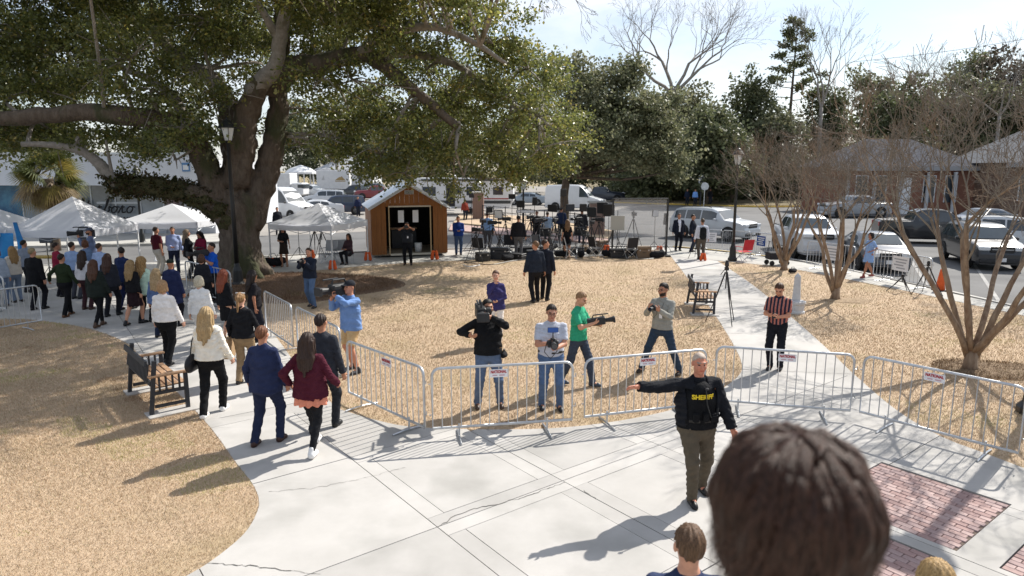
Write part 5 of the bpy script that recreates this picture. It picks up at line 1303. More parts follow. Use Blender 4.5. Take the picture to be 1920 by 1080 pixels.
def barricade(a, c, label, sign=None, dark=False):
    global BAR_P
    if BAR_P is None: BAR_P = barricade_proto(); t = BAR_P
    else: t = copy_tree(BAR_P) if not getattr(barricade, 'sgn', None) else copy_tree(BAR_P)
    d = c - a; t.location = (a + c) / 2; t.rotation_euler = (0, 0, math.atan2(d.y, d.x)); t.scale = (d.length / 2.15, 1, 1); t['label'] = label; t['category'] = 'barricade'; t['group'] = 'steel crowd barricades'
    return t
nat_me = text_mesh('NATIONAL', .085, .002, bold=.003); nat_me.materials.append(M_red)
sub_me = []
def national(t, fx):
    b = MB(); b.box((0, 0, 0), (.27, .006, .12), M_paper); o = b.build('sign_plate', t, loc=(fx, -.026, .97)); o.scale = (1 / t.scale.x, 1, 1)
    l = obj('lettering', nat_me, o, (-.0, -.006, .022)); l.rotation_euler = (math.pi / 2, 0, 0); l.scale = (.55, .72, 1)
    bb = MB()
    for x0, x1 in ((-.09, -.02), (.01, .09)): bb.box(((x0 + x1) / 2, -.005, -.03), (x1 - x0, .002, .016), mat('faint_print', (.55, .35, .4), .8))
    bb.build('print', o)
blist = [((655, 753), (797, 822), 'barricade angling towards us beside the burgundy sweater', .15), ((812, 824), (1072, 806), 'barricade in front of the black-shirted cameraman', -.08), ((1095, 801), (1318, 775), 'barricade behind the outstretched arm of the sheriff', .0),
         ((1338, 768), (1592, 789), 'barricade across the walk before the man in the striped shirt', .05), ((1610, 791), (1907, 872), 'barricade beside the largest crape myrtle, nearest the bricks', -.05)]
bts = [barricade(G(*a), G(*c), l) for a, c, l, f in blist]
more = [((500, 628), (551, 664), 'barricade between the black-topped woman and the lawn'), ((560, 668), (641, 722), 'barricade between the grey suit and the man in khaki shorts'), ((-75, 640), (80, 613), 'barricade across the walk at the left edge'), ((-130, 575), (14, 590), 'second barricade at the left edge, half hidden by the first'),
        ((352, 552), (436, 578), 'barricade beneath the oak, behind the navy coat'), ((1302, 471), (1352, 474), 'barricade before the silver police car'), ((1354, 474), (1405, 478), 'roadside barricade just right of the lamp post'), ((1407, 478), (1462, 487), 'roadside barricade with a blue notice behind the red chair'), ((1512, 501), (1600, 516), 'barricade before the white parked truck'), ((1636, 522), (1742, 546), 'barricade before the grey parked saloon')]
bt2 = [barricade(G(*a), G(*c), l) for a, c, l in more]
for t, (_, _, _, f) in zip(bts, blist): national(t, f)
def notice(t, fx, col, w_=.55, h_=.45, z=.72):
    b = MB(); b.box((0, 0, 0), (w_, .008, h_), mat('notice_%s' % col, col, .6)); o = b.build('notice', t, loc=(fx, -.03, z)); o.scale = (1 / t.scale.x, 1, 1); b = MB(); pm = M_white if col != '#dcdce0' else mat('grey_print', (.35, .36, .4), .8)
    for k, (x0, x1) in enumerate(((-.8, .8), (-.6, .7), (-.8, .4), (-.5, .6))): b.box(((x0 + x1) / 2 * w_ / 2, -.006, h_ * (.3 - k * .2)), ((x1 - x0) * w_ / 2, .003, h_ * .09), pm)
    b.build('print', o)
notice(bt2[5], .2, '#dcdce0'); notice(bt2[7], -.3, '#1c3f80'); notice(bt2[8], .15, '#dcdce0', .7, .55); notice(bt2[9], 0, '#dcdce0', .75, .5)

# ---- benches
def bench(label, p_near, p_far, face_right=True):
    a, c = Vector(p_far), Vector(p_near); d = c - a; rz = math.atan2(d.y, d.x); t = thing('park_bench', label, 'bench', (a + c) / 2, rz); Lb = 1.5; h = Lb / 2
    # local +x runs from the far end to the near end, the bench looks to local +y
    for x in (-h, h):
        b = MB(); b.box((x, .25, .31), (.06, .06, .62), M_char); b.build('leg', t); b = MB(); b.box((x, -.25, .45), (.06, .06, .9), M_char, Matrix.Rotation(R(-7), 3, 'X')); b.build('leg', t)
        b = MB(); b.box((x, .0, .645), (.085, .62, .035), M_wood, bev=.008); b.build('armrest', t)
        b = MB()
        b.box((x, 0, .36), (.05, .50, .05), M_char); b.box((x, 0, .14), (.045, .48, .045), M_char)
        for k in range(4): b.box((x, -.15 + .1 * k, .49), (.022, .03, .29), M_char)
        b.build('end_frame', t)
        b = MB(); b.box((x, 0, -.0), (.36, .75, .05), M_conc, bev=.006); b.build('concrete_pad', t)
    for k in range(5): b = MB(); b.box((0, -.2 + .105 * k, .435 + .004 * k), (Lb - .07, .088, .028), M_wood, bev=.005); b.build('slat', t)
    b = MB(); rx = Matrix.Rotation(R(-9), 3, 'X'); b.box((0, -.315, .86), (Lb - .06, .035, .09), M_char, rx); b.box((0, -.265, .52), (Lb - .06, .035, .07), M_char, rx); b.build('back_rail', t)
    sm = MB(); sm.box((0, 0, 0), (.045, .018, .28), M_char); sm = sm.mesh('back_slat')
    for k in range(17): o = obj('back_slat', sm, t, (-h + .09 + k * (Lb - .18) / 16, -.291, .69)); o.rotation_euler = (R(-9), 0, 0)
    return t
bench('dark slatted bench with brown seat at the left lawn edge', G(327, 776), G(275, 727))
bench('dark slatted bench beside the tripod on the right-hand walk', G(1327, 600), G(1303, 562))

# ---- lamp posts
def lamp(label, p, h, big=1.0):
    t = thing('lamp_post', label, 'lamp post', p, 0, 'black lantern lamp posts'); k = big
    b = MB(); b.lathe([(.20 * k, 0), (.20 * k, .10), (.15 * k, .18), (.13 * k, .55), (.085 * k, .70), (.07 * k, .8)], 12, M_black); b.build('base', t, smooth=False)
    b = MB(); b.lathe([(.068 * k, .75), (.06 * k, h * .5), (.048 * k, h - .85), (.075 * k, h - .83), (.06 * k, h - .76)], 10, M_black); b.build('pole', t, smooth=True)
    b = MB(); b.lathe([(.11 * k, h - .76), (.20 * k, h - .36)], 6, M_lampg); b.build('lantern_glass', t)
    for i in range(6):
        a = i * math.pi / 3; b = MB(); b.tube([(.112 * k * math.cos(a), .112 * k * math.sin(a), h - .77), (.203 * k * math.cos(a), .203 * k * math.sin(a), h - .35)], .010 * k, 4, M_black); b.build('lantern_bar', t)
    b = MB(); b.lathe([(.27 * k, h - .36), (.26 * k, h - .33), (.15 * k, h - .20), (.10 * k, h - .12), (.035 * k, h - .08), (.03 * k, h - .03), (.012, h)], 12, M_black); b.build('cap', t, smooth=False)
lamp('tall black lantern post beside the oak trunk', G(447, 537), 5.62, 1.15)
lamp('black lantern post beside the red folding chair', G(1373, 489), 4.9)
lamp('black lantern post among the media equipment', Vector((D(981, 400, 39).x, 39, -.12)), 3.7)
lamp('black lantern post before the white shopfront', Vector((D(262, 400, 37).x, 37, -.12)), 4.25)
lamp('black lantern post standing off the right edge, throwing its shadow on the bricks', Vector((8.57, 10.48, 0)), 6.0, 1.5)

# ---- brick pillars, rail fence, signs, obelisk
M_pill = mat('pillar_brick', (0.22, 0.13, 0.10), 0.9, (0.34, 0.24, 0.20), 9, 5, bump=.3, bscale=30, stretch=(1, 1, 3))
def pillar(label, px, ybot, h):
    p = G(px, ybot); t = thing('brick_pillar', label, 'pillar', (p.x, p.y, -.05)); n = int(h / .09); me = []
    for k in range(2): q = MB(); q.box((0, 0, 0), (.225, .225, .072), M_pill, bev=.006); me.append(q.mesh('brick'))
    b = MB(); b.box((0, 0, h / 2), (.86, .86, h), mat('pillar_mortar', (.3, .26, .23), .95)); b.build('core', t)
    for r_ in range(n):
        o_ = .5 if r_ % 2 else 0
        for k in range(4):
            x = -.345 + .23 * k
            obj('brick', me[0], t, (x, -.345 - .0, .045 + .09 * r_))
            if k in (1, 2): obj('brick', me[0], t, (.345, -.345 + .23 * k, .045 + .09 * r_))
    b = MB(); b.box((0, 0, h + .05), (1.06, 1.06, .10), M_conc2, bev=.01); b.build('cap', t); return t
pillar('brick pillar before the travel trailer', 897, 409, 2.1); pillar('brick pillar beside the white passenger van', 1118, 438, 1.95)
fen = thing('rail_fence', 'low dark rail fence between the brick pillars', 'fence', G(1000, 420))
f0, f1 = G(905, 410) - fen.location, G(1108, 434) - fen.location
for k in range(9): b = MB(); p = f0.lerp(f1, k / 8); b.box((p.x, p.y, .55), (.07, .07, 1.15), M_char); b.build('post', fen)
for z in (.25, .65, 1.05): b = MB(); b.tube([f0 + Vector((0, 0, z)), f1 + Vector((0, 0, z))], .025, 5, M_char); b.build('rail', fen)
sp = Vector((D(1313, 380, 76).x, 76, -.02)); t = thing('road_sign', 'small white road sign on a dark post at the far kerb', 'sign', sp)
b = MB(); b.tube([(0, 0, 0), (0, 0, 3.4)], .09, 6, M_char); b.build('post', t); b = MB(); b.box((0, -.1, 2.85), (.62, .03, .95), M_white, bev=.01); pl = b.build('sign_plate', t)
b = MB(); b.box((0, -.122, 2.62), (.40, .01, .22), M_char); b.box((0, -.122, 3.05), (.44, .01, .10), M_char); b.build('print', pl)
sp = Vector((D(1320, 378, 70).x, 70, -.02)); t = thing('stop_sign', 'grey back of a stop sign seen before the dark trees', 'sign', sp)
b = MB(); b.tube([(0, 0, 0), (0, 0, 2.6)], .045, 6, M_galv); b.build('post', t); b = MB(); b.lathe([(.42, -.012), (.42, .012)], 8, M_galv, (0, -.06, 2.25), 'Y'); b.build('sign_plate', t)
ob_ = G(1491, 586); t = thing('concrete_obelisk', 'short white concrete obelisk on a round base beside the walk', 'marker', ob_, R(20)); M_pc = mat('pale_concrete', (.60, .60, .60), .8, (.5, .5, .51), 6, bump=.2, bscale=40)
b = MB(); b.lathe([(.25, -.02), (.25, .05), (.22, .07), (.23, .24), (.26, .27), (.26, .33), (.14, .36)], 16, M_pc); b.build('base', t)
b = MB(); b.lathe([(.15, .36), (.11, 1.02), (.0, 1.12)], 4, M_pc); b.build('shaft', t)
b = MB(); p0, p1 = D(1590, 117, 86), D(2050, 50, 70); b.tube([p0.lerp(p1, k / 12) + Vector((0, 0, -1.2 * math.sin(math.pi * k / 12) * .3)) for k in range(13)], .022, 4, M_black); tag(b.build('power_line'), 'thin black power line crossing the sky at the right', 'cable')
# courthouse landing under the photographer (behind and below the frame)
st = tag(empty('terrace'), kind='structure')
for nm_, y0, y1, zt in (('landing', -4, .55, 2.30), ('step', .55, 1.6, 1.88), ('step', 1.6, 2.4, .60), ('step', 2.4, 3.75, .29)): b = MB(); b.box((1, (y0 + y1) / 2, zt / 2 - .03), (11, y1 - y0, zt + .06), M_conc2); b.build(nm_, st)
# ------------------------------------------------------------------ vehicles (local +x is forward)
def paintm(c, rough=.33, metal=.0):
    s = srgb(c); return mat('car_paint_%s' % c, s, rough, tuple(x * .93 for x in s), 1.5, 4, metal=metal, spec=.55, coat=.6)
KINDS_V = {
    'suv': dict(L=4.85, W=1.94, belt=1.10, prof=[(-2.42, .72), (-2.40, 1.00), (-2.32, 1.16), (-2.12, 1.64), (-1.85, 1.72), (-.6, 1.77), (.25, 1.74), (.62, 1.66), (1.18, 1.16), (1.7, 1.10), (2.15, 1.02), (2.36, .88), (2.42, .66)], cab=(2, 8), wx=(-1.45, 1.48), wr=.37, wins=[(-2.05, -1.35), (-1.27, -.35), (-.27, .66)]),
    'sedan': dict(L=4.8, W=1.84, belt=.96, prof=[(-2.40, .62), (-2.38, .92), (-2.25, 1.03), (-1.72, 1.07), (-1.0, 1.36), (-.5, 1.44), (.1, 1.45), (.45, 1.40), (1.15, 1.00), (1.7, .94), (2.15, .84), (2.35, .72), (2.40, .55)], cab=(3, 8), wx=(-1.38, 1.42), wr=.33, wins=[(-1.35, -.45), (-.37, .62)]),
    'pickup': dict(L=5.8, W=2.0, belt=1.22, prof=[(-2.90, .70), (-2.89, 1.18), (-2.80, 1.24), (-1.25, 1.25), (-1.05, 1.74), (-.85, 1.86), (-.2, 1.90), (.35, 1.87), (.62, 1.78), (1.15, 1.30), (2.2, 1.24), (2.72, 1.14), (2.88, .70)], cab=(3, 9), wx=(-1.85, 1.85), wr=.42, wins=[(-.98, -.22), (-.14, .68)]),
    'van': dict(L=6.0, W=2.05, belt=1.35, prof=[(-3.0, .65), (-2.99, 1.3), (-2.96, 2.35), (-2.80, 2.55), (-.5, 2.62), (.55, 2.58), (.95, 2.38), (1.30, 2.0), (1.75, 1.42), (2.2, 1.30), (2.75, 1.16), (2.94, .95), (3.0, .66)], cab=(1, 8), wx=(-1.85, 1.95), wr=.38, wins=[(.62, 1.52)]),
}
def car(kind, label, p, rz, col, roof=None, stripe=None, lod=0, group='parked vehicles', wins=True, name=None, dark_glass=True, scale=1.0):
    k = KINDS_V[kind]; t = thing(name or {'suv': 'parked_suv', 'sedan': 'parked_car', 'pickup': 'pickup_truck', 'van': 'parked_van'}[kind], label, {'suv': 'car', 'sedan': 'car', 'pickup': 'truck', 'van': 'van'}[kind], p, rz, group)
    t.scale = (scale,) * 3
    W2 = k['W'] / 2; belt = k['belt']; pr = k['prof']; c0, c1 = k['cab']; pm = paintm(col); n = len(pr)
    def wid(x):
        e = (abs(x) / (k['L'] / 2)); return W2 * (1 - .13 * max(0, e - .72) / .28 * max(0, e - .72) / .28 - .02 * e)
    def top_at(x):
        for i in range(n - 1):
            if pr[i][0] <= x <= pr[i + 1][0]: u = (x - pr[i][0]) / max(1e-6, pr[i + 1][0] - pr[i][0]); return pr[i][1] + (pr[i + 1][1] - pr[i][1]) * u
        return pr[-1][1]
    def sec(x, zt):
        w_ = wid(x); cabn = zt > belt + .12; wt = w_ - max(0, zt - belt) * (.30 if kind != 'van' else .10); bz = min(belt, zt - .03)
        return [(w_ * .90, .26), (w_ * .985, .36), (w_, .62 if bz > .7 else bz * .8), (w_ * .985, bz), (wt * .955 + .0, max(bz + .008, zt - .09)) if cabn else (w_ * .96, max(bz + .006, zt - .015)), (wt * .84, zt - .012) if cabn else (w_ * .84, zt - .004), (0, zt + .012)]
    b = MB(); vs = []; m_ = 13
    for x, zt in pr:
        h = sec(x, zt); full = [(-y, z) for y, z in h] + [(y, z) for y, z in h[-2::-1]]; vs += [(x, y, z) for y, z in full]
    fs = [(i * m_ + j, i * m_ + j + 1, (i + 1) * m_ + j + 1, (i + 1) * m_ + j) for i in range(n - 1) for j in range(m_ - 1)] + [tuple(range(m_)), tuple((n - 1) * m_ + j for j in range(m_ - 1, -1, -1))] + [(i * m_ + 12, i * m_, (i + 1) * m_, (i + 1) * m_ + 12) for i in range(n - 1)]
    b.add(vs, fs, pm); body = b.build('body', t, smooth=False)
    me = body.data; me.polygons.foreach_set('use_smooth', [True] * len(me.polygons))
    try: me.set_sharp_from_angle(angle=R(32))
    except Exception: pass
    def side(x, z, s, off=.007):
        zt = top_at(x); w_ = wid(x); wt = w_ - max(0, zt - belt) * (.30 if kind != 'van' else .10); u = min(1, max(0, (z - belt) / max(.05, zt - .09 - belt))); return (x, s * ((w_ * .985) * (1 - u) + wt * .955 * u + off), z)
    if wins:
        for s in (-1, 1):
            for (a, c) in k['wins']:
                xs = [a + (c - a) * i / 5 for i in range(6)]; lo = [side(x, belt + .03, s) for x in xs]; hi = [side(x, max(belt + .05, top_at(x) - .13), s) for x in xs]
                b = MB(); b.add(lo + hi, [((i, i + 1, 7 + i, 6 + i) if s < 0 else (i + 1, i, 6 + i, 7 + i)) for i in range(5)], M_glassd); b.build('side_window', t, smooth=True)
    def topglass(i0, i1, nm):
        (xa, za), (xb, zb) = pr[i0], pr[i1]; b = MB(); ha, hb = sec(xa, za), sec(xb, zb); off = Vector((-(zb - za), 0, xb - xa)).normalized() * .012
        def row(x, z, h, u): wq = h[5][0]; return [(x, -wq * 1.02, z), (x, -wq * .5, z + .008), (x, 0, z + .012), (x, wq * .5, z + .008), (x, wq * 1.02, z)]
        r0 = row(xa + (xb - xa) * .07, za + (zb - za) * .07, ha, 0); r1 = row(xa + (xb - xa) * .95, za + (zb - za) * .95, hb, 1)
        vs = [tuple(Vector(q) + off) for q in r0 + r1]; b.add(vs, [(i, 5 + i, 6 + i, i + 1) for i in range(4)], M_glassd if nm != 'windscreen' else mat('windscreen_glass', (.07, .085, .095), .05, (.10, .12, .13), .7, spec=.9)); b.build(nm, t, smooth=True)
    if kind == 'suv': topglass(7, 8, 'windscreen'); topglass(2, 3, 'rear_window')
    elif kind == 'sedan': topglass(7, 8, 'windscreen'); topglass(3, 4, 'rear_window')
    elif kind == 'pickup': topglass(8, 9, 'windscreen'); topglass(3, 4, 'rear_window')
    else: topglass(6, 8, 'windscreen')
    wr = k['wr']
    for x in k['wx']:
        for s in (-1, 1):
            y = s * (wid(x) - .105)
            b = MB(); b.lathe([(wr * 1.17, -.02), (wr * 1.17, .006), (wr * 1.02, .006)], 20, M_rubber, (x, s * (wid(x) - .0), wr + .02), 'Y'); b.build('wheel_arch', t)
            wh_ = empty('wheel'); wh_.parent = t
            b = MB(); b.lathe([(wr * .62, -.11), (wr * .93, -.115), (wr, -.07), (wr, .07), (wr * .93, .115), (wr * .62, .11)], 20, M_rubber, (x, y + s * .02, wr), 'Y'); b.build('tyre', wh_, smooth=True)
            b = MB(); b.lathe([(wr * .63, -.02 + s * .09), (wr * .60, .02 + s * .09), (wr * .2, s * .10 + .01)] if s > 0 else [(wr * .2, -.11), (wr * .60, -.11), (wr * .63, -.07)], 14, M_rim, (x, y + s * .02, wr), 'Y'); b.build('rim', wh_)
    xf = pr[-1][0]; hz = pr[-3][1] - .10; wf = wid(xf)
    for s in (-1, 1):
        b = MB(); b.box((xf - .13, s * (wf - .20), hz - .03), (.30, .40, .16), M_hl, bev=.03); b.build('headlight', t)
        b = MB(); b.box((pr[0][0] + .06, s * (wid(pr[0][0]) - .12), belt - .16), (.16, .16, .26), M_tl, bev=.03); b.build('tail_light', t)
        b = MB(); xm = k['wins'][-1][1] + .02; b.box((xm, s * (W2 + .10), belt + .07), (.12, .20, .14), pm if kind != 'van' else M_blackp, bev=.03); b.build('wing_mirror', t)
    b = MB(); b.box((xf - .02, 0, hz - .06), (.07, wf * 1.02, .24), M_blackp, bev=.02); gr = b.build('grille', t)
    b = MB(); b.box((xf + .02, 0, hz - .05), (.02, wf * .9, .03), M_rim); b.build('chrome_bar', gr)
    b = MB(); b.box((xf - .06, 0, .40), (.22, wf * 1.92, .20), M_blackp if kind in ('suv', 'van') else (M_rim if kind == 'pickup' else pm), bev=.04); b.build('bumper', t)
    b = MB(); b.box((pr[0][0] + .02, 0, .46), (.18, wid(pr[0][0]) * 1.92, .22), M_blackp if kind != 'pickup' else M_rim, bev=.04); b.build('bumper', t)
    b = MB(); b.box((xf + .06, 0, .46), (.012, .30, .15), M_white); b.build('number_plate', t)
    if kind == 'pickup':
        b = MB(); b.box((-2.03, 0, 1.262), (1.5, W2 * 1.72, .02), M_blackp); b.build('bed_cover', t)
    if kind == 'suv':
        for s in (-1, 1): b = MB(); b.tube([(-1.8, s * .62, 1.79), (-1.6, s * .62, 1.83), (.0, s * .62, 1.83), (.2, s * .62, 1.79)], .018, 5, M_black); b.build('roof_rail', t)
    if stripe: b = MB(); [b.box((0, s * (W2 + .004), .86), (k['L'] * .62, .006, .12), cloth(stripe)) for s in (-1, 1)]; b.build('side_stripe', t)
    return t
def gz(px, py, z=-.12): p = G(px, py, z); return Vector((p.x, p.y, z))
def at_d(px, y, z=-.12): return Vector((D(px, 400, y).x, y, z))
ptr = Vector((0, 0, 0))
car('suv', 'silver police suv parked behind the men in suits', gz(1337, 447), R(-48), '#c4c8cc', scale=1.04)
car('pickup', 'white pickup parked nose-in behind a barricade', Vector((gz(1552, 492).x + .35, gz(1552, 492).y + 3.3, -.12)), R(-98), '#c9ccd0')
car('sedan', 'dark grey saloon parked nose-in with a white notice before it', Vector((gz(1688, 516).x + .35, gz(1688, 516).y + 2.7, -.12)), R(-104), '#4a4f57')
car('suv', 'black car parked nose-in beyond the largest myrtle', Vector((gz(1885, 512).x + .8, gz(1885, 512).y + 2.8, -.12)), R(-106), '#24262b')
car('pickup', 'black pickup in the row behind the grey saloon', gz(1745, 455), R(-15), '#1d1f24')
car('pickup', 'silver pickup on the far side of the road', gz(1600, 407), R(186), '#8d9197')
car('suv', 'white suv half hidden by the largest myrtle', gz(1890, 472), R(-30), '#c6c9cc')
car('sedan', 'blue-grey car before the brick building', gz(1840, 430), R(-160), '#3a4656')
car('sedan', 'pale car beyond the lamp on the right', at_d(1408, 95), R(-170), '#a9adb2')
# left cluster in the car park
car('van', 'white news van with an open side door behind the oak', gz(530, 410), R(-28), '#d4d7da')
car('sedan', 'white saloon nearest the open news van', gz(592, 405), R(200), '#cfd2d6')
car('suv', 'dark blue suv above the tent by the shed', gz(637, 402), R(192), '#2f3d55')
car('suv', 'white suv with dark windows in the middle of the car park', gz(610, 385), R(188), '#c8ccd1')
car('pickup', 'white work truck behind the white suv', gz(585, 371), R(-12), '#ccd0d4')
car('pickup', 'black pickup beside the white cargo trailer', gz(668, 371), R(168), '#20242e')
car('pickup', 'dark red pickup left of the shed roof', gz(704, 374), R(196), '#7d2026')
car('suv', 'white suv far back beside the cargo trailer', at_d(695, 118), R(175), '#cfd2d6')
car('sedan', 'pale car far back before the white house', at_d(622, 140), R(175), '#c4c7cc')
car('sedan', 'grey car just left of the white van', gz(988, 384), R(170), '#8f9aa4')
car('van', 'white passenger van behind the second oak', gz(1078, 394), R(-18), '#d6d8da', scale=.98)
car('pickup', 'navy blue truck with a covered bed behind the white van', gz(1128, 378), R(-4), '#28303f')
# white cargo trailer, box truck, travel trailer
def boxvan(name, label, p, rz, L_, W_, H_, m, z0=.55, logo=False, cat='trailer'):
    t = thing(name, label, cat, p, rz, 'parked vehicles'); b = MB(); b.box((0, 0, z0 + H_ / 2), (L_, W_, H_), m, bev=.06); b.build('body', t)
    for s in (-1, 1):
        for x in (-.45, .45):
            b = MB(); b.lathe([(.2, -.1), (.34, -.1), (.36, 0), (.34, .1), (.2, .1)], 16, M_rubber, (x - L_ * .08, s * (W_ / 2 - .12), .36), 'Y'); b.build('tyre', t)
    b = MB(); b.box((0, 0, z0 - .05), (L_ * .98, W_ * .9, .12), M_char); b.build('chassis', t)
    b = MB(); [b.box((x, s * W_ / 2, z0 + H_ / 2), (.03, .03, H_ * .96), M_galv) for x in (-L_ / 2, L_ / 2) for s in (-1, 1)]; b.build('corner_trim', t); return t
ct = boxvan('cargo_trailer', 'white cargo trailer with a small gold mountain emblem', gz(628, 363), R(4), 5.4, 2.4, 3.4, M_white)
M_gold = mat('gold_emblem', (.38, .27, .12), .6)
b = MB(); b.add([(-.9, 0, -.35), (.9, 0, -.35), (.25, 0, .35), (0, 0, .15), (-.1, 0, .25)], [(0, 1, 2, 3, 4)], M_gold); b.box((0, .0, -.5), (1.7, .01, .12), M_gold); o = b.build('emblem', ct, loc=(1.2, -1.215, 2.6))
b = MB(); b.add([(-.3, 0, -.4), (.2, 0, -.4), (.1, 0, .4)], [(0, 1, 2)], mat('grey_emblem', (.5, .5, .5), .6)); b.build('emblem', ct, loc=(-1.6, -1.215, 2.7))
bt = boxvan('box_truck', 'white box truck half hidden by the oak trunk', gz(515, 372), R(-8), 6.0, 2.4, 3.0, M_white, cat='truck')
b = MB(); b.box((3.9, 0, 1.35), (1.8, 2.1, 1.7), M_white, bev=.15); cb = b.build('cab', bt); b = MB(); b.box((4.45, 0, 1.75), (.9, 2.13, .6), M_glassd, bev=.08); b.build('cab_window', cb)
rv = thing('travel_trailer', 'white travel trailer with black stripes, its door open', 'trailer', gz(872, 401), R(-3), 'parked vehicles')
b = MB(); prof = [(-4.4, .55), (4.1, .55), (4.55, 1.3), (4.5, 2.5), (4.1, 3.25), (-4.2, 3.3), (-4.45, 3.1)]; n = len(prof)
b.add([(x, -1.2, z) for x, z in prof] + [(x, 1.2, z) for x, z in prof], [tuple(range(n)), tuple(range(2 * n - 1, n - 1, -1))] + [((k + 1) % n, k, n + k, n + (k + 1) % n) for k in range(n)], M_white); b.build('body', rv)
M_rvd = mat('rv_graphite', (.05, .055, .06), .5)
for nm, x0, x1, z0, z1, m in (('window', -3.7, -2.5, 1.7, 2.5, M_glassd), ('doorway', -1.55, -.75, .75, 2.75, M_black), ('window', .3, 1.5, 1.75, 2.5, M_glassd), ('window', 2.7, 3.6, 1.8, 2.5, M_glassd)):
    b = MB(); b.box(((x0 + x1) / 2, -1.208, (z0 + z1) / 2), (x1 - x0, .03, z1 - z0), m); b.build(nm, rv)
b = MB(); b.box((-.33, -1.33, 1.75), (.8, .05, 2.0), M_white, Matrix.Rotation(R(12), 3, 'Z')); dr = b.build('door', rv); b = MB(); b.box((-.33, -1.365, 2.2), (.4, .02, .6), M_glassd, Matrix.Rotation(R(12), 3, 'Z')); b.build('door_window', dr)
b = MB(); b.box((.2, -1.206, 1.15), (8.2, .02, .28), M_rvd); b.box((2.6, -1.207, 1.45), (3.0, .02, .10), mat('rv_red', (.3, .03, .03), .5)); b.build('side_stripe', rv)
for k in range(3): b = MB(); b.box((-1.15, -1.35 - .25 * k, .62 - .2 * k), (.75, .24, .04), M_galv); b.build('step', rv)
b = MB(); b.tube([(-3.8, -1.28, 3.12), (3.6, -1.28, 3.12)], .08, 8, M_rvd); b.build('awning', rv)
for x in (-.1, .9): b = MB(); b.lathe([(.2, -.1), (.36, -.1), (.38, 0), (.36, .1), (.2, .1)], 16, M_rubber, (x + .6, -1.1, .38), 'Y'); b.build('tyre', rv)
b = MB(); b.box((-1.2, 0, 3.42), (.8, .7, .25), M_white, bev=.05); b.build('roof_unit', rv)
# ------------------------------------------------------------------ cameras, tripods, stands, bags and other gear
M_lens = mat('lens_glass', (.01, .012, .02), .05, spec=.9)
def dslr(label, p, rz, pitch=0, s=1.0, name='camera'):
    t = thing(name, label, 'camera', p, rz); t.rotation_euler = (pitch, 0, rz); t.scale = (s,) * 3     # lens looks to local -y
    b = MB(); b.box((0, 0, 0), (.14, .06, .095), M_blackp, bev=.012); b.box((0, 0, .058), (.06, .055, .03), M_blackp, bev=.008); b.build('body', t)
    b = MB(); b.lathe([(.036, -.03), (.038, -.09), (.043, -.14), (.043, -.155)], 14, M_blackp, axis='Y'); l = b.build('lens', t); l.data.update()
    b = MB(); b.lathe([(.036, -.157), (.036, -.156)], 14, M_lens, axis='Y'); b.build('lens_glass', l)
    b = MB(); b.tube([(-.07, .01, .03), (-.10, .05, -.12), (-.02, .08, -.22), (.06, .06, -.12), (.07, .01, .03)], .006, 4, M_black); b.build('strap', t); return t
def video_camera(label, p, rz, s=1.0, pitch=0):
    t = thing('video_camera', label, 'camera', p, rz); t.rotation_euler = (pitch, 0, rz); t.scale = (s,) * 3
    b = MB(); b.box((0, .02, 0), (.13, .36, .17), M_blackp, bev=.015); b.box((0, .22, -.01), (.12, .08, .19), M_char, bev=.01); b.build('body', t)
    b = MB(); b.lathe([(.045, -.16), (.05, -.22), (.06, -.30), (.065, -.36)], 12, M_blackp, axis='Y'); b.box((0, -.36, 0), (.17, .05, .13), M_blackp, bev=.01); b.build('lens', t)
    b = MB(); b.tube([(0, -.12, .09), (0, -.10, .15), (0, .10, .15), (0, .13, .09)], .016, 6, M_blackp); b.build('handle', t)
    b = MB(); b.box((.10, -.10, .05), (.07, .12, .06), M_blackp, bev=.01); b.build('viewfinder', t)
    b = MB(); b.tube([(-.05, -.24, .16), (-.05, .02, .16)], .014, 6, M_char); b.build('microphone', t); return t
def tripod(label, p, h, rz=0, spread=.42, top='cam', col=None, name='tripod', group='tripods'):
    t = thing(name, label, 'tripod', p, rz, group); m = col or M_blackp
    for k in range(3):
        a = 2 * math.pi * k / 3 + .5; e = Vector((math.cos(a), math.sin(a), 0)) * spread * h; lg = MB(); q = Vector((0, 0, h * .88)); lg.tube([q + e * .06, q.lerp(e, .5), q.lerp(e, .52), e + Vector((0, 0, .012))], [.022, .020, .014, .012], 6, m); lg.build('leg', t)
    b = MB(); b.tube([(0, 0, h * .6), (0, 0, h * .92)], .018, 6, m); b.build('centre_column', t)
    b = MB(); b.box((0, 0, h * .94), (.09, .09, h * .06), m, bev=.012); b.tube([(0, .04, h * .95), (.05, .40, h * .80)], .010, 5, m); b.build('head', t)
    if top == 'cam': video_camera(label.replace('tripod', 'video camera on the tripod') if len(label.split()) < 13 else 'video camera on a tripod', Vector(p) + Vector((0, 0, h * .97 + .10)), rz)
    elif top == 'ball': b = MB(); b.lathe([(.03, h * .97), (.05, h * .985), (.055, h * 1.02), (.035, h * 1.06), (.045, h * 1.08)], 10, m); b.build('mount', t)
    return t
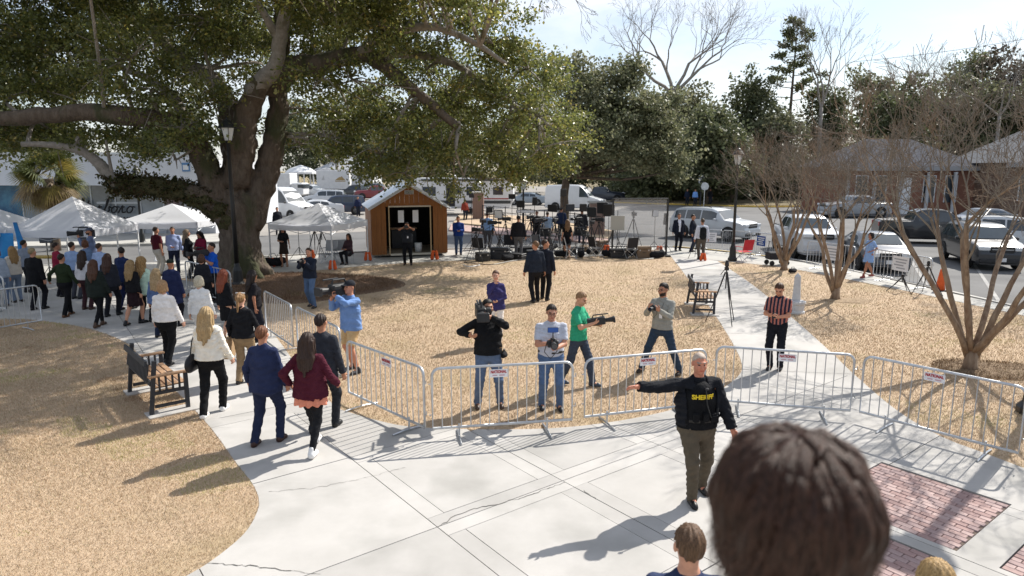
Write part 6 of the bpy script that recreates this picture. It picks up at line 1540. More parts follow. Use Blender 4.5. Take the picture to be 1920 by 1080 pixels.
def light_stand(label, p, h, rz=0, panel=(.45, .45), tilt=0.2, col='#c8ccd2', name='light_stand'):
    t = thing(name, label, 'light', p, rz, 'lights on stands')
    for k in range(3): a = 2 * math.pi * k / 3; b = MB(); b.tube([(0, 0, .55), (math.cos(a) * .45, math.sin(a) * .45, .015)], .011, 5, M_black); b.build('leg', t)
    b = MB(); b.tube([(0, 0, .2), (0, 0, h)], .013, 6, M_black); b.build('pole', t)
    rx = Matrix.Rotation(tilt, 3, 'X'); b = MB(); b.box((0, 0, h + panel[1] / 2), (panel[0] + .05, .06, panel[1] + .05), M_black, rx, bev=.015); hd_ = b.build('lamp_head', t)
    b = MB(); b.box(rx @ Vector((0, -.034, 0)) + Vector((0, 0, h + panel[1] / 2)), (panel[0], .006, panel[1]), mat('panel_%s' % col, col, .5), rx); b.build('diffuser', hd_); return t
def hard_case(label, p, rz, size=(.6, .4, .3), m=None):
    t = thing('equipment_case', label, 'case', p, rz, 'equipment cases'); x, y, z = size; b = MB(); b.box((0, 0, z * .36), (x, y, z * .72), m or M_blackp, bev=.02); b.build('body', t); b = MB(); b.box((0, 0, z * .865), (x, y, z * .26), m or M_blackp, bev=.02); b.build('lid', t)
    b = MB(); [b.box((q, -y / 2 - .006, z * .70), (.05, .014, .06), M_rim) for q in (-x * .3, x * .3)]; b.tube([(-.08, -y / 2, z * .5), (-.07, -y / 2 - .04, z * .5), (.07, -y / 2 - .04, z * .5), (.08, -y / 2, z * .5)], .01, 5, M_black); b.build('latch', t); return t
def soft_bag(label, p, rz, s=1.0, m=None, name='bag', cat='bag'):
    t = thing(name, label, cat, p, rz, 'bags on the ground' if name == 'bag' else None); f = Field(.06); f.rc((-.18, 0, .14), (.18, 0, .13), .13, .12, 1, .8); f.el((0, -.11, .11), (.14, .05, .08)); f.post.append(lambda Dd, X, Y, Z: np.maximum(Dd, .005 - Z)); P, Q = f.mesh(.022, wrinkle(.006)); obj('body', npmesh('body', P * s, Q, m or cloth('#17181c'), True), t)
    b = MB(); b.tube([(-.12 * s, 0, .25 * s), (-.06 * s, 0, .36 * s), (.06 * s, 0, .36 * s), (.12 * s, 0, .25 * s)], .012, 5, M_black); b.build('handle', t); return t
def camp_chair(label, p, rz, m, frame=M_galv):
    t = thing('folding_chair', label, 'chair', p, rz, 'folding camp chairs'); w_ = .27
    for a, c in (((-w_, -.25, 0), (w_, -.20, .42)), ((w_, -.25, 0), (-w_, -.20, .42)), ((-w_, .25, 0), (w_, .22, .42)), ((w_, .25, 0), (-w_, .22, .42)), ((-w_, -.25, 0), (-w_, .25, .42)), ((w_, -.25, 0), (w_, .25, .42)), ((-w_, .25, 0), (-w_, -.22, .62)), ((w_, .25, 0), (w_, -.22, .62))): b = MB(); b.tube([a, c], .011, 5, frame); b.build('leg', t)
    for x in (-w_, w_): b = MB(); b.tube([(x, .2, .40), (x, .33, .95)], .011, 5, frame); b.build('back_post', t); b = MB(); b.box((x, 0, .63), (.07, .50, .02), m, bev=.008); b.build('armrest', t)
    def cl(nm, a, c, d, e, sag):
        b = MB(); vs = []; n = 6
        for i in range(n + 1):
            for j in range(n + 1): u, v = i / n, j / n; q = Vector(a).lerp(Vector(c), u).lerp(Vector(e).lerp(Vector(d), u), v); q.z -= sag * math.sin(math.pi * u) * math.sin(math.pi * v + .2); vs.append(q)
        b.add(vs, [(i * 7 + j, (i + 1) * 7 + j, (i + 1) * 7 + j + 1, i * 7 + j + 1) for i in range(6) for j in range(6)], m); b.build(nm, t, smooth=True)
    cl('seat', (-w_, -.24, .44), (w_, -.24, .44), (w_, .22, .40), (-w_, .22, .40), .07); cl('backrest', (-w_, .22, .48), (w_, .22, .48), (w_, .34, .95), (-w_, .34, .95), .0); return t
M_redc = mat('red_canvas', (.46, .012, .025), .75, (.55, .03, .04), 9); M_blkc = mat('black_canvas', (.02, .02, .024), .8)
M_gryc = mat('grey_canvas', (.30, .31, .33), .8)
# right-hand walk and lawn
tripod('tall black tripod standing on the right-hand walk', G(1357, 606), 1.52, R(10), .30, 'ball')
camp_chair('red folding camp chair beside the right lamp post', G(1394, 489), R(200), M_redc)
wg = thing('folding_wagon', 'black folding wagon on the right-hand pavement', 'wagon', G(1456, 497), R(8))
b = MB(); b.box((0, 0, .40), (.85, .45, .30), M_blkc, bev=.03); b.build('tub', wg)
for x in (-.33, .33):
    for y in (-.22, .22): b = MB(); b.lathe([(.06, -.03), (.10, -.03), (.11, 0), (.10, .03), (.06, .03)], 12, M_rubber, (x, y, .11), 'Y'); b.build('wheel', wg)
b = MB(); b.tube([(-.40, 0, .30), (-.42, 0, .55), (-.38, 0, 1.0)], .013, 5, M_black); b.tube([(-.38, -.08, 1.0), (-.38, .08, 1.0)], .013, 5, M_black); b.build('handle', wg)
soft_bag('small black and white bag at the foot of the myrtle by the wagon', G(1486, 512), R(30), .7)
for px, py, lb in ((1762, 545, 'orange traffic cone beyond the largest myrtle'),):
    t = thing('traffic_cone', lb, 'cone', G(px, py)); b = MB(); b.lathe([(.15, .03), (.05, .70), (.03, .72)], 14, M_orange); b.build('body', t, smooth=True); b = MB(); b.box((0, 0, .015), (.36, .36, .03), M_rubber); b.build('base', t); b = MB(); b.lathe([(.113, .25), (.087, .42)], 14, M_white); b.build('band', t)
tripod('black tripod at the kerb before the grey saloon', G(1735, 552), 1.0, R(40), .5, 'ball'); tripod('low black tripod lying on the right-hand pavement', G(1690, 548), .55, R(10), .8, 'ball')
# media pen: backdrop frame with sheer scrim
bf = thing('backdrop_frame', 'tall scrim on a dark frame at the right end of the media pen', 'backdrop', G(1198, 480), R(3))
wv, hv_ = G(1249, 481).x - G(1146, 481).x, 2.62
for s in (-1, 1):
    b = MB(); b.box((s * wv / 2, 0, hv_ / 2), (.07, .07, hv_), M_black); b.build('post', bf); b = MB(); b.box((s * wv / 2, 0, .03), (.2, .9, .06), M_black); b.build('foot', bf)
b = MB(); b.tube([(-wv / 2, 0, hv_), (wv / 2, 0, hv_)], .03, 6, M_black); b.build('top_bar', bf)
b = MB(); b.add([(-wv / 2 + .05, .02, .9), (wv / 2 - .05, .02, .9), (wv / 2 - .05, .02, hv_ - .03), (-wv / 2 + .05, .02, hv_ - .03)], [(0, 1, 2, 3)], mat('sheer_scrim', (.62, .62, .62), .9, alpha=.33)); b.build('scrim', bf)
b = MB(); b.box((0, 0, 0), (.62, .03, .66), mat('grey_board', (.40, .41, .39), .8)); o = b.build('panel', None)
o.name = 'reflector_board'; o.location = D(1158, 418, 30.5); o.rotation_euler = (R(6), 0, R(-12)); tag(o, 'square grey board clipped to the left of the scrim', 'panel')
b = MB(); b.tube([(0, 0, 0), (0, 0, 2.1)], .015, 5, M_black); [b.tube([(0, 0, .5), (math.cos(a) * .4, math.sin(a) * .4, .01)], .011, 5, M_black) for a in (0, 2.1, 4.2)]; t = b.build('board_stand', None, loc=Vector((D(1158, 418, 30.56).x, 30.56, 0))); tag(t, 'thin black stand holding the grey board', 'stand')
gear_tp = [(1186, 470, 1.75, 'tripod seen through the scrim'), (893, 492, 1.35, 'tripod at the left end of the media pen'), (925, 478, 1.45, 'tripod beside the man in the pale blue shirt'), (1012, 474, 1.5, 'tripod behind the two dark jackets'), (1040, 470, 1.45, 'tripod left of the woman in the black dress'),
           (1098, 480, 1.3, 'low tripod right of the woman in the black dress'), (1122, 472, 1.5, 'tripod before the near brick pillar'), (948, 470, 1.5, 'tripod left of the tall man in grey'), (592, 486, 1.4, 'tripod under the tent by the shed'), (1030, 484, 1.1, 'short tripod at the lawn edge behind the dark jackets')]
for i, (px, py, h, lb) in enumerate(gear_tp): tripod(lb, G(px, py), h, R(40 * i), .36, 'cam' if i not in (5, 9) else 'ball')
lights = [(1226, 474, 1.75, (.28, .28), '#b8bcc4', 'round light seen through the right of the scrim'), (935, 476, 1.7, (.35, .35), '#e4e6ea', 'small white light left of the tall man'), (985, 462, 1.75, (.9, .12), '#e8eaf0', 'long white light over the tall man in grey'), (1108, 466, 1.6, (.45, .45), '#2a2c30', 'dark light head beside the near brick pillar'),
          (1140, 470, 1.7, (.5, .55), '#17181b', 'black light head left of the scrim'), (1068, 466, 1.9, (.4, .3), '#3a3d44', 'dark light over the woman in the black dress'), (562, 486, 1.55, (.38, .45), '#55585f', 'dark monitor on a stand at the left of the shed tent'), (622, 482, 1.6, (.42, .5), '#4d5058', 'dark monitor on a stand at the right of the shed tent'),
          (885, 470, 2.6, (.25, .2), '#222428', 'tall thin stand beside the shed'), (960, 466, 2.5, (.3, .2), '#222428', 'tall thin stand before the central lamp'), (1055, 474, 2.7, (.25, .3), '#2c2e33', 'tallest stand in the middle of the media pen')]
for i, (px, py, h, pn, c, lb) in enumerate(lights): light_stand(lb, G(px, py), h, R(20 - 37 * i % 60), pn, .15, c)
light_stand('dark panel light under the tent on the left of the crowd', G(96, 528), 1.40, R(10), (.38, .38), 0, '#6a6e76'); light_stand('dark panel light above the shirted cameraman in the tent', G(172, 528), 1.36, R(-8), (.40, .42), 0, '#62666e')
cases = [(905, 489, 20), (938, 486, -10), (952, 489, 40), (1000, 484, 5), (1018, 480, 60), (1052, 482, -20), (1078, 478, 15), (1096, 471, 70), (1112, 478, -15), (1128, 470, 30), (1160, 483, 5), (1172, 476, 50), (1206, 483, 0), (1222, 480, 25), (1240, 479, 80), (985, 478, 12), (968, 486, -30), (1035, 467, 33)]
spots = ['nearest the shed', 'under the small white light', 'by the left tripods', 'behind the left dark jacket', 'behind the right dark jacket', 'left of the black dress', 'right of the black dress', 'under the black light head', 'before the near brick pillar', 'right of the brick pillar', 'at the left foot of the scrim', 'under the tripod behind the scrim', 'in the middle under the scrim', 'right of centre under the scrim', 'at the right foot of the scrim', 'beside the tall man in grey', 'at the lawn edge left of the dark jackets', 'in the middle of the media pen']
for i, ((px, py, r_), s_) in enumerate(zip(cases, spots)):
    if i % 3 == 2: soft_bag('black equipment bag ' + s_, G(px, py), R(r_), 1.1)
    else: hard_case('black equipment case ' + s_, G(px, py), R(r_), (random.uniform(.5, .85), random.uniform(.35, .5), random.uniform(.25, .55)), random.choice([M_blackp, M_char, mat('brown_case', (.16, .11, .07), .7)]) if i != 12 else mat('brown_case', (.16, .11, .07), .7))
for px, py, lb in ((1236, 478, 'orange sandbag on the right of the scrim'), (1137, 476, 'orange sandbag left of the scrim'), (815, 487, 'orange bag at the right corner of the shed')): sandbag(lb, G(px, py), 1.1)
for px, py, lb, r_ in ((640, 492, 'grey folding chair under the tent by the shed', 20), (617, 493, 'second grey folding chair under the shed tent', -15)): camp_chair(lb, G(px, py), R(r_), M_gryc)
soft_bag('dark heap of bags behind the striped-dress woman', G(512, 500), R(10), 1.5); soft_bag('black bag at the left leg of the shed tent', G(524, 496), R(60), 1.2)
extra_tp = [(905, 476, 1.5, 'tripod just left of the pale blue shirt'), (960, 474, 1.2, 'short tripod before the tall man in grey'), (995, 470, 1.6, 'tripod behind the left dark jacket'), (1018, 466, 1.4, 'tripod behind the right dark jacket'), (1047, 478, 1.3, 'tripod at the feet of the woman in the black dress'), (1082, 470, 1.5, 'tripod right of the woman in the black dress'), (1108, 474, 1.4, 'tripod in front of the near brick pillar'), (1150, 472, 1.3, 'tripod behind the grey board'), (605, 482, 1.3, 'second tripod under the tent by the shed'), (1305, 484, 1.1, 'low tripod beside the man with the backpack'), (938, 484, 1.0, 'low tripod at the lawn edge in the media pen')]
for i, (px, py, h, lb) in enumerate(extra_tp): tripod(lb, G(px, py), h, R(57 * i + 20), .38, 'cam' if i % 3 != 1 else 'ball')
extra_st = [(918, 472, 1.9, (.3, .25), 'dark lamp on a stand left of the pale blue shirt'), (976, 468, 2.1, (.35, .3), 'dark lamp on a stand behind the tall man'), (1002, 466, 2.2, (.2, .35), 'dark lamp on a stand behind the dark jackets'), (1035, 468, 1.9, (.45, .3), 'wide dark lamp in the middle of the pen'), (1092, 474, 2.0, (.3, .3), 'dark lamp on a stand near the brick pillar'), (1128, 468, 1.8, (.55, .5), 'large black lamp right of the brick pillar'), (1160, 474, 1.2, (.3, .2), 'low lamp on a stand under the grey board'), (1246, 476, 1.4, (.18, .5), 'narrow black lamp at the right post of the scrim')]
for i, (px, py, h, pn, lb) in enumerate(extra_st): light_stand(lb, G(px, py), h, R(30 - 41 * i % 70), pn, .1, '#1f2126')
for i, (px, py, lb) in enumerate(((955, 480, 'black folding chair beside the tall man in grey'), (1012, 480, 'black folding chair behind the dark jackets'), (1072, 484, 'black folding chair right of the black dress'), (1118, 482, 'black folding chair before the brick pillar'), (900, 484, 'black folding chair at the left of the pen'), (1180, 484, 'black folding chair under the scrim'))): camp_chair(lb, G(px, py), R(40 * i), M_blkc)
for i, (px, py, s_) in enumerate(((945, 478, 'behind the low tripod'), (1025, 474, 'between the right tripods'), (1062, 472, 'behind the black dress'), (1088, 482, 'at the lawn edge near the brick pillar'), (1140, 482, 'left of the scrim'), (1192, 482, 'beneath the middle of the scrim'), (1232, 484, 'at the right of the scrim by the walk'))): soft_bag('soft black kit bag ' + s_, G(px, py), R(33 * i), 1.25)
# cables on the ground
for i, (pts, lb) in enumerate((([(870, 493), (920, 497), (970, 489), (1040, 486), (1100, 482), (1150, 481)], 'black cable along the lawn edge by the media pen'), ([(1150, 484), (1190, 487), (1230, 485), (1250, 480)], 'black cable in front of the scrim'), ([(900, 498), (880, 501), (868, 497)], 'white cable end left of the media pen'))):
    b = MB(); b.tube([p + Vector((0, 0, .025)) for p in smooth_line(GP(*pts), 8)], .018, 5, M_black if i < 2 else M_white); tag(b.build('cable'), lb, 'cable')
# folding tables behind the crowd
for px, py, lb in ((1010, 470, 'long black table in the media pen'), (1075, 468, 'second black table in the media pen')):
    t = thing('folding_table', lb, 'table', G(px, py), R(4)); b = MB(); b.box((0, 0, .74), (1.6, .7, .04), M_blackp, bev=.01); b.build('top', t)
    for x in (-.7, .7):
        for y in (-.3, .3): b = MB(); b.tube([(x, y, 0), (x, y, .72)], .015, 5, M_galv); b.build('leg', t)
    hard_case('black monitor case on the ' + lb, t.matrix_basis @ Vector((.3, 0, .762)), R(10), (.5, .3, .35))
t = thing('folding_table', 'yellow-edged table of papers under the big tent', 'table', G(88, 520), R(0)); b = MB(); b.box((0, 0, .76), (1.6, .7, .04), mat('yellow_cloth', (.5, .33, .05), .7), bev=.01); b.build('top', t)
for x in (-.7, .7):
    for y in (-.3, .3): b = MB(); b.tube([(x, y, 0), (x, y, .74)], .015, 5, M_galv); b.build('leg', t)
# ------------------------------------------------------------------ the people
def mid_hands(i, fwd=.07, up_=0.02, side=0.0):
    a, c = Vector(i['A'][1][2]), Vector(i['A'][-1][2]); m_ = (a + c) / 2; return i['W'](m_ + Vector((side, -fwd, up_)))
def badge(i, col='#e8e8ec'):
    s = i['s']; b = MB(); y = -.155 * s
    b.box((.04 * s, y - .012, 1.17 * s), (.06, .006, .085), mat('badge_%s' % col, col, .5)); b.tube([(.04 * s, y - .01, 1.21 * s), (.05 * s, y + .005, 1.32 * s), (.055 * s, y + .09, 1.43 * s)], .004, 4, M_black); b.build('lanyard_badge', i['root'])
def shoulder_bag(label, i, side=1, col='#17171a', z=.78, sz=1.0):
    p = i['W']((side * .27 * i['s'], .02, 0)); t = thing('handbag', label, 'bag', p, i['face']); t.location.z += z; f = Field(.04); f.rc((0, -.10, 0), (0, .10, 0), .11, .11, .5, 1); f.el((0, 0, .05), (.05, .15, .09)); P, Q = f.mesh(.018); obj('body', npmesh('body', P * sz, Q, mat('bag_%s' % col, col, .5, spec=.4), True), t)
    b = MB(); b.tube([(0, -.08, .10), (-side * .03, -.05, .38), (-side * .05, 0, .48), (-side * .03, .06, .38), (0, .09, .10)], .010, 5, mat('bag_%s' % col, col, .5)); b.build('strap', t); return t
K = dict
# --- sheriff
sh = person(1299, 932, 'deputy in black sheriff vest pointing with an outstretched arm', 6, 1.81, 'm', 1.27, ('jacket', '#15171d', .93, 'open_wide', .165), ('trousers', '#524a3e'), '#0c0c0e', ('bald', '#b8a698'), '#c9866c',
            legs=((.16, .12), (-.07, -.18)), Rr=(-.77, -.10, 1.42), L=(.36, -.20, .88), head=(-4, 4), under='#0e0f12', belt=True, hd={-1: ((-1, -.2, .03), (.1, -.6, -.75), .08)}, curl=.35)
tx = text_mesh('SHERIFF', .074, .003, bold=.003); tx.materials.append(mat('yellow_lettering', (.80, .58, .02), .5)); s_ = sh['s']
vest = [c for c in sh['root'].children if c.name.startswith('undershirt')][0]; vest.name = 'vest'
# armour panel: thicker vest body so that lettering and pouches sit on it
f = Field(.04); f.rc((0, -.03, 1.06), (0, -.035, 1.32), .150, .128, 1.12, .92, capa=True); f.el((0, -.05, 1.36), (.12, .10, .07)); P, Q = f.mesh(.012); o = obj('armour_panel', npmesh('armour_panel', P * s_, Q, cloth('#101115'), True), sh['root'])
from mathutils.bvhtree import BVHTree
bv = BVHTree.FromPolygons([tuple(p) for p in P * s_], [tuple(q) for q in Q])
for v in tx.vertices:
    x, zz = v.co.x, v.co.y + 1.29 * s_; hit = bv.ray_cast(Vector((x, -1, zz)), Vector((0, 1, 0))); y = hit[0].y if hit[0] else -.17; yc = bv.ray_cast(Vector((0, -1, 1.29 * s_)), Vector((0, 1, 0)))[0].y; y = yc + (y - yc) * .55; v.co = Vector((x, y - .014 - max(0, v.co.z) * 1.0, zz))
obj('lettering', tx, sh['root'])
b = MB()
for x in (-.09, .03, .12): b = MB(); b.box((x, -.205, 1.09), (.07, .045, .11), cloth('#0d0e11'), bev=.012); b.build('pouch', sh['root'])
b = MB(); b.tube([(.02, -.19, 1.42), (.03, -.215, 1.25), (.08, -.23, 1.10), (.16, -.22, 1.12), (.17, -.20, 1.20)], .008, 5, M_black); b.build('radio_cord', sh['root'])
b = MB(); b.box((.03, -.185, 1.425), (.04, .03, .03), M_blackp, bev=.008); b.build('radio_microphone', sh['root'])
for x, w_ in ((-.17, .05), (.0, .06), (.10, .05), (.19, .05)): b = MB(); b.box((x, -.165 + abs(x) * .25, 1.0 * s_), (w_, .05, .08), cloth('#0d0e11'), bev=.01); b.build('belt_pouch', sh['root'])
# --- press photographers behind the barricades
i = person(916, 764, 'cameraman in black shirt and jeans with a camera on his shoulder', 8, 1.84, 'm', 1.14, ('shirt', '#101114'), ('jeans', '#55657e'), '#3a2a20', ('short', '#1d1613'), '#b98468', legs=((.19, .0), (-.17, .02)), Rr=(-.30, -.16, 1.24), L=(.02, -.26, 1.53), head=(15, 0), belt='#5a4630', poleR=(-.9, .3, -.5), poleL=(.9, -.2, -.5), beard='#1d1613')
video_camera('large shoulder video camera hiding the face of the black-shirted cameraman', i['W']((-.13, -.12, 1.66)), i['face'], 1.15)
soft_bag('black pouch on the hip of the black-shirted cameraman', i['W']((.26, -.02, .86)), R(80), .38, name='hip_pouch', cat='pouch')
i = person(1032, 768, 'man in light grey polo filming with a phone mounted above his camera', 4, 1.78, 'm', 1.12, ('polo', '#aeb2bd'), ('jeans', '#4c6283'), '#1a1b20', ('short', '#2c211c'), '#c08a70', legs=((.15, -.03), (-.13, .05)), Rr=(-.09, -.32, 1.20), L=(.05, -.32, 1.13), head=(0, 14), glasses=True, belt=True, curl=.8)
cm = dslr('black stills camera held by the man in the light grey polo', mid_hands(i, .05, .05), i['face'], 0, 1.25)
t = thing('smartphone', 'blue-screened phone mounted on top of the stills camera', 'phone', mid_hands(i, .05, .27), i['face']); b = MB(); b.box((0, 0, 0), (.17, .012, .085), M_black, bev=.004); b.build('body', t); b = MB(); b.box((0, -.009, 0), (.16, .004, .075), mat('phone_back', (.03, .10, .36), .3)); b.build('back_cover', t); b = MB(); b.tube([(0, .0, -.04), (0, 0, -.14)], .01, 5, M_black); b.build('mount', t)
i = person(1083, 722, 'young man in green t-shirt looking down at his video camera', 62, 1.76, 'm', .95, ('tee', '#2f9470'), ('trousers', '#39414f'), '#3c4652', ('short', '#8a6a4a'), '#cf9a7c', legs=((.06, -.30), (-.08, .28)), Rr=(-.06, -.32, 1.22), L=(.10, -.34, 1.16), head=(-8, 26), curl=.7)
video_camera('black video camera in the hands of the young man in green', mid_hands(i, .04, .06), i['face'] - R(-25), .78, R(-8))
i = person(1238, 702, 'bearded man in grey henley striding with a small camera', -38, 1.80, 'm', 1.0, ('shirt', '#8b8a83'), ('jeans', '#28374a'), '#2a2320', ('short', '#221a16'), '#bb8468', legs=((.30, .16), (-.36, -.10)), Rr=(-.11, -.34, 1.33), L=(.09, -.33, 1.31), head=(-14, 6), beard='#2a1d17', glasses=True, curl=.75)
dslr('small silver camera in the hands of the bearded man', mid_hands(i, .05, .03), i['face'], 0, .9); badge(i)
i = person(1452, 693, 'man in navy and orange striped shirt reading his phone on the walk', -32, 1.77, 'm', .97, ('polo', '#1c2136'), ('trousers', '#14161e'), '#15161b', ('short', '#4a3222'), '#c98f73', legs=((.09, .02), (-.09, -.04)), Rr=(-.07, -.30, 1.14), L=(.06, -.31, 1.13), head=(0, 34), curl=.7)
sm_ = [c for c in i['root'].children if c.name.startswith('polo')][0]
# vertical stripes are the cloth's own
m = bpy.data.materials.new('striped_cloth'); m.use_nodes = True; N = m.node_tree.nodes; Lk = m.node_tree.links; bs = N['Principled BSDF']; bs.inputs['Roughness'].default_value = .85
tcn = N.new('ShaderNodeTexCoord'); wv_ = N.new('ShaderNodeTexWave'); wv_.inputs['Scale'].default_value = 4.6; wv_.bands_direction = 'X'; Lk.new(tcn.outputs['Object'], wv_.inputs['Vector']); rr = N.new('ShaderNodeValToRGB'); rr.color_ramp.interpolation = 'CONSTANT'
e = rr.color_ramp.elements; e[0].position = 0; e[0].color = (*srgb('#181c30'), 1); e[1].position = .55; e[1].color = (*srgb('#a8503f'), 1); q = e.new(.78); q.color = (*srgb('#c9a79c'), 1); q = e.new(.9); q.color = (*srgb('#a8503f'), 1); Lk.new(wv_.outputs['Fac'], rr.inputs['Fac']); Lk.new(rr.outputs['Color'], bs.inputs['Base Color']); sm_.data.materials[0] = m
t = thing('smartphone', 'phone held by the man in the striped shirt', 'phone', mid_hands(i, .06, .03), i['face']); t.rotation_euler = (R(-55), 0, i['face']); b = MB(); b.box((0, 0, 0), (.075, .01, .15), M_black, bev=.004); b.build('body', t)
i = person(930, 643, 'woman in purple blouse and white trousers, hand at her chin', 0, 1.68, 'f', 1.05, ('shirt', '#33305c', .84), ('trousers', '#d8d2cc'), '#b9a48f', ('short', '#5a4032'), '#d0a088', legs=((.09, 0), (-.08, .0)), Rr=(-.02, -.18, 1.47), L=(.04, -.17, 1.06), head=(0, 4), poleR=(-.5, -.4, -.8), curl=.6)
i = person(1003, 566, 'left of two men in dark jackets walking over the lawn', -160, 1.84, 'm', 1.08, ('jacket', '#1d2430'), ('trousers', '#14151a'), '#1a1412', ('short', '#6a5038'), '#b98468', legs=((.10, .1), (-.12, -.12)), head=(30, 0))
i = person(1022, 562, 'right of two men in dark jackets walking over the lawn', 158, 1.84, 'm', 1.02, ('blazer', '#1b1f2a'), ('trousers', '#121318'), '#1a1412', ('short', '#3a281c'), '#b98468', legs=((.12, -.12), (-.10, .1)), head=(-55, 0))
i = person(662, 697, 'videographer in light blue shirt and khaki shorts', -42, 1.82, 'm', 1.18, ('shirt', '#6684b4', .84), ('shorts', '#b79c74'), '#26262c', ('short', '#3a2c22'), '#c98c70', legs=((.16, -.04), (-.16, .08)), Rr=(-.16, -.30, 1.42), L=(.03, -.30, 1.50), head=(0, 0), hatc=('#22242a', True), poleL=(.9, 0, -.4), curl=.7)
video_camera('large video camera on the shoulder of the man in light blue', i['W']((-.12, -.16, 1.66)), i['face'], 1.25)
i = person(584, 576, 'photographer in dark navy jacket and jeans on the mulch bed', -18, 1.72, 'm', 1.0, ('jacket', '#1b2230'), ('jeans', '#4a5f7c'), '#23201e', ('short', '#3a2a1e'), '#c08a70', legs=((.16, -.10), (-.10, .12)), Rr=(-.08, -.28, 1.42), L=(.07, -.30, 1.36), head=(12, 6), curl=.7)
dslr('stills camera of the photographer in the navy jacket', mid_hands(i, .05, .03), i['face'], 0, 1.1)
# --- the group walking away along the left walk
i = person(505, 829, 'walker in a navy blue suit with short auburn hair', 172, 1.74, 'f', 1.16, ('blazer', '#232c4a'), ('trousers', '#1f2740'), '#3a2019', ('short', '#6e4730'), '#c08a70', legs=((.13, .14), (-.14, -.10)), Rr=(-.30, -.08, .82), L=(.30, -.06, .90))
i = person(588, 846, 'woman in burgundy cardigan over a peach top with white shoes', 176, 1.72, 'f', 1.16, ('cardigan', '#451524', .84), ('leggings', '#17181c'), '#dcdcdc', ('straight', '#33231c'), '#c08a70', legs=((.05, -.34), (-.07, .22, .02)), Rr=(-.34, -.16, .98), L=(.30, -.02, 1.0))
f = Field(.03); f.rc((0, 0, .98), (0, .0, .73), .165, .20, 1.18, .95, capa=True, capb=True); P, Q = f.mesh(.014, lambda X, Y, Z: .012 * np.sin(np.arctan2(Y, X) * 10)); obj('peach_tunic', npmesh('peach_tunic', P * i['s'], Q, cloth('#c98069'), True), i['root'])
person(612, 803, 'man in charcoal suit walking ahead of the burgundy cardigan', 168, 1.80, 'm', 1.04, ('blazer', '#2a2d34'), ('trousers', '#24272d'), '#141416', ('short', '#2a1d17'), '#b98468', legs=((.10, .18), (-.10, -.14)))
i = person(402, 774, 'blonde woman in cream jacket and black trousers carrying a black bag', 178, 1.76, 'f', 1.08, ('cardigan', '#ddd8cc', .92), ('trousers', '#101114'), '#e2e2e2', ('long', '#a58c66'), '#d0a088', legs=((.05, .22), (-.09, -.16)), L=(.30, -.06, .86), Rr=(-.30, -.10, .90))
shoulder_bag('black shoulder bag of the blonde woman in the cream jacket', i, 1, '#15151a', .84, 1.15)
i = person(318, 682, 'woman in white jumper and black trousers with a strawberry-blonde bun', 176, 1.73, 'f', 1.16, ('sweater', '#d6d2cf', .92), ('trousers', '#0f1013'), '#0f0f12', ('bob', '#a3825f'), '#d0a088', legs=((.12, -.14), (-.08, .14)), Rr=(-.32, -.08, .86))
i = person(462, 716, 'woman in black top with glasses pushed up on her head', 176, 1.70, 'f', 1.06, ('sweater', '#141519'), ('trousers', '#8a7458'), '#2a2522', ('pony', '#8f6e4a'), '#d0a088', legs=((.08, .10), (-.08, -.08)), Rr=(-.20, -.26, 1.0), L=(.28, -.05, .9))
b = MB(); b.tube([Vector(i['H'](.085 * math.cos(a), .0 + .03 * math.sin(a), 1.745 - .0 + .01 * math.sin(a))) for a in [k * math.pi / 8 for k in range(9)]], .008, 5, M_white); b.build('sunglasses', i['root'])
t = thing('tote_bag', 'tan paper tote bag beside the woman in the black top', 'bag', i['W']((.30, .0, .48)), i['face']); b = MB(); b.box((0, 0, .18), (.12, .30, .38), mat('kraft_paper', (.42, .29, .17), .8), bev=.01); b.build('body', t); b = MB(); b.tube([(0, -.08, .36), (0, -.06, .50), (0, .06, .50), (0, .08, .36)], .006, 5, M_wood); b.build('handle', t)
person(384, 660, 'woman in pale grey jumper with short silver-blonde hair', 178, 1.68, 'f', 1.08, ('sweater', '#cfcfce', .90), ('trousers', '#c8c6c4'), '#c4c4c4', ('bob', '#b3ab98'), '#d0a088', legs=((.08, .10), (-.08, -.10)))
person(428, 640, 'red-haired woman in a black dress looking aside', 150, 1.68, 'f', 1.0, ('sweater', '#121317'), ('dress', '#121317', .55), '#141416', ('long', '#7a3d28'), '#d6a68c', head=(30, 0))
person(482, 640, 'dark-haired woman in black beside the lamp post', 120, 1.66, 'f', 1.08, ('tee', '#17151a'), ('trousers', '#181a24'), '#141416', ('long', '#1d1310'), '#a9745a', head=(30, 0))
person(330, 612, 'person in a long navy coat and dark green hat', 178, 1.72, 'f', 1.06, ('coat', '#1c2342', .62), ('trousers', '#13141c'), '#101014', ('none', '#222222'), '#a9745a', hatc=('#16211c', False), legs=((.08, .12), (-.08, -.1)))
person(276, 604, 'curly blonde woman in a mint green jumper', 170, 1.70, 'f', 1.06, ('sweater', '#b4cdbb', .78), ('trousers', '#14151a'), '#101014', ('curly', '#98794f'), '#d0a088', legs=((.08, .1), (-.08, -.1)))
person(304, 632, 'woman with straight blonde hair in a blue denim jacket', 175, 1.64, 'f', 1.0, ('jacket', '#4a5f86'), ('trousers', '#1a2236'), '#101014', ('straight', '#9c8462'), '#d0a088')
i = person(256, 608, 'blonde woman in a short black dress with bare legs', 165, 1.66, 'f', 1.02, ('sweater', '#131317'), ('dress', '#221319', .52), '#101014', ('long', '#8d7450'), '#c99478', legs=((.06, .26, .02), (-.06, -.2)))
person(213, 592, 'dark-haired woman in a charcoal padded jacket', 178, 1.70, 'f', 1.08, ('puffer', '#23252d'), ('trousers', '#13151c'), '#101014', ('straight', '#3a2219'), '#c99478', legs=((.08, .14), (-.08, -.14)))
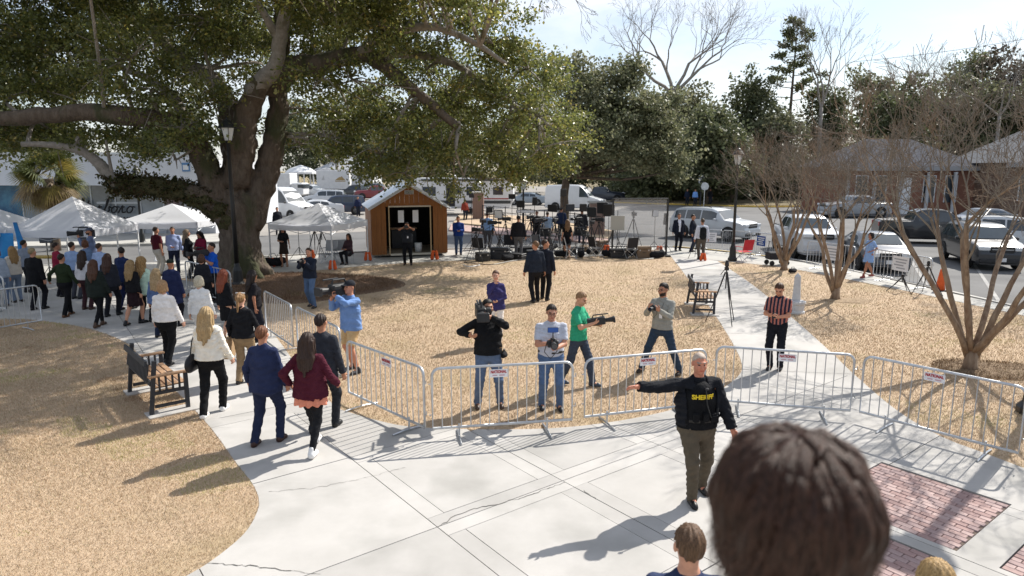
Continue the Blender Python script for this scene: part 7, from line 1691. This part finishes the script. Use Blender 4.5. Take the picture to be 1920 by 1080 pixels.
person(238, 580, 'dark-haired man in a navy suit turning his head', 160, 1.78, 'm', 1.0, ('blazer', '#1a2648'), ('trousers', '#182040'), '#101014', ('short', '#1d1512'), '#b98468', head=(60, 0), legs=((.08, .12), (-.08, -.12)))
person(188, 612, 'brown-haired woman in a dark grey-green jacket striding', 178, 1.70, 'f', 1.06, ('jacket', '#1c2320', .80), ('leggings', '#101115'), '#4a3424', ('long', '#4a3022'), '#c99478', legs=((.04, -.2), (-.06, .24, .02)), Rr=(-.32, -.08, .82))
person(166, 580, 'woman in a white striped top with dark hair', 178, 1.68, 'f', 1.02, ('shirt', '#c9c8cc'), ('trousers', '#3a2328'), '#402a20', ('straight', '#2f2019'), '#c99478')
person(128, 592, 'short-haired woman in an olive green jumper, arms swung out', 176, 1.70, 'f', 1.08, ('sweater', '#1f2a18', .96), ('trousers', '#0f1014'), '#5a3a22', ('short', '#231812'), '#c08a70', legs=((.05, -.20), (-.07, .2)), L=(.42, .02, 1.0), Rr=(-.38, -.02, .92))
person(74, 580, 'grey-haired person in a long black coat', 172, 1.76, 'm', 1.08, ('coat', '#0e0f13', .66), ('trousers', '#12131a'), '#101014', ('short', '#8a7a5c'), '#c08a70', legs=((.09, .1), (-.09, -.1)))
person(34, 566, 'long-haired person in a pale cream jacket at the barricade', -120, 1.68, 'f', 1.0, ('jacket', '#b9b0a4'), ('jeans', '#6d7a8c'), '#2a2522', ('straight', '#8a6c44'), '#c99478', Rr=(-.05, -.3, 1.15), L=(.06, -.3, 1.15))
person(6, 574, 'person in a grey-blue hooded top at the left edge', -150, 1.68, 'f', 1.0, ('jacket', '#8c96a4'), ('jeans', '#5c6c84'), '#2a2522', ('bob', '#6a3d22'), '#c99478')
person(146, 560, 'man in a pale blue shirt among the walkers', 175, 1.76, 'm', 1.06, ('shirt', '#7f93b4'), ('trousers', '#3a3c44'), '#18181b', ('short', '#241a15'), '#b98468')
person(116, 556, 'person in a crimson top between the green and blue shirts', 150, 1.70, 'f', 1.0, ('sweater', '#7d1c34'), ('trousers', '#14151c'), '#101014', ('short', '#2a1c15'), '#b98468')
person(56, 548, 'dark-haired person in grey behind the black coat', 170, 1.70, 'm', 1.0, ('jacket', '#6d7480'), ('trousers', '#1c1e26'), '#101014', ('short', '#181210'), '#b98468')
person(170, 548, 'red-haired person behind the white striped top', 172, 1.70, 'f', 1.0, ('sweater', '#5f728f'), ('trousers', '#1c1e26'), '#101014', ('bob', '#5c3826'), '#c99478')
person(196, 558, 'person in a light blue shirt left of the navy suit', 172, 1.70, 'm', 1.05, ('shirt', '#8fa0c0'), ('trousers', '#2a2c36'), '#101014', ('short', '#3a281c'), '#b98468')
i = person(178, 536, 'bearded cameraman in a grey and white shirt filming under the big tent', -60, 1.84, 'm', 1.15, ('shirt', '#5f6a86'), ('trousers', '#22242c'), '#101014', ('short', '#241a15'), '#b07c60', Rr=(-.16, -.28, 1.42), L=(.05, -.30, 1.45), beard='#241a15', z=.15, hatc=('#4a5060', True))
video_camera('black video camera of the cameraman under the big tent', i['W']((-.1, -.16, 1.66)), i['face'], 1.25)
# --- under the second tent
person(300, 516, 'man in a maroon polo and pale trousers, back to us', 150, 1.82, 'm', 1.14, ('polo', '#4a1420'), ('trousers', '#a9a49c'), '#3a2a20', ('short', '#33251c'), '#b98468', L=(.30, -.22, 1.0))
person(330, 514, 'man in a dark waistcoat over a pale blue shirt', 20, 1.80, 'm', 1.06, ('shirt', '#98a6cc'), ('trousers', '#1c2236'), '#141416', ('short', '#3a2c22'), '#b98468', Rr=(-.05, -.25, 1.05))
person(357, 522, 'person with long ash-blonde hair in a black coat', 120, 1.78, 'f', 1.02, ('jacket', '#14161a', .80), ('trousers', '#101115'), '#141416', ('long', '#7d6c58'), '#c99478')
person(382, 522, 'dark-haired woman in a crimson jacket reading papers', -15, 1.74, 'f', 1.04, ('jacket', '#6e1430'), ('trousers', '#14151a'), '#6a4030', ('long', '#150f0f'), '#b07c60', Rr=(-.06, -.28, 1.15), L=(.08, -.30, 1.18), head=(0, 25))
i = person(404, 566, 'cameraman in a royal blue t-shirt beside the oak', -40, 1.78, 'm', 1.04, ('tee', '#1450b0'), ('trousers', '#15171d'), '#141416', ('short', '#241a15'), '#b07c60', Rr=(-.12, -.30, 1.36), L=(.10, -.30, 1.32), head=(-10, 0))
video_camera('video camera held by the man in the royal blue t-shirt', i['W']((-.10, -.30, 1.50)), i['face'], 1.0); badge(i)
person(386, 585, 'brown-haired person hidden behind the silver-blonde woman', 178, 1.62, 'f', 1.0, ('sweater', '#1b1c22'), ('trousers', '#14151a'), '#141416', ('bob', '#4a3022'), '#c99478')
# --- media pen and beyond
person(534, 500, 'woman in a black and tan banded dress beside the shed tent', 10, 1.68, 'f', .98, ('dress', '#17181c'), ('dress', '#2c211c', .55), '#8a6a52', ('long', '#2a1c16'), '#b98468', Rr=(-.05, -.2, 1.1))
person(655, 494, 'person crouching on a stool under the shed tent', -20, 1.66, 'f', 1.0, ('sweater', '#3d2a30'), ('trousers', '#18191f'), '#141416', ('long', '#241813'), '#b98468', sit=True, legs=((.12, -.40), (-.12, -.36)), Rr=(-.1, -.35, 1.1), L=(.1, -.35, 1.1))
b = MB(); b.box((0, 0, .40), (.36, .36, .04), M_blackp, bev=.01); [b.tube([(x, y, 0), (x * .9, y * .9, .39)], .012, 5, M_galv) for x in (-.16, .16) for y in (-.16, .16)]; tag(b.build('stool', loc=G(655, 494)), 'small stool under the crouching person', 'stool')
i = person(765, 497, 'man in dark polo photographing us from before the shed', 2, 1.78, 'm', 1.14, ('polo', '#23262c'), ('trousers', '#111217'), '#101014', ('short', '#2c211a'), '#b98468', Rr=(-.06, -.24, 1.60), L=(.06, -.24, 1.60), poleL=(.9, 0, -.4), poleR=(-.9, 0, -.4), legs=((.13, 0), (-.13, .0)))
dslr('camera raised by the man before the shed', mid_hands(i, .05, .0), i['face'], 0, 1.1); badge(i)
person(860, 478, 'man in royal blue jacket and jeans right of the shed', 8, 1.80, 'm', 1.08, ('jacket', '#1a3576'), ('jeans', '#3c4d69'), '#181818', ('short', '#2c211a'), '#b07c60', Rr=(-.05, -.28, 1.12), L=(.05, -.28, 1.12))
person(914, 466, 'man in a pale blue shirt, back to us, in the media pen', 178, 1.82, 'm', 1.16, ('shirt', '#7295c4'), ('trousers', '#3a3c44'), '#181818', ('short', '#2c211a'), '#b98468')
person(972, 482, 'tall man in black top and grey trousers in the media pen', 175, 1.88, 'm', 1.16, ('jacket', '#1d1e24'), ('trousers', '#5d5b5c'), '#181818', ('short', '#241a15'), '#b98468', hatc=('#1b1c22', True))
person(1006, 458, 'man in black with crossed arms behind the long table', -20, 1.78, 'm', 1.08, ('tee', '#141518'), ('trousers', '#1a1b20'), '#141416', ('short', '#1c1410'), '#8a5c46')
person(1026, 460, 'man in a pale grey-blue shirt in the media pen', 175, 1.76, 'm', 1.06, ('shirt', '#7f90a6'), ('trousers', '#2c2e36'), '#181818', ('short', '#3a2c22'), '#b98468')
person(1052, 450, 'man in navy jacket before the second oak', 160, 1.84, 'm', 1.1, ('jacket', '#1c2740'), ('trousers', '#1a1c24'), '#181818', ('short', '#241a15'), '#b98468')
person(1063, 482, 'woman in a black dress with bare legs in the media pen', 178, 1.70, 'f', .98, ('dress', '#121216'), ('dress', '#121216', .58), '#c9a890', ('long', '#6a5038'), '#c99478')
person(1090, 456, 'man in dark clothes with a camera bag near the pillar', 170, 1.86, 'm', 1.12, ('jacket', '#1b1c22'), ('trousers', '#1d2030'), '#181818', ('short', '#1c1512'), '#9a6a52')
person(1271, 470, 'man in dark suit and white shirt facing us by the kerb', 4, 1.82, 'm', 1.1, ('blazer', '#151a28', .80, 'open'), ('trousers', '#12141c'), '#101014', ('short', '#4a4038'), '#b98468', under='#d8dae2')
person(1297, 472, 'man in dark suit turned aside by the police car', 60, 1.80, 'm', 1.06, ('blazer', '#171b26'), ('trousers', '#1c2438'), '#101014', ('short', '#2a1f19'), '#b98468')
i = person(1314, 486, 'man in white shirt wearing a black backpack', 178, 1.80, 'm', 1.12, ('shirt', '#c4c8d4'), ('trousers', '#4d4842'), '#181818', ('short', '#4a3a2c'), '#b98468')
t = thing('backpack', 'black backpack on the man in the white shirt', 'backpack', i['W']((0, .20, 1.18)), i['face']); f = Field(.05); f.rc((0, 0, -.16), (0, 0, .14), .14, .13, 1.1, .75); f.el((0, .07, -.08), (.10, .06, .10)); P, Q = f.mesh(.024); obj('body', npmesh('body', P, Q, cloth('#17181d'), True), t)
b = MB(); [b.tube([(x, -.08, -.1), (x, -.34, .05), (x, -.2, .28), (x, -.03, .2)], .02, 5, M_black) for x in (-.11, .11)]; b.build('strap', t)
sandbag('orange bag on the walk beside the backpack', G(1318, 489), .9)
person(1626, 520, 'woman in a sleeveless pale blue dress walking past the cars', -72, 1.66, 'f', .98, ('dress', '#7f9cc8'), ('dress', '#7f9cc8', .60), '#8a3a34', ('bob', '#1c1412'), '#a9745a', legs=((.05, -.28), (-.05, .26, .02)), L=(.2, -.15, 1.05))
far = [(1288, 76, 'man in a dark suit at the far kerb', '#1a2234'), (1303, 75, 'person in a light blue jacket at the far kerb', '#6f98d0'), (1331, 77, 'person in black right of the stop sign', '#15171d')]
for px, y, lb, c in far: person(0, 0, lb, 10, 1.8, 'm', 1.05, ('jacket', c), ('trousers', '#1f2430'), '#141416', ('short', '#2a1f19'), '#b98468', pos=(D(px, 380, y).x, y, 0))
mid_ = [(672, 403, 'person in navy standing before the dark blue suv', '#1a2340'), (522, 437, 'person in dark clothes behind the shed tent', '#1a1c24'), (872, 412, 'person in rust red passing the travel trailer', '#7a3226')]
for px, py, lb, c in mid_: person(px, py, lb, 30, 1.74, 'm', 1.05, ('jacket', c), ('trousers', '#1f2430'), '#141416', ('short', '#2a1f19'), '#b98468', z=-.12)
# --- onlookers below and beside the photographer
person(0, 0, 'brown-haired man cut off by the bottom edge', 176, 1.72, 'm', 1.0, ('shirt', '#2a3450'), ('trousers', '#1c1e26'), '#141416', ('short', '#5c4430'), '#cf9a80', pos=(D(1293, 1010, 3.4).x, 3.4, 0), z=.29, lod=.014)
person(0, 0, 'woman with streaked blonde hair cut off by the bottom edge', 172, 1.63, 'f', 1.0, ('jacket', '#3a3c44'), ('trousers', '#1c1e26'), '#141416', ('straight', '#a5875a'), '#cf9a80', pos=(D(1758, 1052, 3.2).x, 3.2, 0), z=.29, lod=.014)
# the dark head just in front of the lens
ph = Vector((D(1484, 930, .98).x, .98, 0)); zc = D(1482, 812, .98).z
near_p = person(0, 0, 'dark wavy-haired onlooker close to the lens', 176, 1.62, 'f', 1.0, ('jacket', '#2a2c34'), ('trousers', '#1c1e26'), '#141416', ('none', '#241510'), '#c08a70', pos=(ph.x, ph.y, 0), z=zc - 1.635, lod=.014)
NS = near_p['s']
f = Field(.03); Hh = near_p['H']
cH = V3(*Hh(0, .012, 1.645)); f.el(cH, (.102, .118, .108)); f.el(cH + V3(0, .03, -.07), (.108, .10, .11)); f.el(cH + V3(0, .02, -.16), (.104, .085, .10))
P, Q = f.mesh(.008); M_nh = mat('dark_brown_hair', (.022, .010, .006), .48, (.065, .030, .019), 60, 3, stretch=(3, 3, .4), spec=.22, bump=.6, bscale=160, bdist=.006)
obj('hair', npmesh('hair', P * .965 + np.array(cH) * .035, Q, M_nh, True), near_p['root'])
# thick wavy locks falling from the crown
def lock_pts(a, el0, ln, rad, amp, wob, n=11, tw=.5):
    pts = []
    for j in range(n):
        t_ = j / (n - 1); el_ = el0 - t_ * ln; aa = a + tw * t_ * t_ + amp * 9 * math.sin(t_ * 8 + wob) * t_
        if el_ > -.35: q = np.array([.108 * math.cos(el_) * math.sin(aa), .122 * math.cos(el_) * math.cos(aa), .114 * math.sin(el_)])
        else: dz_ = (-.35 - el_) * .115; q = np.array([.108 * math.sin(aa) * .955, .118 * math.cos(aa) * .955 + dz_ * .1, -.040 - dz_])
        pts.append(cH + q * (rad + amp * 2.2 * math.sin(t_ * 11 + wob)))
    return pts
b = MB()
for k in range(210):
    a = rng.uniform(-np.pi, np.pi); el0 = math.pi / 2 - rng.uniform(.02, 1.0) ** .8; r0 = rng.uniform(.006, .013)
    pts = lock_pts(a, el0, rng.uniform(1.0, 2.3), rng.uniform(.985, 1.05), rng.uniform(.006, .020), rng.uniform(0, 6), 12, rng.uniform(-.5, .5))
    b.tube([Vector(p) for p in pts], [r0 * (.5 + .9 * math.sin(math.pi * min(1, .15 + j / 12))) * (1 if j < 10 else .5) for j in range(12)], 6, M_nh)
for k in range(14):                                   # the tuft that stands up at the crown
    a = rng.uniform(-1.5, 1.5); p0 = cH + np.array([-.035 + rng.normal() * .012, .01 + rng.normal() * .015, .108]); b.tube([Vector(p0), Vector(p0 + np.array([.012 * a, .01, .014])), Vector(p0 + np.array([.026 * a, .03, .004]))], [.007, .007, .002], 5, M_nh)
o = b.build('hair_locks', near_p['root'], smooth=True); o['kind'] = 'stuff'
# loose strands over it
V = []; Fq = []; C_ = []; nst = 4200; seg = 9
for k in range(nst):
    a = rng.uniform(-np.pi, np.pi); u0 = rng.uniform(0.0, 1.0); el0 = math.pi / 2 - u0 * 1.2; wob = rng.uniform(0, 6); amp = rng.uniform(.003, .014); ln = rng.uniform(.8, 1.5); rad = 1.0 + rng.uniform(.0, .10); pts = []
    part = .25 * math.sin(a * 2)
    for j in range(seg):
        t_ = j / (seg - 1); el_ = el0 - t_ * ln; aa = a + part * t_ + amp * 12 * math.sin(t_ * 7 + wob)
        if el_ > -.35: q = np.array([.106 * math.cos(el_) * math.sin(aa), .122 * math.cos(el_) * math.cos(aa) + .0, .113 * math.sin(el_)]) * rad
        else:
            dz_ = (-.35 - el_) * .115; r2 = 1.02 + .10 * math.sin(min(1, dz_ * 9) * 2) * 0 + .02; q = np.array([.104 * math.sin(aa) * r2, .116 * math.cos(aa) * r2 + dz_ * .12, -.040 - dz_]) * rad; q[0] += amp * math.sin(dz_ * 60 + wob)
        pts.append(cH + q)
    for j in range(seg):
        t_ = pts[min(j + 1, seg - 1)] - pts[max(j - 1, 0)]; sd_ = np.cross(t_, pts[j] - cH); sd_ /= np.linalg.norm(sd_) + 1e-9; ww = .0011 * (1 - .6 * j / seg); V += [pts[j] - sd_ * ww, pts[j] + sd_ * ww]
    b0 = k * seg * 2; Fq += [(b0 + 2 * j, b0 + 2 * j + 1, b0 + 2 * j + 3, b0 + 2 * j + 2) for j in range(seg - 1)]; C_ += [tuple(np.array([.042, .019, .012]) * rng.uniform(.4, 2.4))] * (seg - 1)
o = obj('hair_strands', npmesh('hair_strands', np.array(V), np.array(Fq), mat('hair_strand', (1, 1, 1), .36, attr='tint', spec=.28), True, cols=np.array(C_)), near_p['root']); o['kind'] = 'stuff'
